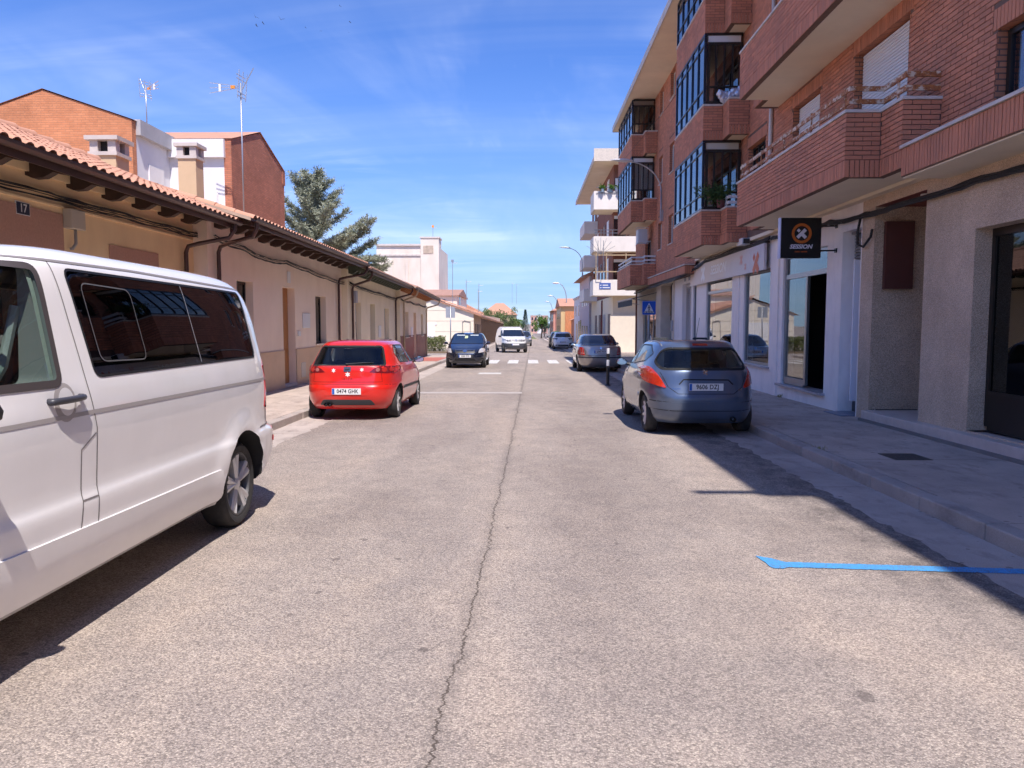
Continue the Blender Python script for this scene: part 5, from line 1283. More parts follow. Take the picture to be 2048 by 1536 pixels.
def std_glass(c, rw, sws, ws, gl=CARGL):
    c.patch('rear_window', '-y', rw, gl, -.004, 0, .1, rnd=.06)
    c.patch('windscreen', '+y', ws, gl, -.004, 0, .1, rnd=.06)
    for ax in ('-x', '+x'):
        for s_ in sws: c.patch('side_window', ax, s_, gl, -.004, 0, .1, rnd=.05)
    g = MB(); c.strip('x', '-y', round_poly(rw, .06), .045, GAP, .0015, mb=g, closed=True); g.build('rear_window_border', GAP, c.root, True)
    for ax in ('-x', '+x'):
        g = MB()
        for s_ in sws: c.strip('x', ax, round_poly(s_, .05), .022, GAP, .002, mb=g, closed=True)
        g.build('side_window_seal', TRIM, c.root, True)
std_glass(red, rw, (sw1, sw2), [(-.64, 1.0), (.64, 1.0), (.54, 1.33), (-.54, 1.33)])
for sg in (-1, 1):
    Lp = [(sg * .40, .875), (sg * .80, .845), (sg * .83, .90), (sg * .815, 1.0 - .03), (sg * .60, .985), (sg * .48, .94)]
    if sg < 0: Lp = Lp[::-1]
    T = red.patch('tail_lamp', '-y', Lp, mat('dark red lens', (.16, .008, .014), .1, coat=.8), .006, .014, .06, rnd=.02)
    for cx_, cr in ((.545, .034), (.65, .040), (.755, .036)):
        red.patch('lamp_ring', '-y', [(sg * cx_ + cr * cos(2 * pi * k / 16), .918 + cr * sin(2 * pi * k / 16)) for k in range(16)], mat('lamp ring', (.50, .03, .025), .15, .2, coat=.6) if cx_ > .6 else mat('lamp ring clear', (.50, .16, .15), .15, .3, coat=.6), .009, .004, .06, T)
g = MB(); red.strip('x', '-y', [(-.60, .93), (-.62, .70), (.62, .70), (.60, .93)], .008, GAP, .0015, mb=g); red.strip('x', '-y', [(-.84, .635), (-.60, .66), (.60, .66), (.84, .635)], .008, GAP, .0015, mb=g); g.build('tailgate_gap', mat('dark red gap', (.10, .008, .006), .6), red.root)
red.patch('bumper_insert', '-y', [(-.50, .285), (.50, .285), (.43, .385), (-.43, .385)], mat('grey bumper insert', (.055, .055, .06), .5), .006, .012, .08, rnd=.03)
red.patch('plate_recess', '-y', [(-.42, .46), (.42, .46), (.34, .62), (-.34, .62)], RED, .004, .010, .08, rnd=.04)
red.plate('-y', -.0, .535, '0474 GHK')
FLW = mat('white sticker', (.78, .76, .75), .5)
def flower(c, x, z, r):
    pts = []
    for k in range(24):
        a = 2 * pi * k / 24 + pi / 2; rr = r * (1.0 if k % 4 == 0 else .42 if k % 4 == 2 else .72); pts.append((x + rr * cos(a), z + rr * sin(a)))
    c.patch('flower_sticker', '-y', pts, FLW, .004, 0, .2, smooth=False)
flower(red, -.245, .905, .04); flower(red, .265, .92, .038); flower(red, .01, .835, .05)
red.patch('badge', '-y', [(-.065, .885), (.065, .885), (.07, .965), (-.06, .965)], mat('badge grey', (.22, .22, .23), .25, .8), .008, .012, .2, rnd=.015)
red.patch('badge_stripe', '-y', [(-.05, .91), (.03, .91), (.055, .935), (-.03, .935)], mat('badge dark', (.03, .03, .03), .4), .0095, .002, .2)
red.text('model_lettering', 'I B I Z A', '-y', .0, .752, .055, mat('chrome red lettering', (.45, .10, .08), .2, .7), .003)
wp_ = MB(); P = [red.hit('-y', x, z)[0] + red.hit('-y', x, z)[1] * .02 for x, z in ((-.02, 1.0), (.0, 1.01), (.2, 1.025), (.46, 1.03))]; wp_.tube(P, .010, 6); wp_.tube([P[0], P[1]], .022, 8); wp_.build('rear_wiper', TRIM, red.root, True)
for dx in (-.37, -.30): MB().lathe([(.035, 0), (.035, .12), (.028, .12), (.028, .02), (.001, .02)], 16, 'y', (dx, -1.99, .30)).build('exhaust', mat('exhaust steel', (.10, .10, .10), .3, .9), red.root, True)
p_, n_ = red.hit('+z', 0, -1.1); MB().tube([p_, p_ + Vector((0, -.10, .34))], .005, 5, .003).build('aerial_rod', TRIM, red.root)
for ax in ('+x', '-x'): red.patch('door_moulding', ax, [(.88, .50), (-.92, .52), (-.92, .57), (.88, .55)], TRIM, .012, .014, .15, rnd=.02)
for ax in ('+x', '-x'):
    g = MB()
    for L_ in ([(-.03, .30), (-.03, 1.0)], [(-.96, 1.03), (-.98, .78), (-.86, .60)], [(.95, .32), (.98, .92)]): red.strip('x', ax, L_, .008, GAP, .0015, mb=g)
    g.build('door_gaps', MATS['dark red gap'], red.root)
red.interior([(-.34, .1, .7, .46, .55, .16), (.34, .1, .7, .46, .55, .16), (0, -.85, .7, 1.05, .36, .14)], SEAT, (-.34, .55, 1.0))
red.add_wheels(ALLOY, 7, .195); red.mirror(.62, 1.02, .84, TRIM)
red.place(-3.20, 15.62, radians(-.5))

# ---------------- blue grey hatchback, right, seen from behind
BLU = paint('slate blue car paint', (.105, .14, .21), .55, .32)
lb = [(.20, -1.84, 1.85, .76, 5, 4.5), (.30, -1.955, 1.95, .82, 4.6, 4.5), (.44, -2.0, 2.0, .852, 4.6, 4.5), (.58, -2.01, 2.01, .862, 4.6, 4.5), (.68, -1.975, 1.98, .866, 4.8, 4.5), (.82, -1.925, 1.90, .864, 4.8, 4), (.92, -1.905, 1.60, .852, 4.8, 4), (1.0, -1.88, 1.10, .832, 4.6, 4.5),
      (1.06, -1.84, .92, .808, 4.4, 5), (1.18, -1.73, .66, .755, 4.2, 5), (1.32, -1.60, .35, .688, 4.2, 5), (1.40, -1.50, .14, .635, 4.2, 5), (1.445, -1.38, -.02, .565, 4, 4.5), (1.465, -1.20, -.2, .45, 4, 4), (1.475, -.9, -.45, .22, 3.5, 3.5)]
WBu = [(-1.26, .305), (1.28, .305)]
blu = Car('hatchback', 'slate blue hatchback parked half in shade by the right kerb', lb, BLU, 'car', None, -.1, [(y, z, .355) for y, z in WBu], .018, WBu, .305, .195, .83)
rw = [(-.64, 1.03, .1), (.64, 1.03, .1), (.70, 1.13, .1), (.565, 1.345, .12), (-.565, 1.345, .12), (-.70, 1.13, .1)]
sw1 = [(.95, 1.03), (.10, 1.05), (.06, 1.37), (.42, 1.35)]; sw2 = [(.0, 1.05), (-.98, 1.13), (-1.22, 1.25), (-.85, 1.385), (-.03, 1.38)]
blu.cutter([(.85, 1.0), (-1.5, 1.0), (-1.12, 1.37), (.1, 1.38)], 'x', -.50, .50)
for sx in (-1, 1):
    a, b = sorted((sx * .4, sx * 1.1)); blu.cutter(round_poly(sw1, .05), 'x', a, b); blu.cutter(round_poly(sw2, .06), 'x', a, b)
blu.cutter(round_poly(rw, .06), 'y', -2.3, -1.2); wsb = [(-.66, 1.04), (.66, 1.04), (.55, 1.37), (-.55, 1.37)]; blu.cutter(round_poly(wsb, .06), 'y', .0, 1.6)
blu.finish(); std_glass(blu, rw, (sw1, sw2), wsb)
for sg in (-1, 1):
    Lp = [(sg * .575, .735), (sg * .845, .82), (sg * .85, .97), (sg * .80, 1.055), (sg * .755, 1.05), (sg * .665, .90)]
    if sg < 0: Lp = Lp[::-1]
    T = blu.patch('tail_lamp', '-y', Lp, mat('orange red lens', (.60, .035, .012), .12, coat=.7, var=.2, vscale=25), .016, .024, .04, rnd=.05)
g = MB(); blu.strip('x', '-y', [(-.66, .98), (-.56, .76), (-.42, .66), (.42, .66), (.56, .76), (.66, .98)], .009, GAP, .0015, mb=g); blu.strip('x', '-y', [(-.80, .545), (-.45, .525), (.45, .525), (.80, .545)], .012, GAP, .002, mb=g); blu.strip('x', '-y', [(-.82, .42), (-.5, .40), (.5, .40), (.82, .42)], .008, GAP, .0015, mb=g); g.build('tailgate_gap', GAP, blu.root)
blu.patch('bumper_strip', '-y', [(-.82, .42), (.82, .42), (.81, .535), (-.81, .535)], BLU, .012, .016, .08, rnd=.03)
g = MB(); blu.strip('x', '-y', [(-.40, .80), (-.33, .875), (.35, .87), (.42, .80)], .02, GAP, .002, mb=g); g.build('plate_hood', GAP, blu.root)
blu.plate('-y', .0, .765, '9606 DZJ', inset=.004)
blu.patch('high_brake_lamp', '-y', [(-.12, 1.385), (.12, 1.385), (.115, 1.415), (-.115, 1.415)], REDL, .006, .01, .06, rnd=.008)
# rampant animal badge reduced to its chrome outline
bd = [(-.035, .955), (-.01, .95), (.0, .97), (.02, .945), (.04, .955), (.02, .985), (.045, 1.0), (.03, 1.02), (.01, 1.005), (-.015, 1.025), (-.04, 1.015), (-.02, .995), (-.045, .985), (-.02, .975)]
blu.patch('badge', '-y', bd, CHROME, .006, .008, .3, smooth=False)
blu.text('model_lettering', '207', '-y', .52, .72, .04, CHROME, .003, shear=.3); blu.text('maker_lettering', 'PEUGEOT', '-y', -.44, .735, .032, CHROME, .003)
MB().lathe([(.04, 0), (.04, .1), (.032, .1), (.032, .02), (.001, .02)], 16, 'y', (.42, -2.0, .27)).build('exhaust', MATS['exhaust steel'], blu.root, True)
p_, n_ = blu.hit('+z', .02, -1.12); MB().tube([p_, p_ + Vector((.0, -.03, .05)), p_ + Vector((.02, -.16, .36))], .006, 5, .003).build('aerial_rod', TRIM, blu.root)
for ax in ('+x', '-x'):
    blu.patch('door_moulding', ax, [(.88, .52), (-.9, .55), (-.9, .60), (.88, .57)], BLU, .012, .014, .15, rnd=.02)
    g = MB()
    for L_ in ([(.05, .30), (.06, 1.05)], [(-1.0, 1.12), (-.98, .82), (-.86, .62)], [(.98, .32), (1.02, .95)]): blu.strip('x', ax, L_, .008, GAP, .0015, mb=g)
    g.build('door_gaps', GAP, blu.root)
for sg in (-1, 1):
    g = MB(); P = []
    for k in range(9):
        y = -1.3 + 1.25 * k / 8; h_ = blu.hit('+x' if sg > 0 else '-x', y, 1.44 - .0 * k)[0]; P.append((sg * .565, y, blu.hit('+z', sg * .565, y)[0].z + .004))
    g.tube(P, .012, 6); g.build('roof_strip', ALU, blu.root, True)
blu.interior([(-.35, .15, .74, .48, .56, .16), (.35, .15, .74, .48, .56, .16), (0, -.85, .72, 1.08, .36, .14)], SEAT, (-.35, .6, 1.03))
blu.add_wheels(ALLOY, 9, .20); blu.mirror(.66, 1.05, .86, TRIM)
blu.place(2.72, 13.68, radians(.3))
# ---------------- more vehicles further down the street
def far_car(name, label, layers, paint_m, ym, wheels, R, tw, track, rw, sws, ws, gl=OPGL, hollow=False, n=16, sub=3, cat='car'):
    c = Car(name, label, layers, paint_m, cat, None, ym, [(y, z, R + .05) for y, z in wheels], .014, wheels, R, tw, track, n, sub)
    c.finish()
    c.patch('rear_window', '-y', rw, gl, .010, .012, .06, rnd=.06); c.patch('windscreen', '+y', ws, gl, .010, .012, .06, rnd=.06)
    for ax in ('-x', '+x'):
        for s_ in sws: c.patch('side_window', ax, s_, gl, .008, .01, .07, rnd=.05)
    return c
def mir(P): return [(-x, z) for x, z in P][::-1]
# silver saloon on the right
SIL = paint('warm silver paint', (.36, .335, .33), .75, .3)
ls = [(.20, -2.20, 2.2, .76, 5, 4.5), (.32, -2.35, 2.33, .83, 5, 4.5), (.48, -2.385, 2.38, .872, 5, 4.5), (.62, -2.39, 2.38, .882, 5, 4.5), (.78, -2.37, 2.28, .882, 5, 4.2), (.92, -2.34, 1.95, .870, 5, 4.2), (.99, -2.28, 1.5, .85, 5, 4.5), (1.02, -1.95, 1.2, .825, 5, 5),
      (1.05, -1.70, 1.08, .79, 5, 5), (1.18, -1.48, .78, .735, 5, 5), (1.33, -1.2, .42, .67, 5, 5), (1.41, -1.02, .2, .62, 4.5, 5), (1.45, -.85, .0, .54, 4.5, 4.5), (1.47, -.65, -.2, .42, 4, 4), (1.478, -.5, -.35, .2, 3.5, 3.5)]
WS = [(-1.42, .315), (1.39, .315)]
rw = [(-.70, 1.035), (.70, 1.035), (.56, 1.40), (-.56, 1.40)]
sk = far_car('saloon', 'silver saloon parked by the right kerb behind the striped bollard', ls, SIL, 0, WS, .315, .2, .85, rw, ([(1.1, 1.05), (.1, 1.06), (.1, 1.385), (.45, 1.38)], [(.02, 1.06), (-1.05, 1.07), (-1.35, 1.12), (-1.0, 1.37), (.02, 1.39)]), [(-.68, 1.07), (.68, 1.07), (.57, 1.39), (-.57, 1.39)], gl=mat('saloon rear glass', (.012, .018, .035), .04, spec=1.))
for sg in (-1, 1):
    Lp = [(sg * .60, .66), (sg * .845, .68), (sg * .855, .80), (sg * .82, .97), (sg * .66, .97), (sg * .64, .80)]
    T = sk.patch('tail_lamp', '-y', Lp if sg > 0 else Lp[::-1], REDL, .006, .012, .06, rnd=.03)
    sk.patch('reversing_lamp', '-y', [(sg * .62, .72), (sg * .84, .735), (sg * .84, .765), (sg * .63, .755)][::sg], mat('pink clear lens', (.55, .22, .2), .15), .008, .003, .1, T)
sk.patch('bumper_strip', '-y', [(-.86, .555), (.86, .555), (.86, .60), (-.86, .60)], mat('dark blue strip', (.015, .02, .04), .4), .008, .01, .08, rnd=.02)
sk.strip('boot_gap', '-y', [(-.64, .98), (-.58, .66), (.58, .66), (.64, .98)], .009, GAP, .002)
sk.plate('-y', 0, .80, '2345 FDV', m=mat('plate white toned as shade', (.55, .54, .56), .5)); sk.patch('badge', '-y', [(.04 * cos(k * pi / 6), .935 + .04 * sin(k * pi / 6)) for k in range(12)], CHROME, .006, .006, .2)  # plate white dulled: its shade is put into the colour
p_, n_ = sk.hit('+z', 0, -.75); MB().tube([p_, p_ + Vector((0, -.12, .3))], .007, 5, .004).build('aerial_rod', mat('red rod', (.2, .03, .03), .5), sk.root)
sk.add_wheels(ALLOY, 7, .205); sk.mirror(.75, 1.06, .87, SIL); sk.place(2.86, 32.0, 0)
# dark blue hatchback facing the camera, left
DBL = paint('dark blue car paint', (.006, .010, .026), .2, .25)
la = [(.20, -1.95, 1.98, .76, 5, 4), (.30, -2.05, 2.08, .83, 5, 4), (.46, -2.10, 2.11, .865, 5, 4), (.62, -2.10, 2.09, .878, 5, 4), (.76, -2.07, 2.0, .880, 5, 3.6), (.86, -2.04, 1.75, .872, 5, 3.6), (.96, -2.02, 1.38, .85, 5, 4), (1.02, -1.98, 1.12, .83, 5, 4.5),
      (1.08, -1.92, .98, .80, 5, 5), (1.22, -1.78, .68, .745, 5, 5), (1.38, -1.62, .36, .672, 5, 5), (1.46, -1.5, .16, .615, 5, 5), (1.49, -1.35, .0, .54, 4.5, 4.5), (1.51, -1.1, -.2, .42, 4, 4), (1.516, -.8, -.4, .2, 3.5, 3.5)]
WA = [(-1.31, .315), (1.29, .315)]
wsa = [(-.70, 1.045), (.70, 1.045), (.565, 1.43), (-.565, 1.43)]
au = far_car('hatchback', 'dark blue hatchback facing the camera by the left kerb', la, DBL, 0, WA, .315, .2, .855, [(-.64, 1.06), (.64, 1.06), (.55, 1.4), (-.55, 1.4)], ([(1.0, 1.06), (.1, 1.07), (.08, 1.41), (.45, 1.41)], [(.0, 1.07), (-1.3, 1.10), (-1.1, 1.41), (.0, 1.43)]), wsa, gl=mat('blue tinted windscreen', (.008, .022, .060), .05, spec=.8))
for sg in (-1, 1):
    Lp = [(sg * .56, .66), (sg * .80, .69), (sg * .825, .80), (sg * .76, .85), (sg * .62, .83)]
    au.patch('headlamp', '+y', Lp if sg < 0 else Lp[::-1], CLRL, .008, .012, .06, rnd=.03)
    au.patch('fog_lamp_recess', '+y', [(sg * .58, .36), (sg * .78, .38), (sg * .74, .46), (sg * .66, .45)][::-sg], TRIM, .005, .006, .08, rnd=.02)
    au.patch('sun_visor', '+y', [(sg * .12, 1.375), (sg * .48, 1.375), (sg * .48, 1.41), (sg * .12, 1.41)][::-sg], mat('pale visor', (.45, .50, .52), .7), .013, 0, .1)
au.patch('permit_paper', '+y', [(-.02, 1.26), (.12, 1.26), (.11, 1.37), (-.02, 1.37)], mat('pale green paper', (.42, .48, .30), .8), .013, 0, .2)
au.patch('grille', '+y', [(-.40, .625), (.40, .625), (.43, .78), (-.43, .78)], mat('dark grille', (.012, .012, .014), .5), .006, .01, .1, rnd=.03)
au.patch('grille_bar', '+y', [(-.42, .775), (.42, .775), (.42, .79), (-.42, .79)], CHROME, .012, .008, .1); au.patch('grille_bar', '+y', [(-.38, .61), (.38, .61), (.38, .625), (-.38, .625)], CHROME, .012, .008, .1)
au.patch('badge', '+y', [(.085 * cos(k * pi / 8), .74 + .058 * sin(k * pi / 8)) for k in range(16)], CHROME, .016, .012, .2)
au.patch('lower_intake', '+y', [(-.45, .33), (.45, .33), (.40, .42), (-.40, .42)], mat('dark grille', (.012, .012, .014), .5), .005, .006, .1, rnd=.03)
au.patch('lower_lip', '+y', [(-.78, .26), (.78, .26), (.78, .29), (-.78, .29)], mat('lip grey', (.10, .10, .11), .4), .005, .006, .1)
au.plate('+y', 0, .52, '2580 FFG', inset=.01); au.patch('plate_holder', '+y', [(-.36, .45), (.36, .45), (.36, .595), (-.36, .595)], TRIM, .008, .01, .1)
au.interior([(-.36, .15, .9, .4, .4, .1)], SEAT)
au.add_wheels(ALLOY, 7, .205); au.mirror(.78, 1.06, .86, DBL); au.place(-2.62, 34.75, pi)
# white delivery van turning out, facing the camera
WHV = paint('white delivery van paint', (.74, .72, .71), 0, .35)
lp = [(.24, -2.05, 2.02, .80, 7, 4), (.34, -2.17, 2.14, .86, 8, 4), (.52, -2.20, 2.18, .905, 8, 4), (.72, -2.19, 2.17, .918, 9, 4), (.90, -2.18, 2.10, .92, 9, 4), (1.02, -2.17, 1.90, .915, 9, 4), (1.12, -2.16, 1.52, .905, 9, 5), (1.18, -2.15, 1.32, .89, 9, 5),
      (1.35, -2.13, 1.10, .86, 9, 5), (1.58, -2.09, .78, .81, 9, 5), (1.70, -2.05, .58, .775, 8, 5), (1.77, -1.98, .4, .72, 7, 5), (1.81, -1.85, .2, .6, 6, 5), (1.825, -1.5, -.2, .35, 5, 4)]
WP = [(-1.36, .33), (1.42, .33)]
pa = far_car('delivery_van', 'white delivery van pulling out at the junction beyond the crossing', lp, WHV, 0, WP, .33, .2, .90, [(-.6, 1.2), (.6, 1.2), (.57, 1.6), (-.57, 1.6)], ([(1.15, 1.2), (.35, 1.2), (.35, 1.62), (.75, 1.62)],), [(-.78, 1.17), (.78, 1.17), (.66, 1.64), (-.66, 1.64)], gl=mat('blue dark windscreen', (.010, .016, .035), .05, spec=.8), cat='van')
for sg in (-1, 1):
    Lp = [(sg * .60, .86), (sg * .88, .90), (sg * .87, 1.03), (sg * .70, .99)]
    pa.patch('headlamp', '+y', Lp if sg < 0 else Lp[::-1], mat('dull headlamp', (.35, .35, .37), .15, .3, coat=.6), .008, .012, .06, rnd=.03)
pa.patch('grille', '+y', [(-.62, .80), (.62, .80), (.66, .94), (.2, .97), (-.2, .97), (-.66, .94)], mat('grey grille', (.10, .10, .11), .4), .008, .01, .1, rnd=.03)
pa.patch('bumper', '+y', [(-.90, .36), (.90, .36), (.90, .72), (.70, .68), (-.70, .68), (-.90, .72)], mat('grey bumper plastic', (.055, .057, .065), .6), .012, .02, .08, rnd=.04)
pa.patch('lower_bumper', '+y', [(-.80, .25), (.80, .25), (.84, .36), (-.84, .36)], mat('light bumper grey', (.16, .155, .155), .6), .014, .02, .1, rnd=.02)
pa.plate('+y', .05, .60, '', w_=.52, inset=.012)
for ax in ('-x', '+x'): pa.patch('side_moulding', ax, [(.95, .40), (-.9, .40), (-.9, .52), (.95, .52)], TRIM, .01, .012, .15, rnd=.02)
pa.patch('badge', '+y', [(-.05, .83), (.05, .83), (.05, .94), (0, .96), (-.05, .94)], CHROME, .014, .008, .2)
rr_ = MB()
for sg in (-1, 1): rr_.box(sg * .64 - .02, sg * .64 + .02, -1.6, .2, 1.80, 1.84)
for y in (-1.3, -.5, .1): rr_.box(-.66, .66, y, y + .06, 1.84, 1.87)
rk = rr_.build('roof_rack', WHV, pa.root)
pa.interior([(-.4, .1, .9, .4, .4, .1)], SEAT)
pa.add_wheels(mat('steel wheel grey', (.10, .10, .105), .5, .5), 9, .2); pa.mirror(1.05, 1.18, .94, TRIM); pa.place(-1.15, 57.2, pi + radians(11))
# silver estate behind it and a white van further back
se = far_car('hatchback', 'silver car following behind the white delivery van', la, paint('silver grey paint', (.34, .35, .37), .7, .3), 0, WA, .315, .2, .855, [(-.64, 1.06), (.64, 1.06), (.55, 1.4), (-.55, 1.4)], ([(1.0, 1.06), (.1, 1.07), (.08, 1.41), (.45, 1.41)], [(.0, 1.07), (-1.3, 1.10), (-1.1, 1.41), (.0, 1.43)]), wsa, n=10)
for sg in (-1, 1): se.patch('headlamp', '+y', [(sg * .56, .66), (sg * .80, .69), (sg * .825, .80), (sg * .62, .83)][::-sg], CLRL, .008, .012, .06)
se.patch('grille', '+y', [(-.4, .62), (.4, .62), (.43, .78), (-.43, .78)], TRIM, .006, .01, .1); se.add_wheels(ALLOY, 7, .205); se.mirror(.78, 1.06, .86, SIL); se.place(-.32, 80, pi)
w2 = far_car('delivery_van', 'second white van parked behind the silver car far down the left', lp, WHV, 0, WP, .33, .2, .90, [(-.6, 1.2), (.6, 1.2), (.57, 1.6), (-.57, 1.6)], ([(1.15, 1.2), (.35, 1.2), (.35, 1.62), (.75, 1.62)],), [(-.78, 1.17), (.78, 1.17), (.66, 1.64), (-.66, 1.64)], n=10, cat='van')
w2.add_wheels(MATS['steel wheel grey'], 9, .2); w2.place(-1.75, 92, pi)
# white hatchback on the right, from behind
ll = lb
ln = far_car('hatchback', 'white hatchback with black tail lamps parked beyond the silver saloon', lb, paint('white hatchback paint', (.66, .66, .69), 0, .3), -.1, WBu, .305, .2, .83, [(-.66, 1.03), (.66, 1.03), (.56, 1.33), (-.56, 1.33)], (sw1, sw2), wsb)
for sg in (-1, 1): ln.patch('tail_lamp', '-y', [(sg * .50, .83), (sg * .83, .86), (sg * .82, .94), (sg * .44, .93)][::sg], mat('smoked lens', (.02, .012, .014), .15), .006, .012, .06, rnd=.02)
ln.plate('-y', 0, .62, '', m=mat('grey plate', (.4, .4, .42), .5)); ln.patch('badge', '-y', [(-.06, .88), (.06, .88), (.06, .96), (-.06, .96)], CHROME, .006, .006, .2, rnd=.02)  # plate greyer than the usual plate white
ln.patch('bumper_insert', '-y', [(-.7, .26), (.7, .26), (.6, .40), (-.6, .40)], TRIM, .006, .01, .1); ln.strip('tailgate_gap', '-y', [(-.6, .98), (-.5, .56), (.5, .56), (.6, .98)], .01, GAP, .002)
ln.add_wheels(ALLOY, 7, .2); ln.mirror(.66, 1.05, .86, TRIM); ln.place(3.1, 67.5, 0)
dg_ = far_car('hatchback', 'dark car parked in front of the white hatchback far down the right', lr, paint('dark green paint', (.02, .03, .03), .3, .3), -.1, WR, .295, .19, .815, [(-.64, 1.0), (.64, 1.0), (.54, 1.33), (-.54, 1.33)], ([(.88, .99), (.02, 1.0), (.0, 1.33), (.38, 1.31)],), [(-.64, 1.0), (.64, 1.0), (.54, 1.33), (-.54, 1.33)], n=10)
dg_.add_wheels(ALLOY, 7, .195); dg_.mirror(.62, 1.02, .84, TRIM); dg_.place(2.95, 73.2, 0)
# ------------------------------------------------------------------ building beyond the side street on the right
BRT = brick_tex('far red brick', (.34, .13, .085), (.28, .105, .07), (.24, .12, .09), .07)
WCON = mat('off white concrete', (.78, .71, .64), .85, var=.06, vscale=1.5, dirt=.15, dirtcol=(.5, .42, .36), dscale=1.5)
R2 = thing('apartment_building', 'brick apartment building with white concrete balconies beyond the right side street', 'building', (5.6, 52, gz(52)))
MB().box(5.9, 16, 53.25, 70.5, 3.5, 12.6).build('wall', BRT, R2)
MB().box(7.9, 16, 52.3, 53.3, 3.5, 12.6).build('corner_wall', BRT, R2)
MB().box(5.9, 16, 53.0, 70.5, -1, 3.55).build('ground_floor_wall', mat('cream wall', (.78, .66, .48), .85, var=.05), R2)
MB().box(4.5, 16.2, 51.9, 70.8, 12.35, 12.5).build('roof_slab', CREAM, R2)
pf = MB().box(4.42, 16.2, 51.8, 51.9, 12.3, 13.12); pf.box(4.42, 4.5, 51.9, 70.9, 12.3, 12.62); pf.build('roof_fascia', mat('speckled concrete', (.66, .57, .48), .9, var=.15, vscale=12), R2)
for i, (z0, z1) in enumerate(((3.5, 4.55), (6.42, 7.42), (9.18, 10.38))):
    B = MB().box(4.52, 7.9, 52.05, 53.25, z0, z0 + .16); B.box(4.52, 5.9, 53.25, 54.6, z0, z0 + .16); B = B.build('balcony', CREAM, R2)
    p = MB().box(4.45, 7.9, 51.95, 52.05, z0, z1); p.box(4.45, 4.55, 52.05, 54.6, z0, z1); p.box(4.55, 5.9, 54.5, 54.6, z0, z1); p.build('parapet', WCON, B)
    wn_ = MB().box(5.95, 7.2, 53.21, 53.24, z0 + .2, z0 + 2.3).build('window', BRONZE, R2)
    if i == 2: MB().box(6.0, 7.15, 53.17, 53.21, z0 + .2, z0 + 2.25).build('shutter', WHITEPL, wn_)
    else: MB().box(6.0, 6.6, 53.19, 53.21, z0 + .3, z0 + 2.2).build('pane', BLUEGLASS, wn_); MB().box(5.95, 7.2, 53.12, 53.21, z0 + 2.3, z0 + 2.5).build('shutter_box', WHITEPL, wn_)
    r = MB()
    if i == 2:
        for x in [4.9 + k * .5 for k in range(5)]: r.box(x, x + .02, 51.9, 51.93, z1 - .15, z1 + .25)
        r.box(4.6, 7.2, 51.9, 51.93, z1 + .22, z1 + .25); r.box(4.6, 7.2, 51.9, 51.93, z1 - .15, z1 - .12)
    elif i == 1:
        for x in (4.6, 5.7, 6.8): r.box(x, x + .04, 52, 52.04, z1, z1 + .42)
        for z in (.2, .4): r.box(4.5, 6.9, 51.995, 52.045, z1 + z, z1 + z + .04)
    else:
        for x in (4.6, 5.3, 6.6, 7.85): r.box(x, x + .06, 52, 52.06, z1, z1 + 1.85)
        for z in (.5, 1.6): r.box(4.5, 7.9, 51.995, 52.065, z1 + z, z1 + z + .07)
    r.build('railing', mat('tan frame', (.45, .33, .2), .5) if i == 0 else ALU, B)
for z0, z1 in ((4.7, 6.3), (7.5, 9.0), (10.4, 11.9)):
    for y in (56, 58.5, 61, 64, 67): w_ = MB().box(5.86, 5.91, y, y + 1.2, z0, z1).build('window', BLUEGLASS if y % 2 else WHITEPL, R2)
for z0 in (3.5, 6.3, 9.1): b = MB().box(4.8, 5.9, 65, 70.4, z0, z0 + 1.0).build('side_balcony', WCON, R2)
for y in (54.5, 58, 61.5, 65): MB().box(5.86, 5.91, y, y + 1.4, -.5, 2.3).build('door', mat('brown metal door', (.10, .06, .05), .5) if y != 58 else mat('grey door', (.3, .3, .33), .5), R2)
MB().bar((5.82, 60, -.5), (5.82, 60, 3.4), .06, 8).build('downpipe', mat('dark red pipe', (.15, .03, .03), .5), R2)
MB().box(5.7, 9, 52.7, 52.95, -.6, 2.2).build('lean_to_wall', mat('white wash', (.76, .66, .52), .85, var=.05), R2)
MB().box(5.2, 5.21, 51.92, 51.945, 3.92, 4.28) if False else None
sn = thing('street_name_plate', 'small blue street name plate on the white balcony beyond the side street', 'street sign', (5.2, 51.9, 3.95))
MB().box(4.86, 5.62, 51.925, 51.948, 3.92, 4.33).build('plate', mat('street sign blue', (.06, .12, .38), .4), sn)
ln_ = MB()
for x0, x1, z in ((4.92, 5.0, 4.18), (5.08, 5.45, 4.18), (4.92, 5.0, 4.02), (5.08, 5.56, 4.02)): ln_.box(x0, x1, 51.922, 51.925, z - .035, z + .035)
ln_.build('lettering', MATS['white enamel'], sn)
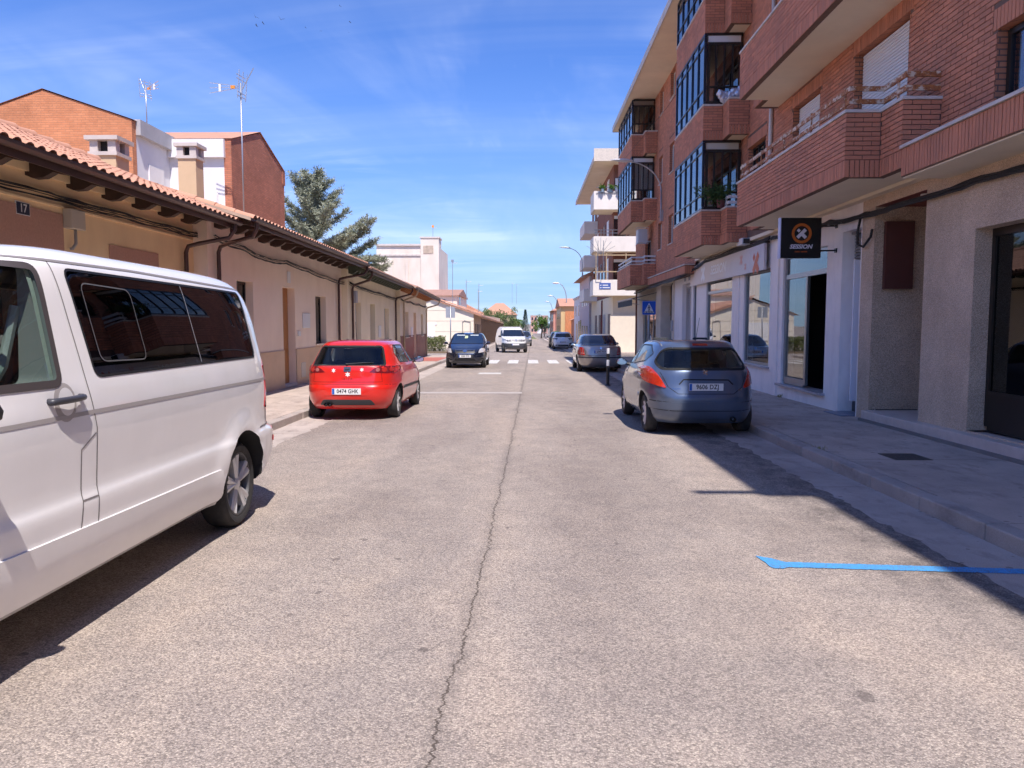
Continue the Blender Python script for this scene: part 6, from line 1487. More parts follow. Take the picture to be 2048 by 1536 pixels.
# ------------------------------------------------------------------ simple far houses
def block(name, label, x0, x1, y0, y1, h, wall_m, roof=None, wins=(), cat='house', eave=.4, ridge='y', rh=1.4, roof_m=None):
    zb = gz(y0); R = thing(name, label, cat, ((x0 + x1) / 2, y0, zb))
    MB().box(x0, x1, y0, y1, zb - 1, zb + h).build('wall', wall_m, R)
    zt = zb + h
    if roof == 'gable':
        if ridge == 'y': P = [(x0 - eave, zt - .02), (x1 + eave, zt - .02), ((x0 + x1) / 2, zt + rh)]; MB().prism(P, 'y', y0 - .2, y1 + .2).build('roof', roof_m or TILE, R)
        else: P = [(y0 - eave, zt - .02), (y1 + eave, zt - .02), ((y0 + y1) / 2, zt + rh)]; MB().prism(P, 'x', x0 - .2, x1 + .2).build('roof', roof_m or TILE, R)
    elif roof == 'hip':
        cx_, cy_ = (x0 + x1) / 2, (y0 + y1) / 2
        MB().add([(x0 - eave, y0 - eave, zt), (x1 + eave, y0 - eave, zt), (x1 + eave, y1 + eave, zt), (x0 - eave, y1 + eave, zt), (cx_ - 1, cy_, zt + rh), (cx_ + 1, cy_, zt + rh)], [(0, 1, 5, 4), (1, 2, 5), (2, 3, 4, 5), (3, 0, 4), (3, 2, 1, 0)]).build('roof', roof_m or TILE, R)
    else: MB().box(x0 - .15, x1 + .15, y0 - .15, y1 + .15, zt, zt + .2).build('roof', STONE, R)
    for face, a, b, c, d in wins:
        m_ = mat('far window', (.05, .055, .065), .15)
        if face == 'y': MB().box(a, b, y0 - .03, y0 + .02, zb + c, zb + d).build('window', m_, R)
        elif face == '-x': MB().box(x0 - .03, x0 + .02, a, b, zb + c, zb + d).build('window', m_, R)
        elif face == '+x': MB().box(x1 - .02, x1 + .03, a, b, zb + c, zb + d).build('window', m_, R)
    return R
LILAC = mat('greyish pink render', (.60, .50, .50), .85, var=.06)
block('town_house', 'two storey grey pink house with tiled roof after the white balconies', 5.75, 12, 71.2, 84, 6.6, LILAC, 'gable', [('-x', y, y + 1, z, z + 1.6) for y in (73, 76, 79) for z in (.4, 3.9)] + [('-x', 81.5, 83, 0, 2.6)], ridge='y', rh=1.6, eave=.7)
block('town_house', 'tall white rendered house with red doors further down the right', 5.9, 12, 84.2, 96, 5.2, WHR, None, [('-x', 86, 88, 0, 2.6), ('-x', 90, 91.2, .2, 2.3), ('-x', 87, 88, 3.2, 4.4), ('-x', 92, 93, 3.2, 4.4)])
o4 = block('town_house', 'house with orange tiled end wall and ochre street front far right', 4.7, 9.5, 106, 122, 4.9, mat('far ochre render', (.62, .44, .22), .9), 'gable', [('-x', y, y + 1, z, z + 1.3) for y in (108, 112, 116) for z in (.9, 3.2)], rh=1.3, ridge='x')
MB().box(5.3, 9.5, 105.86, 105.98, gz(106) + .8, gz(106) + 4.2).build('tile_cladding', mat('orange cladding', (.58, .23, .10), .9, var=.3, vscale=4, vstretch=(4, 1, .6)), o4)
block('town_house', 'low brick shed in front of the orange tiled end wall', 6.0, 9, 97, 104, 2.9, mat('pale brick wall', (.52, .24, .15), .9, var=.15), 'gable', (), rh=.7)
block('town_house', 'red brick house with white window bands at the far end of the right side', 5.2, 12, 150, 172, 5.4, mat('far pink brick', (.52, .24, .18), .9, var=.1), 'hip', [('-x', y, y + 1.6, z, z + 1.4) for y in (151, 155, 159, 163) for z in (.6, 3.3)] + [('y', 6, 7.4, 3.3, 4.6), ('y', 8.6, 10, 3.3, 4.6), ('y', 6, 7.4, .6, 2)], rh=1.6)
FLATS = block('town_house', 'pink and white flats closing the far end of the street', 1.6, 8.2, 300, 312, 7.2, mat('far pink render', (.62, .36, .30), .9, var=.05), None, [('y', 1.9 + k * 1.25, 2.6 + k * 1.25, z, z + 1.2) for k in range(5) for z in (1, 3.2, 5.4)], 'building')
MB().box(4.2, 5.8, 299.9, 300.0, gz(300), gz(300) + 7.2).build('stair_tower', WHR, FLATS)
# left side beyond the side street: cream gable house, terrace with porch, garage
EG = thing('terraced_house', 'cream gable house with long tiled roof at the far corner of the left side street', 'house', (-4.8, 70, gz(70)))
zg = gz(70); CRW = mat('cream scored render', (.82, .73, .60), .88, var=.04, vscale=.8, dirt=.1, dirtcol=(.6, .5, .4))
xe_, xr_, xb_ = -4.8, -8.6, -12.4; zE, zR = zg + 3.25, zg + 4.55
MB().prism([(xb_, zg - 1), (xe_, zg - 1), (xe_, zE - .1), (xr_, zR - .15), (xb_, zE - .1)], 'y', 70, 70.3).build('gable_wall', CRW, EG)
MB().box(xb_, xe_, 70.3, 140, zg - 1.5, zE - .1).build('wall', mat('terrace wall', (.72, .54, .38), .9, var=.1), EG)
sc = MB()
for k in range(4): sc.box(xb_, xe_, 69.985, 70.0, zg + .55 + k * .95, zg + .575 + k * .95)
sc.build('score_lines', mat('painted score shade', (.52, .45, .37), .9), EG)  # raised strips; the grooves' shadow is put into their darker colour
rfE = MB().add([(xe_ + .7, 69.8, zE - .25), (xr_, 69.8, zR), (xb_ - .5, 69.8, zE - .3), (xe_ + .7, 140, zE - .95), (xr_, 140, zR - .5), (xb_ - .5, 140, zE - .8), (xe_ + .7, 69.8, zE - .4), (xr_, 69.8, zR - .15), (xe_ + .7, 140, zE - 1.1)], [(0, 1, 4, 3), (1, 2, 5, 4), (0, 6, 7, 1), (0, 3, 8, 6)]).build('roof', TILE, EG)
vt = tile_mesh('verge_tile', .6, .13, TILE); Mx = []
for k in range(13):
    t_ = k / 13; Mx.append(Matrix.Translation((xe_ + .7 + (xr_ - xe_ - .7) * t_, 69.86, zE - .22 + (zR - zE + .22) * t_ + .05)) @ Matrix.Rotation(math.atan((zR - zE + .25) / (xe_ + .7 - xr_)), 4, 'Y'))
stuff_join('verge_tiles', vt, Mx, TILE, rfE)
for y in [71.6 + 2.4 * k for k in range(28)]:
    q = zg + SL * (y - 70)
    MB().box(-4.22, -4.08, y, y + .16, q - .3, q + 2.7).build('porch_post', BROWNW, EG)
    MB().box(xe_ - .02, xe_ + .03, y + .7, y + 1.6, q, q + 2.2).build('door', BROWNW if int(y) % 3 else mat('tan door', (.45, .3, .15), .6), EG)
MB().tube([(-5.1, 69.95, zg), (-5.1, 69.95, zg + 2.4), (-5.6, 69.95, zg + 2.5), (-5.8, 69.95, zg + 2.4), (-5.8, 69.95, zg)], .035, 6).build('wall_cable', mat('grey conduit', (.33, .31, .3), .5), EG)
gd = MB().box(-10.1, -8.3, 69.93, 70.0, zg + .7, zg + 2.1).build('window_shutter', WHITEPL, EG)
MB().box(-10.25, -8.15, 69.95, 70.01, zg + 2.1, zg + 2.28).build('lintel', WHR, gd)
block('town_house', 'white upper storey with brown gable end behind the cream gable house', -15.5, -9, 100, 116, 6.1, CRW, 'gable', [('+x', 103, 105, 4.5, 6), ('y', -12, -10.5, 4.2, 5.6)], ridge='x', rh=1.1, roof_m=TILEOLD)
block('town_house', 'second cream terrace house showing only its chimney and roof behind the porch row', -13, -7.5, 120, 130, 4.4, CRW, 'gable', (), rh=1.6)
hip = block('town_house', 'house with red hipped tile roof above the far trees on the left', -11, -2.6, 190, 204, 5.4, mat('far tan render', (.50, .38, .27), .9), 'hip', [('y', -9.5 + 2 * k, -8.6 + 2 * k, 2.6, 4) for k in range(4)], rh=3.0)
# white industrial building far left
SI = thing('silo_building', 'large windowless off white industrial building with raised corner tower behind the cedar', 'building', (-15, 110, gz(110)))
SIW = mat('weathered white render', (.74, .66, .57), .9, var=.08, vscale=.35, dirt=.4, dirtcol=(.5, .38, .30), dscale=.35)
zs = gz(110)
MB().box(-21.3, -12.6, 110, 124, zs - 1, 12.6).build('wall', SIW, SI); MB().box(-15.0, -12.42, 109.8, 113, zs - 1, 13.65).build('corner_tower', SIW, SI)
MB().box(-15.12, -12.3, 109.7, 113.1, 13.65, 13.85).build('tower_coping', STONE, SI); MB().box(-21.4, -15.0, 109.75, 110, 12.6, 12.85).build('cornice', STONE, SI); MB().box(-21.4, -15.0, 109.85, 110.0, 11.2, 11.4).build('string_course', STONE, SI)
for k in range(2):
    MB().box(-17.2 - k * 2.2, -16.8 - k * 2.2, 109.82, 110.0, zs, 10.6).build('pilaster', SIW, SI)
MB().box(-14.6, -13.2, 109.74, 109.8, 11.5, 12.6).build('tower_window', mat('stained recess', (.45, .36, .28), .9, var=.3, vscale=2), SI)
# ------------------------------------------------------------------ trees, hedge, grass
def leafmat(name, c, tr=.25, isl=.35):
    m = mat(name, c, .6, island=isl, var=.2, vscale=.8, spec=.3)
    return m
def leaf_cloud(name, pts, size, m, parent, seed, flat=.0, asp=.5, kind=True):
    """many small leaf blades as one part"""
    r = random.Random(seed); V = []; Fc = []
    base = wloc(parent) if parent else Vector((0, 0, 0))
    for p, d in pts:
        if d is None: d = Vector((r.gauss(0, 1), r.gauss(0, 1), r.gauss(0, 1) * (1 - flat)))
        d = d.normalized(); s_ = size * r.uniform(.6, 1.35)
        a = d.cross(Vector((r.gauss(0, 1), r.gauss(0, 1), r.gauss(0, 1)))).normalized() * s_ * asp / 2
        k = len(V); p = Vector(p) - base
        V += [tuple(p - a * .3), tuple(p + d * s_ * .5 - a), tuple(p + d * s_), tuple(p + d * s_ * .5 + a)]; Fc.append((k, k + 1, k + 2, k + 3))
    me = bpy.data.meshes.new(name); me.from_pydata(V, [], Fc); me.update(); o = link(name, me, m, parent)
    return o
def cedar(x, y, zb, zt):
    T = thing('cedar_tree', 'large blue green cedar with drooping layered branches behind the peach house', 'tree', (x, y, zb)); r = random.Random(21)
    bark = mat('cedar bark', (.11, .085, .07), .9); tr = MB(); H = zt - zb
    tr.tube([(x, y, zb), (x + .1, y, zb + H * .4), (x - .05, y + .1, zb + H * .75), (x + .1, y, zt - .3)], .33, 8, .04)
    pts = []; br = MB()
    def spray(p, d, L, n):
        for k in range(n):
            t = (k + r.random()) / n; q = p + d * (L * t); side = Vector((-d.y, d.x, 0)).normalized() * (1 if r.random() < .5 else -1)
            tw = (side * r.uniform(.5, 1) + d * r.uniform(.3, .9) + Vector((0, 0, r.uniform(-.45, .35)))).normalized(); tl = r.uniform(.15, .42) * (1.1 - t * .5)
            for j in range(5):
                pts.append((q + tw * tl * r.random() + Vector((r.uniform(-.03, .03), r.uniform(-.03, .03), r.uniform(-.05, .03))), (tw + Vector((r.gauss(0, .5), r.gauss(0, .5), r.gauss(.1, .5))))))
    def limb(p0, d, L, lift, th, dens=1.0):
        P = [p0.copy()]; dd = d.copy(); q = p0.copy(); n = 7
        for i in range(n):
            q = q + dd * (L / n); P.append(q.copy()); dd = (dd + Vector((r.gauss(0, .06), r.gauss(0, .06), lift * (-.06 + .035 * i)))).normalized()
        br.tube(P, th, 5, .008)
        for i in range(1, n + 1):
            seg = (P[i] - P[i - 1]).normalized(); spray(P[i - 1], seg, L / n, int((9 + 34 * L / n) * dens))
            if i > 1:
                for _ in range(3):
                    s_ = Vector((-seg.y, seg.x, 0)).normalized() * (1 if r.random() < .5 else -1); d2 = (s_ * r.uniform(.5, 1) + seg * .9 + Vector((0, 0, r.uniform(-.35, .25)))).normalized(); l2 = L * r.uniform(.10, .24) * (1.15 - i / n * .6)
                    br.tube([P[i - 1], P[i - 1] + d2 * l2], .012, 4, .004); spray(P[i - 1], d2, l2, int((7 + 30 * l2) * dens))
    nb = 40
    for k in range(nb):
        u = (k + .5) / nb; z = zb + H * (.34 + .60 * u); L = (1 - u) ** .8 * H * .40 * r.uniform(.6, 1.2) + .5
        a = k * 2.399 + r.uniform(-.3, .3); d = Vector((cos(a), sin(a), .25 + .95 * u * r.uniform(.6, 1.2))).normalized(); limb(Vector((x, y, z)), d, L, 1.0, .05 * (1 - u * .6))
    # several leaders and long rising limbs reaching to the right
    for dx, dz, z0_, L in ((.5, 1.0, .62, 2.7), (.85, .75, .52, 3.1), (1.0, .55, .46, 3.4), (-.15, 1.0, .68, 2.6), (-.55, .9, .58, 2.6), (.25, 1.0, .72, 2.2), (1.0, .42, .34, 4.3)):
        limb(Vector((x, y, zb + H * z0_)), Vector((dx, r.uniform(-.3, .1), dz)).normalized(), L, .9, .06)
    for dx, dz, z0_, L in ((1.0, -.05, .46, 3.6), (1.0, .10, .52, 3.2), (1.0, -.15, .40, 3.9), (.9, .25, .58, 2.8), (-.9, .1, .5, 2.6), (-.9, -.1, .44, 3.0), (.8, -.1, .44, 3.0), (1., -.28, .40, 3.6)):
        limb(Vector((x, y, zb + H * z0_)), Vector((dx, r.uniform(-.7, .3), dz)).normalized(), L, .8, .06, 1.25)
    limb(Vector((-9.9, y - .2, 4.7)), Vector((2.6, 0, 2.0)).normalized(), 3.2, .1, .06, 1.9); limb(Vector((-10.2, y - .2, 4.8)), Vector((3.2, -.2, .05)).normalized(), 3.3, .9, .06, 1.8); limb(Vector((-10.0, y - .3, 4.6)), Vector((3.0, -.3, -.25)).normalized(), 3.0, .7, .06, 1.8); limb(Vector((-10.0, y, 5.0)), Vector((2.2, .3, -.4)).normalized(), 2.6, .7, .05, 1.6)
    tr.build('trunk', bark, T, True); o = br.build('branches', bark, T, True, fix=False)
    leaf_cloud('crown', pts, .14, leafmat('cedar needles', (.34, .36, .26)), T, 5, asp=.2); print('cedar', len(pts))
cedar(-10.6, 38.5, gz(38), 9.3)
def broadleaf(name, label, x, y, h, cr, m, seed, n=2600, leaf=.22, trunk=.35, cz=None, squash=1.0):
    zb = gz(min(y, 260)); T = thing(name, label, 'tree', (x, y, zb), 'far trees along the street'); r = random.Random(seed)
    tr = MB().tube([(x, y, zb), (x + .1, y, zb + h * .45), (x, y, zb + h * .75)], .05 * h * trunk + .05, 7, .04); cz = cz or h - cr * .9
    lobes = [(Vector((x, y, zb + cz)) + Vector((r.gauss(0, .5), r.gauss(0, .5), r.gauss(0, .42) * squash)) * cr, cr * r.uniform(.3, .55)) for _ in range(16)]; pts = []
    for c, rr in lobes:
        tr.tube([(x, y, zb + h * .42), tuple((Vector((x, y, zb + h * .5)) + c) / 2), tuple(c)], .04, 4, .015)
        for _ in range(n // 16):
            v = Vector((r.gauss(0, 1), r.gauss(0, 1), r.gauss(0, 1))).normalized() * rr * r.uniform(.55, 1.05); pts.append((c + v, None))
    tr.build('trunk', mat('tree bark', (.10, .08, .06), .9), T, True, fix=False); leaf_cloud('crown', pts, leaf, m, T, seed)
def conifer(name, label, x, y, h, w_, m, seed, n=5000, leaf=.2):
    zb = gz(min(y, 260)); T = thing(name, label, 'tree', (x, y, zb), 'far trees along the street'); r = random.Random(seed); pts = []
    MB().tube([(x, y, zb), (x, y, zb + h)], .12, 6, .02).build('trunk', mat('tree bark', (.10, .08, .06), .9), T)
    for k in range(n):
        u = r.random() ** 1.4; a = r.uniform(0, 2 * pi); lay = (u * 14) % 1; rad = (1 - u) * w_ * (.55 + .45 * lay if False else r.uniform(.25, 1.0)) * (.75 + .25 * sin(a * 5 + u * 40))
        z = zb + .3 + (h - .3) * u - rad * .25; pts.append(((x + rad * cos(a), y + rad * sin(a), z), Vector((cos(a), sin(a), -.2 + r.gauss(0, .3)))))
    leaf_cloud('crown', pts, leaf, m, T, seed, asp=.3)
LG = leafmat('fresh green leaves', (.075, .15, .02)); LD = leafmat('olive leaves', (.13, .17, .06)); LS = leafmat('blue spruce needles', (.06, .11, .085))
broadleaf('street_tree', 'round bright green tree at the far end of the street', 2.9, 152, 4.4, 1.35, LG, 3, 2600, .22)
conifer('spruce_tree', 'dark blue green spruce at the far bend of the street', -.25, 165, 6.0, 1.5, LS, 8)
broadleaf('street_tree', 'yellow green tree behind the porch roofs far left', -4.0, 168, 5.2, 2.2, LD, 4, 3000, .26)
broadleaf('street_tree', 'olive green tree left of the red hipped roof', -6.9, 150, 6.0, 2.0, LD, 6, 2600, .26)
broadleaf('street_tree', 'wide shrubby green tree beside the spruce', -2.2, 172, 4.6, 1.6, LG, 7, 2400, .26)
broadleaf('street_tree', 'small dark green tree beneath the round bright one', 4.4, 190, 3.8, 1.4, LS, 9, 1800, .26)
pv = MB().sbox(-30, 1.7, 128, 250, .0, .10); 
struct(pv.build('grass_verge', mat('dry verge grass', (.16, .17, .06), .95, var=.3, vscale=2)))
struct(MB().sbox(-30, 2.0, 126.5, 128.0, .0, .13).build('far_pavement', PAVE))
wl_ = MB().sbox(-1.2, 1.4, 176, 176.3, 0, 1.1).top('low_wall', mat('cream low wall', (.6, .5, .36), .9), 'low cream wall in front of the far hedge', 'wall')
# hedge with tall wispy shrubs at the left side street
def hedge(name, label, x0, x1, y0, y1, h, seed, n, m, cat='hedge', wisp=0):
    zb = gz(y0); T = thing(name, label, cat, ((x0 + x1) / 2, (y0 + y1) / 2, zb)); r = random.Random(seed); pts = []
    for _ in range(n):
        x, y = r.uniform(x0, x1), r.uniform(y0, y1); hh = h * (.86 + .18 * mnoise.noise(Vector((x * .9, y * .9, seed)))); z = hh * (r.random() ** .6)
        ex = .12 * mnoise.noise(Vector((x * 3, y * 3, z * 3))); pts.append(((x + ex, y + ex, zb + z), None))
    st_ = MB()
    for k in range(24):
        x, y = r.uniform(x0, x1), r.uniform(y0, y1); st_.tube([(x, y, zb), (x + r.uniform(-.15, .15), y, zb + h * .8)], .018, 4, .006)
    for k in range(wisp):
        x, y = r.uniform(x0, x0 + (x1 - x0) * .5), r.uniform(y0, y1); d = Vector((r.uniform(-.4, .55), r.uniform(-.3, .3), 1)).normalized(); L = h * r.uniform(.9, 1.9); p = Vector((x, y, zb + h * .3))
        st_.tube([p, p + d * L * .6, p + d * L + Vector((d.x * .5, 0, -.1))], .014, 4, .005)
        for j in range(70): t = .25 + .75 * r.random(); pts.append((p + d * L * t + Vector((d.x * .5 * t * t + r.gauss(0, .12), r.gauss(0, .12), r.gauss(0, .1))), None))
    st_.build('stems', mat('tree bark', (.10, .08, .06), .9), T); leaf_cloud('foliage', pts, .12, m, T, seed)
hedge('hedge', 'clipped green hedge with tall wispy shoots at the left side street corner', -11.5, -5.9, 54.5, 56.3, 1.25, 31, 9000, leafmat('hedge leaves', (.13, .15, .05)), wisp=26)
hedge('hedge', 'long low hedge along the side street before the cream gable', -26, -11.8, 55, 56.5, 1.2, 32, 9000, MATS['hedge leaves'])
struct(MB().sbox(-30, -5.6, 54.0, 57.2, -.2, .12).build('planting_bed', mat('bed soil', (.20, .15, .10), .95, var=.2)))
# ------------------------------------------------------------------ signs, lamps, bollard and small things
GALV = mat('galvanised pole', (.42, .42, .44), .4, .7)
def disc(cx_, cz_, r0, r1, y, n=40):
    mb_ = MB()
    for k in range(n):
        a, b = 2 * pi * k / n, 2 * pi * (k + 1) / n
        mb_.add([(cx_ + r0 * cos(a), y, cz_ + r0 * sin(a)), (cx_ + r1 * cos(a), y, cz_ + r1 * sin(a)), (cx_ + r1 * cos(b), y, cz_ + r1 * sin(b)), (cx_ + r0 * cos(b), y, cz_ + r0 * sin(b))], [(0, 1, 2, 3)])
    return mb_
def rot_rect(cx_, cz_, w_, h, ang, y):
    c_, s_ = cos(ang), sin(ang); return [(cx_ + u * c_ - v * s_, y, cz_ + u * s_ + v * c_) for u, v in ((-w_ / 2, -h / 2), (w_ / 2, -h / 2), (w_ / 2, h / 2), (-w_ / 2, h / 2))]
# projecting black shop sign
sg_ = thing('hanging_sign', 'square black projecting shop sign with orange ring and white cross reading SESSION', 'shop sign', (5.07, 14.5, 2.84))
bx_ = MB().box(4.70, 5.44, 14.5, 14.62, 2.84, 3.575).build('sign_box', mat('black acrylic', (.006, .007, .009), .35), sg_)
MB().box(4.685, 4.70, 14.495, 14.625, 2.835, 3.58).build('edge_strip', mat('lilac edge', (.55, .55, .72), .5), sg_)
ORG = mat('orange vinyl', (.55, .13, .015), .5); SWH = mat('white vinyl', (.70, .66, .74), .5)
yy = 14.496; cx_, cz_ = 5.08, 3.29
disc(cx_, cz_, .134, .184, yy).build('ring', ORG, sg_)
xm = MB().add(rot_rect(cx_ - .003, cz_ - .003, .21, .062, radians(45), yy), [(0, 1, 2, 3)])
xm.add(rot_rect(cx_ + .048, cz_ - .053, .062, .085, radians(45), yy - .0005), [(0, 1, 2, 3)]); xm.add(rot_rect(cx_ - .055, cz_ + .052, .052, .052, radians(45), yy), [(0, 1, 2, 3)])
xm.build('cross_mark', SWH, sg_)
def flat_text(txt, size, x, y, z, m, parent, name, bold=0, shear=0, xs=1.0):
    t = text_mesh(txt, size, bold, shear, 1.0, xs); t.transform(Matrix.Translation((x, y, z)) @ Matrix.Rotation(radians(90), 4, 'X')); t.transform(Matrix.Translation(-wloc(parent))); return link(name, t, m, parent)
flat_text('SESSION', .105, cx_ - .01, yy, 3.045, SWH, sg_, 'lettering', .004, .25, 1.05); MB().add([(x, yy, 2.955 + z) for x0, x1 in ((4.96, 5.055), (5.075, 5.19)) for x, z in ((x0, -.011), (x1, -.011), (x1, .011), (x0, .011))], [(0, 1, 2, 3), (4, 5, 6, 7)]).build('small_lettering', mat('dull orange vinyl', (.35, .07, .01), .5), sg_)
for z in (2.98, 3.43): MB().bar((5.44, 14.56, z), (5.74, 14.56, z), .016, 6).build('arm', BRONZE, sg_); MB().box(5.725, 5.748, 14.52, 14.60, z - .04, z + .04).build('arm_plate', BRONZE, sg_)
# fascia banner
bn_ = thing('shop_banner', 'long beige shop banner with white SESSION lettering and orange crosses above the shop windows', 'banner', (5.64, 22.5, 2.9))
def banner_mat():
    m = bpy.data.materials.new('banner print'); m.use_nodes = True; nt = m.node_tree; b = nt.nodes['Principled BSDF']; MATS['banner print'] = m
    pos = N(nt, 'ShaderNodeNewGeometry').outputs['Position']; sp = N(nt, 'ShaderNodeSeparateXYZ'); nt.links.new(pos, sp.inputs[0])
    u = math_n(nt, 'DIVIDE', math_n(nt, 'SUBTRACT', sp.outputs[1], 18.4), 8.3)
    c = ramp_n(nt, u, [(0, (.58, .53, .56)), (.42, (.62, .56, .56)), (.48, (.66, .56, .50)), (1, (.74, .59, .48))])
    nt.links.new(c, b.inputs['Base Color']); b.inputs['Roughness'].default_value = .45; return m
MB().box(5.60, 5.66, 18.45, 26.65, 2.90, 3.52).build('banner_board', banner_mat(), bn_)
def xtext(txt, size, y, z, m, parent, name, x=5.596, bold=0, shear=0, xs=1.0):
    t = text_mesh(txt, size, bold, shear, 1.0, xs); t.transform(Matrix.Translation((x, y, z)) @ Matrix.Rotation(radians(-90), 4, 'Z') @ Matrix.Rotation(radians(90), 4, 'X')); t.transform(Matrix.Translation(-wloc(parent))); return link(name, t, m, parent)
xtext('SESSION', .36, 22.85, 3.22, mat('bright white vinyl', (.88, .86, .86), .5), bn_, 'lettering', bold=.010, shear=.2, xs=1.35)
def xcross(y, z, s_, m, name):
    g_ = MB()
    def rr_(cy2, cz2, w_, h, a): c2, s2 = cos(a), sin(a); return [(5.5955, cy2 + (u * c2 - v * s2), cz2 + (u * s2 + v * c2)) for u, v in ((-w_ / 2, -h / 2), (w_ / 2, -h / 2), (w_ / 2, h / 2), (-w_ / 2, h / 2))]
    g_.add(rr_(y, z, s_, s_ * .3, radians(-45)), [(0, 1, 2, 3)]); g_.add([(p[0] - .0005, p[1], p[2]) for p in rr_(y - s_ * .22, z - s_ * .22, s_ * .32, s_ * .42, radians(-45))], [(0, 1, 2, 3)]); g_.add(rr_(y + s_ * .25, z + s_ * .25, s_ * .26, s_ * .26, radians(-45)), [(0, 1, 2, 3)])
    g_.build(name, m, bn_)
xcross(24.75, 3.2, .56, MATS['bright white vinyl'], 'cross_mark'); OR2 = mat('orange print', (.60, .14, .06), .5); PK = mat('pink print', (.62, .30, .26), .5)
xcross(19.1, 3.10, .60, OR2, 'orange_cross'); xcross(20.4, 3.28, .30, PK, 'pink_cross'); xcross(20.0, 3.08, .20, PK, 'pink_cross')
arcs = MB()
for cy2, cz2, r_ in ((19.1, 3.1, .40), (20.4, 3.25, .26), (20.9, 3.1, .22)):
    for k in range(18):
        a, b = pi * k / 18, pi * (k + 1) / 18
        arcs.add([(5.5958, cy2 + r_ * 1.2 * cos(t_), min(3.51, max(2.91, cz2 + r_ * q * sin(t_)))) for t_, q in ((a, 1), (b, 1), (b, 1.03), (a, 1.03))], [(0, 1, 2, 3)])
for y in (18.75, 19.6, 21.4): arcs.box(5.5955, 5.598, y, y + .012, 2.92, 3.5)
arcs.build('line_drawing', mat('pale print', (.68, .64, .68), .5), bn_)['kind'] = 'stuff'
MB().box(5.62, 5.75, 18.5, 26.6, 3.53, 3.58).build('banner_rail', BRONZE, bn_)
fl = thing('floodlight', 'small white box lamp on the brick above the shop banner', 'lamp', (5.5, 20.2, 3.62)); MB().box(5.42, 5.62, 19.7, 20.2, 3.62, 3.78).build('housing', mat('white plastic', (.75, .75, .75), .5), fl); MB().box(5.45, 5.60, 19.66, 19.70, 3.64, 3.76).build('lens', TRIM, fl)
# pedestrian crossing sign
cs_ = thing('crossing_sign', 'blue pedestrian crossing sign on a post above the slate blue hatchback', 'traffic sign', (5.28, 33.5, gz(33.5)))
MB().bar((5.28, 33.55, gz(33.5)), (5.28, 33.55, 2.55), .035, 8).build('post', GALV, cs_, True)
z0 = 2.30; MB().prism(round_poly([(4.98, z0 - .30), (5.58, z0 - .30), (5.58, z0 + .30), (4.98, z0 + .30)], .05), 'y', 33.48, 33.50).build('plate_rim', SWH, cs_)
MB().prism(round_poly([(4.995, z0 - .285), (5.565, z0 - .285), (5.565, z0 + .285), (4.995, z0 + .285)], .045), 'y', 33.474, 33.48).build('plate', mat('sign blue', (.01, .10, .55), .35), cs_)
MB().add([(5.05, 33.472, z0 - .22), (5.51, 33.472, z0 - .22), (5.28, 33.472, z0 + .22)], [(0, 1, 2)]).build('triangle', mat('sign white', (.78, .77, .76), .4), cs_)
pd = MB(); yb = 33.470
pd.add([(5.28 + .028 * cos(2 * pi * k / 10), yb, z0 + .09 + .028 * sin(2 * pi * k / 10)) for k in range(10)], [tuple(range(10))])
for q in ([(5.255, .06), (5.31, .06), (5.30, -.05), (5.262, -.05)], [(5.265, -.04), (5.29, -.04), (5.245, -.17), (5.222, -.17)], [(5.28, -.04), (5.305, -.04), (5.345, -.16), (5.322, -.17)], [(5.255, .055), (5.268, .03), (5.225, -.03), (5.215, -.015)], [(5.305, .055), (5.30, .03), (5.345, -.02), (5.355, -.005)]):
    pd.add([(x, yb, z0 + z) for x, z in q], [(0, 1, 2, 3)])
for k in range(6): x = 5.085 + k * .068; pd.add([(x, yb - .0004 * (k + 1), z0 - .215), (x + .035, yb - .0004 * (k + 1), z0 - .215), (x + .045, yb - .0004 * (k + 1), z0 - .135), (x + .02, yb - .0004 * (k + 1), z0 - .135)], [(0, 1, 2, 3)])
pd.build('walking_figure', TRIM, cs_)
# bare back of a square sign, left
bs_ = thing('back_of_sign', 'grey back of a square road sign on a post by the left side street', 'traffic sign', (-5.6, 56.8, gz(57)))
MB().bar((-5.6, 56.8, gz(57)), (-5.6, 56.8, 2.9), .04, 8).build('post', GALV, bs_, True); MB().box(-5.95, -5.27, 56.84, 56.87, 2.05, 2.85).build('plate', mat('dull aluminium', (.40, .42, .46), .5, .4), bs_)
# striped bollard
bo = thing('bollard', 'black and white banded bollard between the slate blue and silver cars', 'bollard', (2.40, 22.7, gz(22.7)))
zb = gz(22.7); BK = mat('black rubber', (.012, .012, .014), .5); WB_ = mat('white band', (.74, .73, .72), .45)
for a, b, m_ in ((0, .58, BK), (.58, .76, WB_), (.76, .94, BK), (.94, 1.10, WB_)): MB().lathe([(.001, zb + a), (.046, zb + a), (.046, zb + b), (.001, zb + b)], 16, 'z', (2.40, 22.7, 0)).build('shaft' if m_ is BK else 'reflective_band', m_, bo, True, 40)
MB().lathe([(.001, zb + .04), (.06, zb + .04), (.1, zb + .0)], 16, 'z', (2.40, 22.7, 0)).build('foot', BK, bo, True, 40)
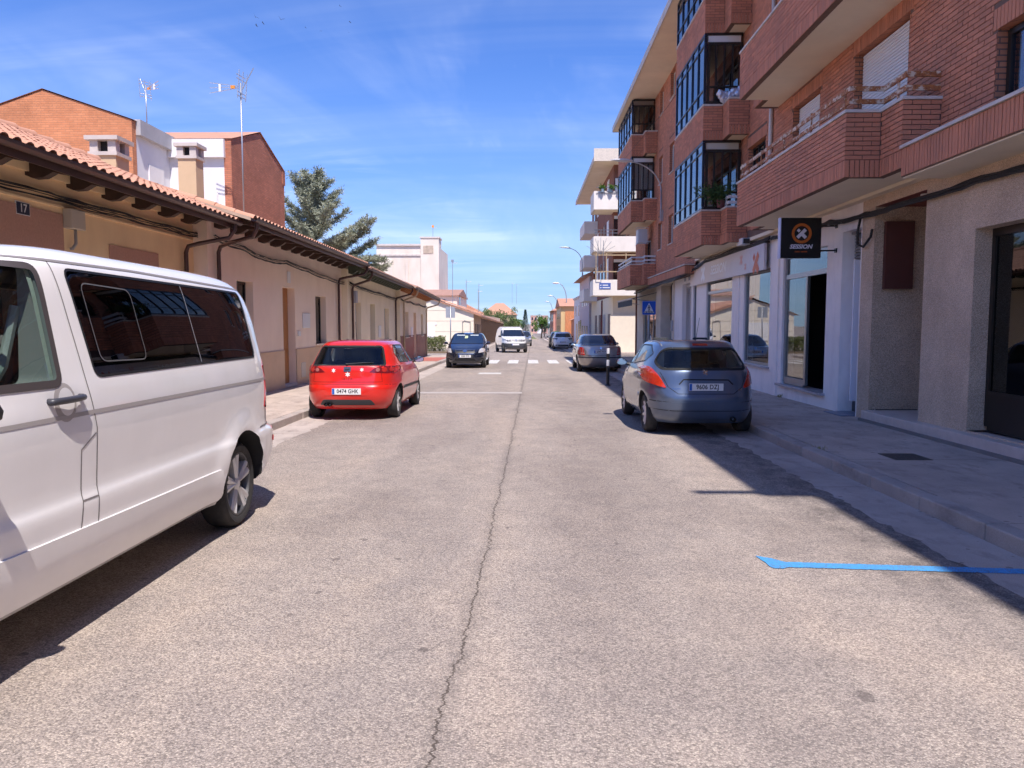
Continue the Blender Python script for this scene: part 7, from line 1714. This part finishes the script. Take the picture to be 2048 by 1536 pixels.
# street lamps
def wall_lamp(label, xw, y, zb_, zt_, xh):
    L_ = thing('street_lamp', label, 'street lamp', (xw, y, zb_), 'street lamps along the right side'); P = []
    pts = [(xw - .08, zb_), (xw - .08, zb_ + (zt_ - zb_) * .45)]
    for k in range(9): a = pi / 2 * k / 8; pts.append((xw - .08 - (xw - .3 - xh) * (1 - cos(a)) , zb_ + (zt_ - zb_) * (.45 + .55 * sin(a))))
    MB().tube([(x, y, z) for x, z in pts], .035, 8, .026).build('arm', GALV, L_, True)
    MB().box(xw - .12, xw, y - .05, y + .05, zb_ - .1, zb_ + .35).build('wall_bracket', GALV, L_)
    hd_ = MB(); xs_ = xh + .25; k0 = 0
    prof = [(0, .02), (.12, .085), (.35, .12), (.6, .10), (.85, .05), (.95, .03)]
    for t_, r_ in prof:
        for j in range(10): a = 2 * pi * j / 10; hd_.v.append((xs_ + .25 - t_, y + r_ * 1.35 * cos(a), zt_ + .03 + r_ * .62 * sin(a) + .05 * t_))
    for i in range(len(prof) - 1):
        for j in range(10): hd_.f.append((i * 10 + j, i * 10 + (j + 1) % 10, (i + 1) * 10 + (j + 1) % 10, (i + 1) * 10 + j))
    hd_.f.append(tuple(range(10))); hd_.f.append(tuple(50 + j for j in range(10)))
    hd_.build('lamp_head', mat('lamp grey', (.62, .63, .66), .4, .2), L_, True, 50)
wall_lamp('curved street lamp on the near brick building over the silver saloon', 5.62, 32.3, 5.95, 8.25, 3.9)
wall_lamp('curved street lamp on the building with white balconies', 4.8, 66, 5.6, 8.0, 3.2)
def pole_lamp(label, x, y, h, xh):
    zb_ = gz(y); L_ = thing('street_lamp', label, 'street lamp', (x, y, zb_), 'street lamps along the right side'); pts = [(x, zb_)]
    for k in range(9): a = pi / 2 * k / 8; pts.append((x - (x - xh) * (1 - cos(a)), zb_ + h * (.72 + .28 * sin(a))))
    MB().tube([(a, y, b) for a, b in pts], .07, 8, .04).build('pole', GALV, L_, True)
    MB().lathe([(.03, 0), (.13, -.25), (.15, -.5), (.08, -.9), (.03, -1.0)], 8, 'x', (xh + .2, y, zb_ + h + .02)).build('lamp_head', mat('lamp grey', (.62, .63, .66), .4, .2), L_, True)
pole_lamp('third street lamp from the camera, on a pole far down the right', 5.6, 109, 8.2, 4.4); pole_lamp('fourth street lamp from the camera, on a pole', 6.0, 149, 8.2, 4.8); pole_lamp('fifth and farthest street lamp, on a pole', 6.0, 180, 8.2, 5.0)
# air conditioner, plants, laundry, awning
ac = thing('air_conditioner', 'white air conditioning unit with cage on the brick wall above the white railed balcony', 'air conditioner', (5.2, 35.2, 5.2))
MB().box(5.0, 5.40, 35.0, 35.7, 5.25, 5.85).build('casing', mat('grey white metal', (.60, .60, .62), .5), ac); cg = MB()
for k in range(6): cg.box(4.96 + k * .09, 4.975 + k * .09, 34.93, 34.95, 5.18, 5.92)
for z in (5.18, 5.9): cg.box(4.96, 5.45, 34.93, 34.95, z, z + .02); cg.box(4.95, 4.965, 34.95, 35.75, z, z + .02)
cg.box(5.4, 5.62, 35.3, 35.36, 5.3, 5.36); cg.build('cage', mat('grey white metal', (.60, .60, .62), .5), ac)
def pot_plant(label, x, y, z, m_pot, m_leaf, seed, sp_, n, h, leaf, group, drop=0, pot=.12):
    T = thing('potted_plant', label, 'plant', (x, y, z), group); r = random.Random(seed)
    MB().lathe([(.001, z), (pot * .75, z), (pot, z + pot * 1.7), (pot * .86, z + pot * 1.7), (pot * .8, z + pot * 1.5), (.001, z + pot * 1.5)], 14, 'z', (x, y, 0)).build('pot', m_pot, T, True, 40)
    pts = []; stm = MB()
    for k in range(14):
        d = Vector((r.gauss(0, .5), r.gauss(0, .5), 1)).normalized(); L = h * r.uniform(.5, 1); p0 = Vector((x, y, z + pot * 1.5)); e_ = p0 + d * L * .6 + Vector((d.x * sp_, d.y * sp_, L * .25 - drop * r.random()))
        stm.tube([p0, p0 + d * L * .5, e_], .006, 4, .003)
        for j in range(n // 14): t_ = r.uniform(.3, 1.05); q = p0.lerp(e_, t_) + Vector((r.gauss(0, .06), r.gauss(0, .06), r.gauss(0, .06))) * (h * 1.6); pts.append((q, None))
    stm.build('stems', mat('green stem', (.06, .09, .02), .7), T); leaf_cloud('foliage', pts, leaf, m_leaf, T, seed)
pot_plant('bushy green plant spilling over the glazed balcony end', 5.05, 20.45, 4.64, mat('dark red pot', (.16, .05, .05), .6), leafmat('balcony plant leaves', (.045, .085, .02)), 41, .35, 1300, .85, .07, 'balcony plants', .25)
for k in range(4): pot_plant(('leftmost', 'second from left', 'second from right', 'rightmost')[k] + ' of four small pots on the top white balcony', 5.0 + k * .55, 51.78, 10.28, mat('blue grey pot', (.3, .38, .45), .5), LG, 50 + k, .1, 160, .35, .14, 'pots on the white balcony')
lb_ = thing('wrapped_bundle', 'silvery plastic wrapped bundle on the second glazed balcony ledge', 'bundle', (5.0, 20.3, 7.32)); mb_ = MB(); r = random.Random(9)
for k in range(7):
    c = Vector((4.95 + .09 * k, 20.32 + r.uniform(-.08, .08), 7.42 + r.uniform(0, .16))); s_ = r.uniform(.1, .17); bmx = bmesh.new(); bmesh.ops.create_icosphere(bmx, subdivisions=2, radius=s_)
    for v in bmx.verts: v.co *= 1 + .35 * mnoise.noise(v.co * 14 + c)
    mb_.add([tuple(v.co + c) for v in bmx.verts], [tuple(v.index for v in f.verts) for f in bmx.faces]); bmx.free()
mb_.build('plastic_wrap', mat('crumpled plastic', (.55, .58, .70), .25, .4), lb_)
aw = thing('awning', 'dark awning folded out over the corner shop on the right', 'awning', (5.1, 36, 2.4))
MB().add([(5.72, 34.2, 3.0), (5.72, 39.5, 3.0), (4.65, 39.5, 2.72), (4.65, 34.2, 2.72), (4.65, 34.2, 2.42), (4.65, 39.5, 2.42), (5.72, 34.2, 2.98), (5.72, 39.5, 2.98), (4.67, 39.5, 2.70), (4.67, 34.2, 2.70)], [(0, 1, 2, 3), (3, 2, 5, 4), (9, 8, 7, 6), (0, 3, 9, 6)]).build('canopy', mat('dark awning cloth', (.018, .024, .035), .8), aw)
MB().bar((4.65, 34.15, 2.72), (4.65, 39.55, 2.72), .035, 8).build('front_bar', mat('beige bar', (.5, .42, .36), .5), aw)
for y in (34.3, 39.4): MB().bar((5.7, y, 2.6), (4.7, y, 2.70), .02, 6).build('arm', ALU, aw)
# recycling container and rooftop poles
gc = thing('recycling_container', 'green recycling container far down the right kerb', 'container', (3.2, 84, gz(84))); zq = gz(84)
MB().prism(round_poly([(2.75, zq + .1), (3.7, zq + .1), (3.8, zq + 1.1), (3.5, zq + 1.5), (2.95, zq + 1.5), (2.7, zq + 1.1)], .15), 'y', 83.4, 84.6).build('body', mat('green plastic', (.05, .17, .07), .5), gc)
MB().box(2.95, 3.5, 83.37, 83.41, zq + 1.0, zq + 1.2).build('slot', TRIM, gc)
k = 0
for x, y, zb_, zt_, lab in ((-8.6, 90, 4.2, 8.9, 'tall thin aerial pole on the cream gable roof'), (-7.4, 95, 3.3, 7.0, 'thin aerial pole second from the cream gable'), (-6.9, 112, 3.0, 7.4, 'aerial pole with small crossbar over the porch row'), (-6.5, 104, 3.0, 6.2, 'short plain pole over the porch row'), (-13.5, 112, 13.9, 15.6, 'bent aerial on the white industrial tower'), (-3.6, 193, 8, 11.8, 'twin headed mast over the red hipped roof'), (-2.5, 193, 8, 11.5, 'mast right of the twin headed one over the hipped roof')):
    A = thing('roof_pole', lab, 'aerial', (x, y, zb_), 'rooftop poles'); MB().bar((x, y, zb_ - 1.5), (x, y, zt_), .035, 6).build('mast', GALV, A); MB().bar((x - .1, y, zt_ - .3), (x + .6, y, zt_ - .25), .025, 5).build('crossbar', GALV, A)
    if k in (0, 4): MB().box(x - .15, x + .15, y - .05, y + .05, zt_ - .2, zt_ + .12).build('panel_antenna', MATS['orange plastic'] if k == 4 else GALV, A)
    k += 1
MB().bar((-18, 60, 5.2), (-5, 54, 6), .01, 4) if False else None
# thin wire from the lamp to the glazed balcony
MB().tube([(4.0, 32.3, 8.35), (4.6, 26, 8.7), (5.3, 21, 9.6)], .008, 4).top('overhead_wire', MATS['black cable'], 'thin overhead wire from the curved lamp to the brick balcony', 'wire', None, True, loc=(4.6, 26, 8.3))
# old wire frame hanging off the white balcony
wf = MB()
for k in range(7): a = radians(-60 + 20 * k); wf.bar((4.9, 51.6, 6.2), (4.9 + 1.1 * sin(a), 51.6, 6.2 + 1.1 * cos(a)), .012, 4)
for d in (-.18, .18): wf.bar((4.9 + d, 51.6, 5.0), (4.9 + d, 51.6, 7.1), .02, 4)
wf.bar((4.72, 51.6, 5.0), (5.08, 51.6, 5.0), .02, 4)
wf.top('drying_rack', ALU, 'white wire clothes rack hanging on the white balcony', 'clothes rack')
# bicycle-like handlebar scooter beside the kerb is hidden; birds in the sky
BIRD = mat('dark bird', (.02, .02, .025), .9)
def bird(label, x, y, z, s_, yaw, roll, flap):
    B = thing('bird', label, 'bird', (x, y, z), 'birds high in the sky', yaw); me = MB()
    me.lathe([(.001, -.5), (.06, -.36), (.10, -.1), (.09, .15), (.05, .36), (.001, .46)], 8, 'y')
    me.v = [(a * s_, b * s_, c * s_) for a, b, c in me.v]; link('body', me.mesh('body'), BIRD, B, True)
    for sg in (-1, 1):
        q = [(0, .14, 0), (sg * .45, .22, .45 * flap), (sg * 1.0, -.05, .75 * flap), (sg * .5, -.10, .45 * flap), (0, -.14, 0)]
        w__ = MB().add([(a * s_, b * s_, c * s_) for a, b, c in q] + [(a * s_, b * s_, (c - .02) * s_) for a, b, c in q], [(0, 1, 2, 3, 4), (9, 8, 7, 6, 5), (0, 5, 6, 1), (1, 6, 7, 2), (2, 7, 8, 3), (3, 8, 9, 4)]); link('wing', w__.mesh('wing'), BIRD, B)
    link('tail', MB().add([(-.03 * s_, -.4 * s_, 0), (.03 * s_, -.4 * s_, 0), (.09 * s_, -.75 * s_, 0), (-.09 * s_, -.75 * s_, 0), (0, -.5 * s_, -.015 * s_)], [(0, 1, 2, 3), (0, 3, 4), (1, 4, 2)]).mesh('tail'), BIRD, B)
    B.rotation_euler = (.5, roll, yaw)
bird('leftmost bird of the flock with bent wings', -20.58, 60.0, 24.8, 0.25, 0.8, 0.5, 0.5)
bird('bird gliding just below the leftmost one', -21.55, 63.0, 25.3, 0.27, 2.2, -0.9, 0.15)
bird('third bird from the left, wings spread', -22.02, 66.0, 26.62, 0.28, 2.3, -0.9, 0.1)
bird('bird with raised wings in the middle of the flock', -21.44, 69.0, 28.04, 0.29, 0.4, 0.3, 0.9)
bird('tiny bird dot right of the middle of the flock', -20.14, 72.0, 28.47, 0.16, 1.5, 0.2, 0.2)
bird('lowest tiny bird dot of the flock', -19.51, 75.0, 29.26, 0.16, 0.1, 0.1, 0.2)
bird('highest bird near the top edge of the sky', -18.37, 78.0, 32.73, 0.21, 1.2, 0.3, 0.3)
bird('bird gliding at the right end of the flock', -18.08, 81.0, 32.34, 0.29, 2.0, -0.5, 0.2)
bird('small bird just below the right end of the flock', -18.98, 84.0, 32.5, 0.21, 0.6, 0.9, 0.4)

def weed(label, x, y, z, seed, h=.05):
    T = thing('weed', label, 'plant', (x, y, z), 'weeds along the kerb'); r = random.Random(seed)
    pts = [((x + r.gauss(0, .04), y + r.gauss(0, .07), z), Vector((r.gauss(0, .5), r.gauss(0, .5), 1))) for _ in range(26)]
    leaf_cloud('leaves', pts, h, mat('dry weed', (.25, .24, .08), .8, island=.4), T, seed, asp=.16)
weed('dry weed tuft growing behind the right kerb in the shade', 3.745, 9.75, gz(9.75) + .12, 61); weed('small weed at the foot of the shop wall behind the slate blue car', 5.68, 17.3, gz(17.3) + .12, 62, .08)
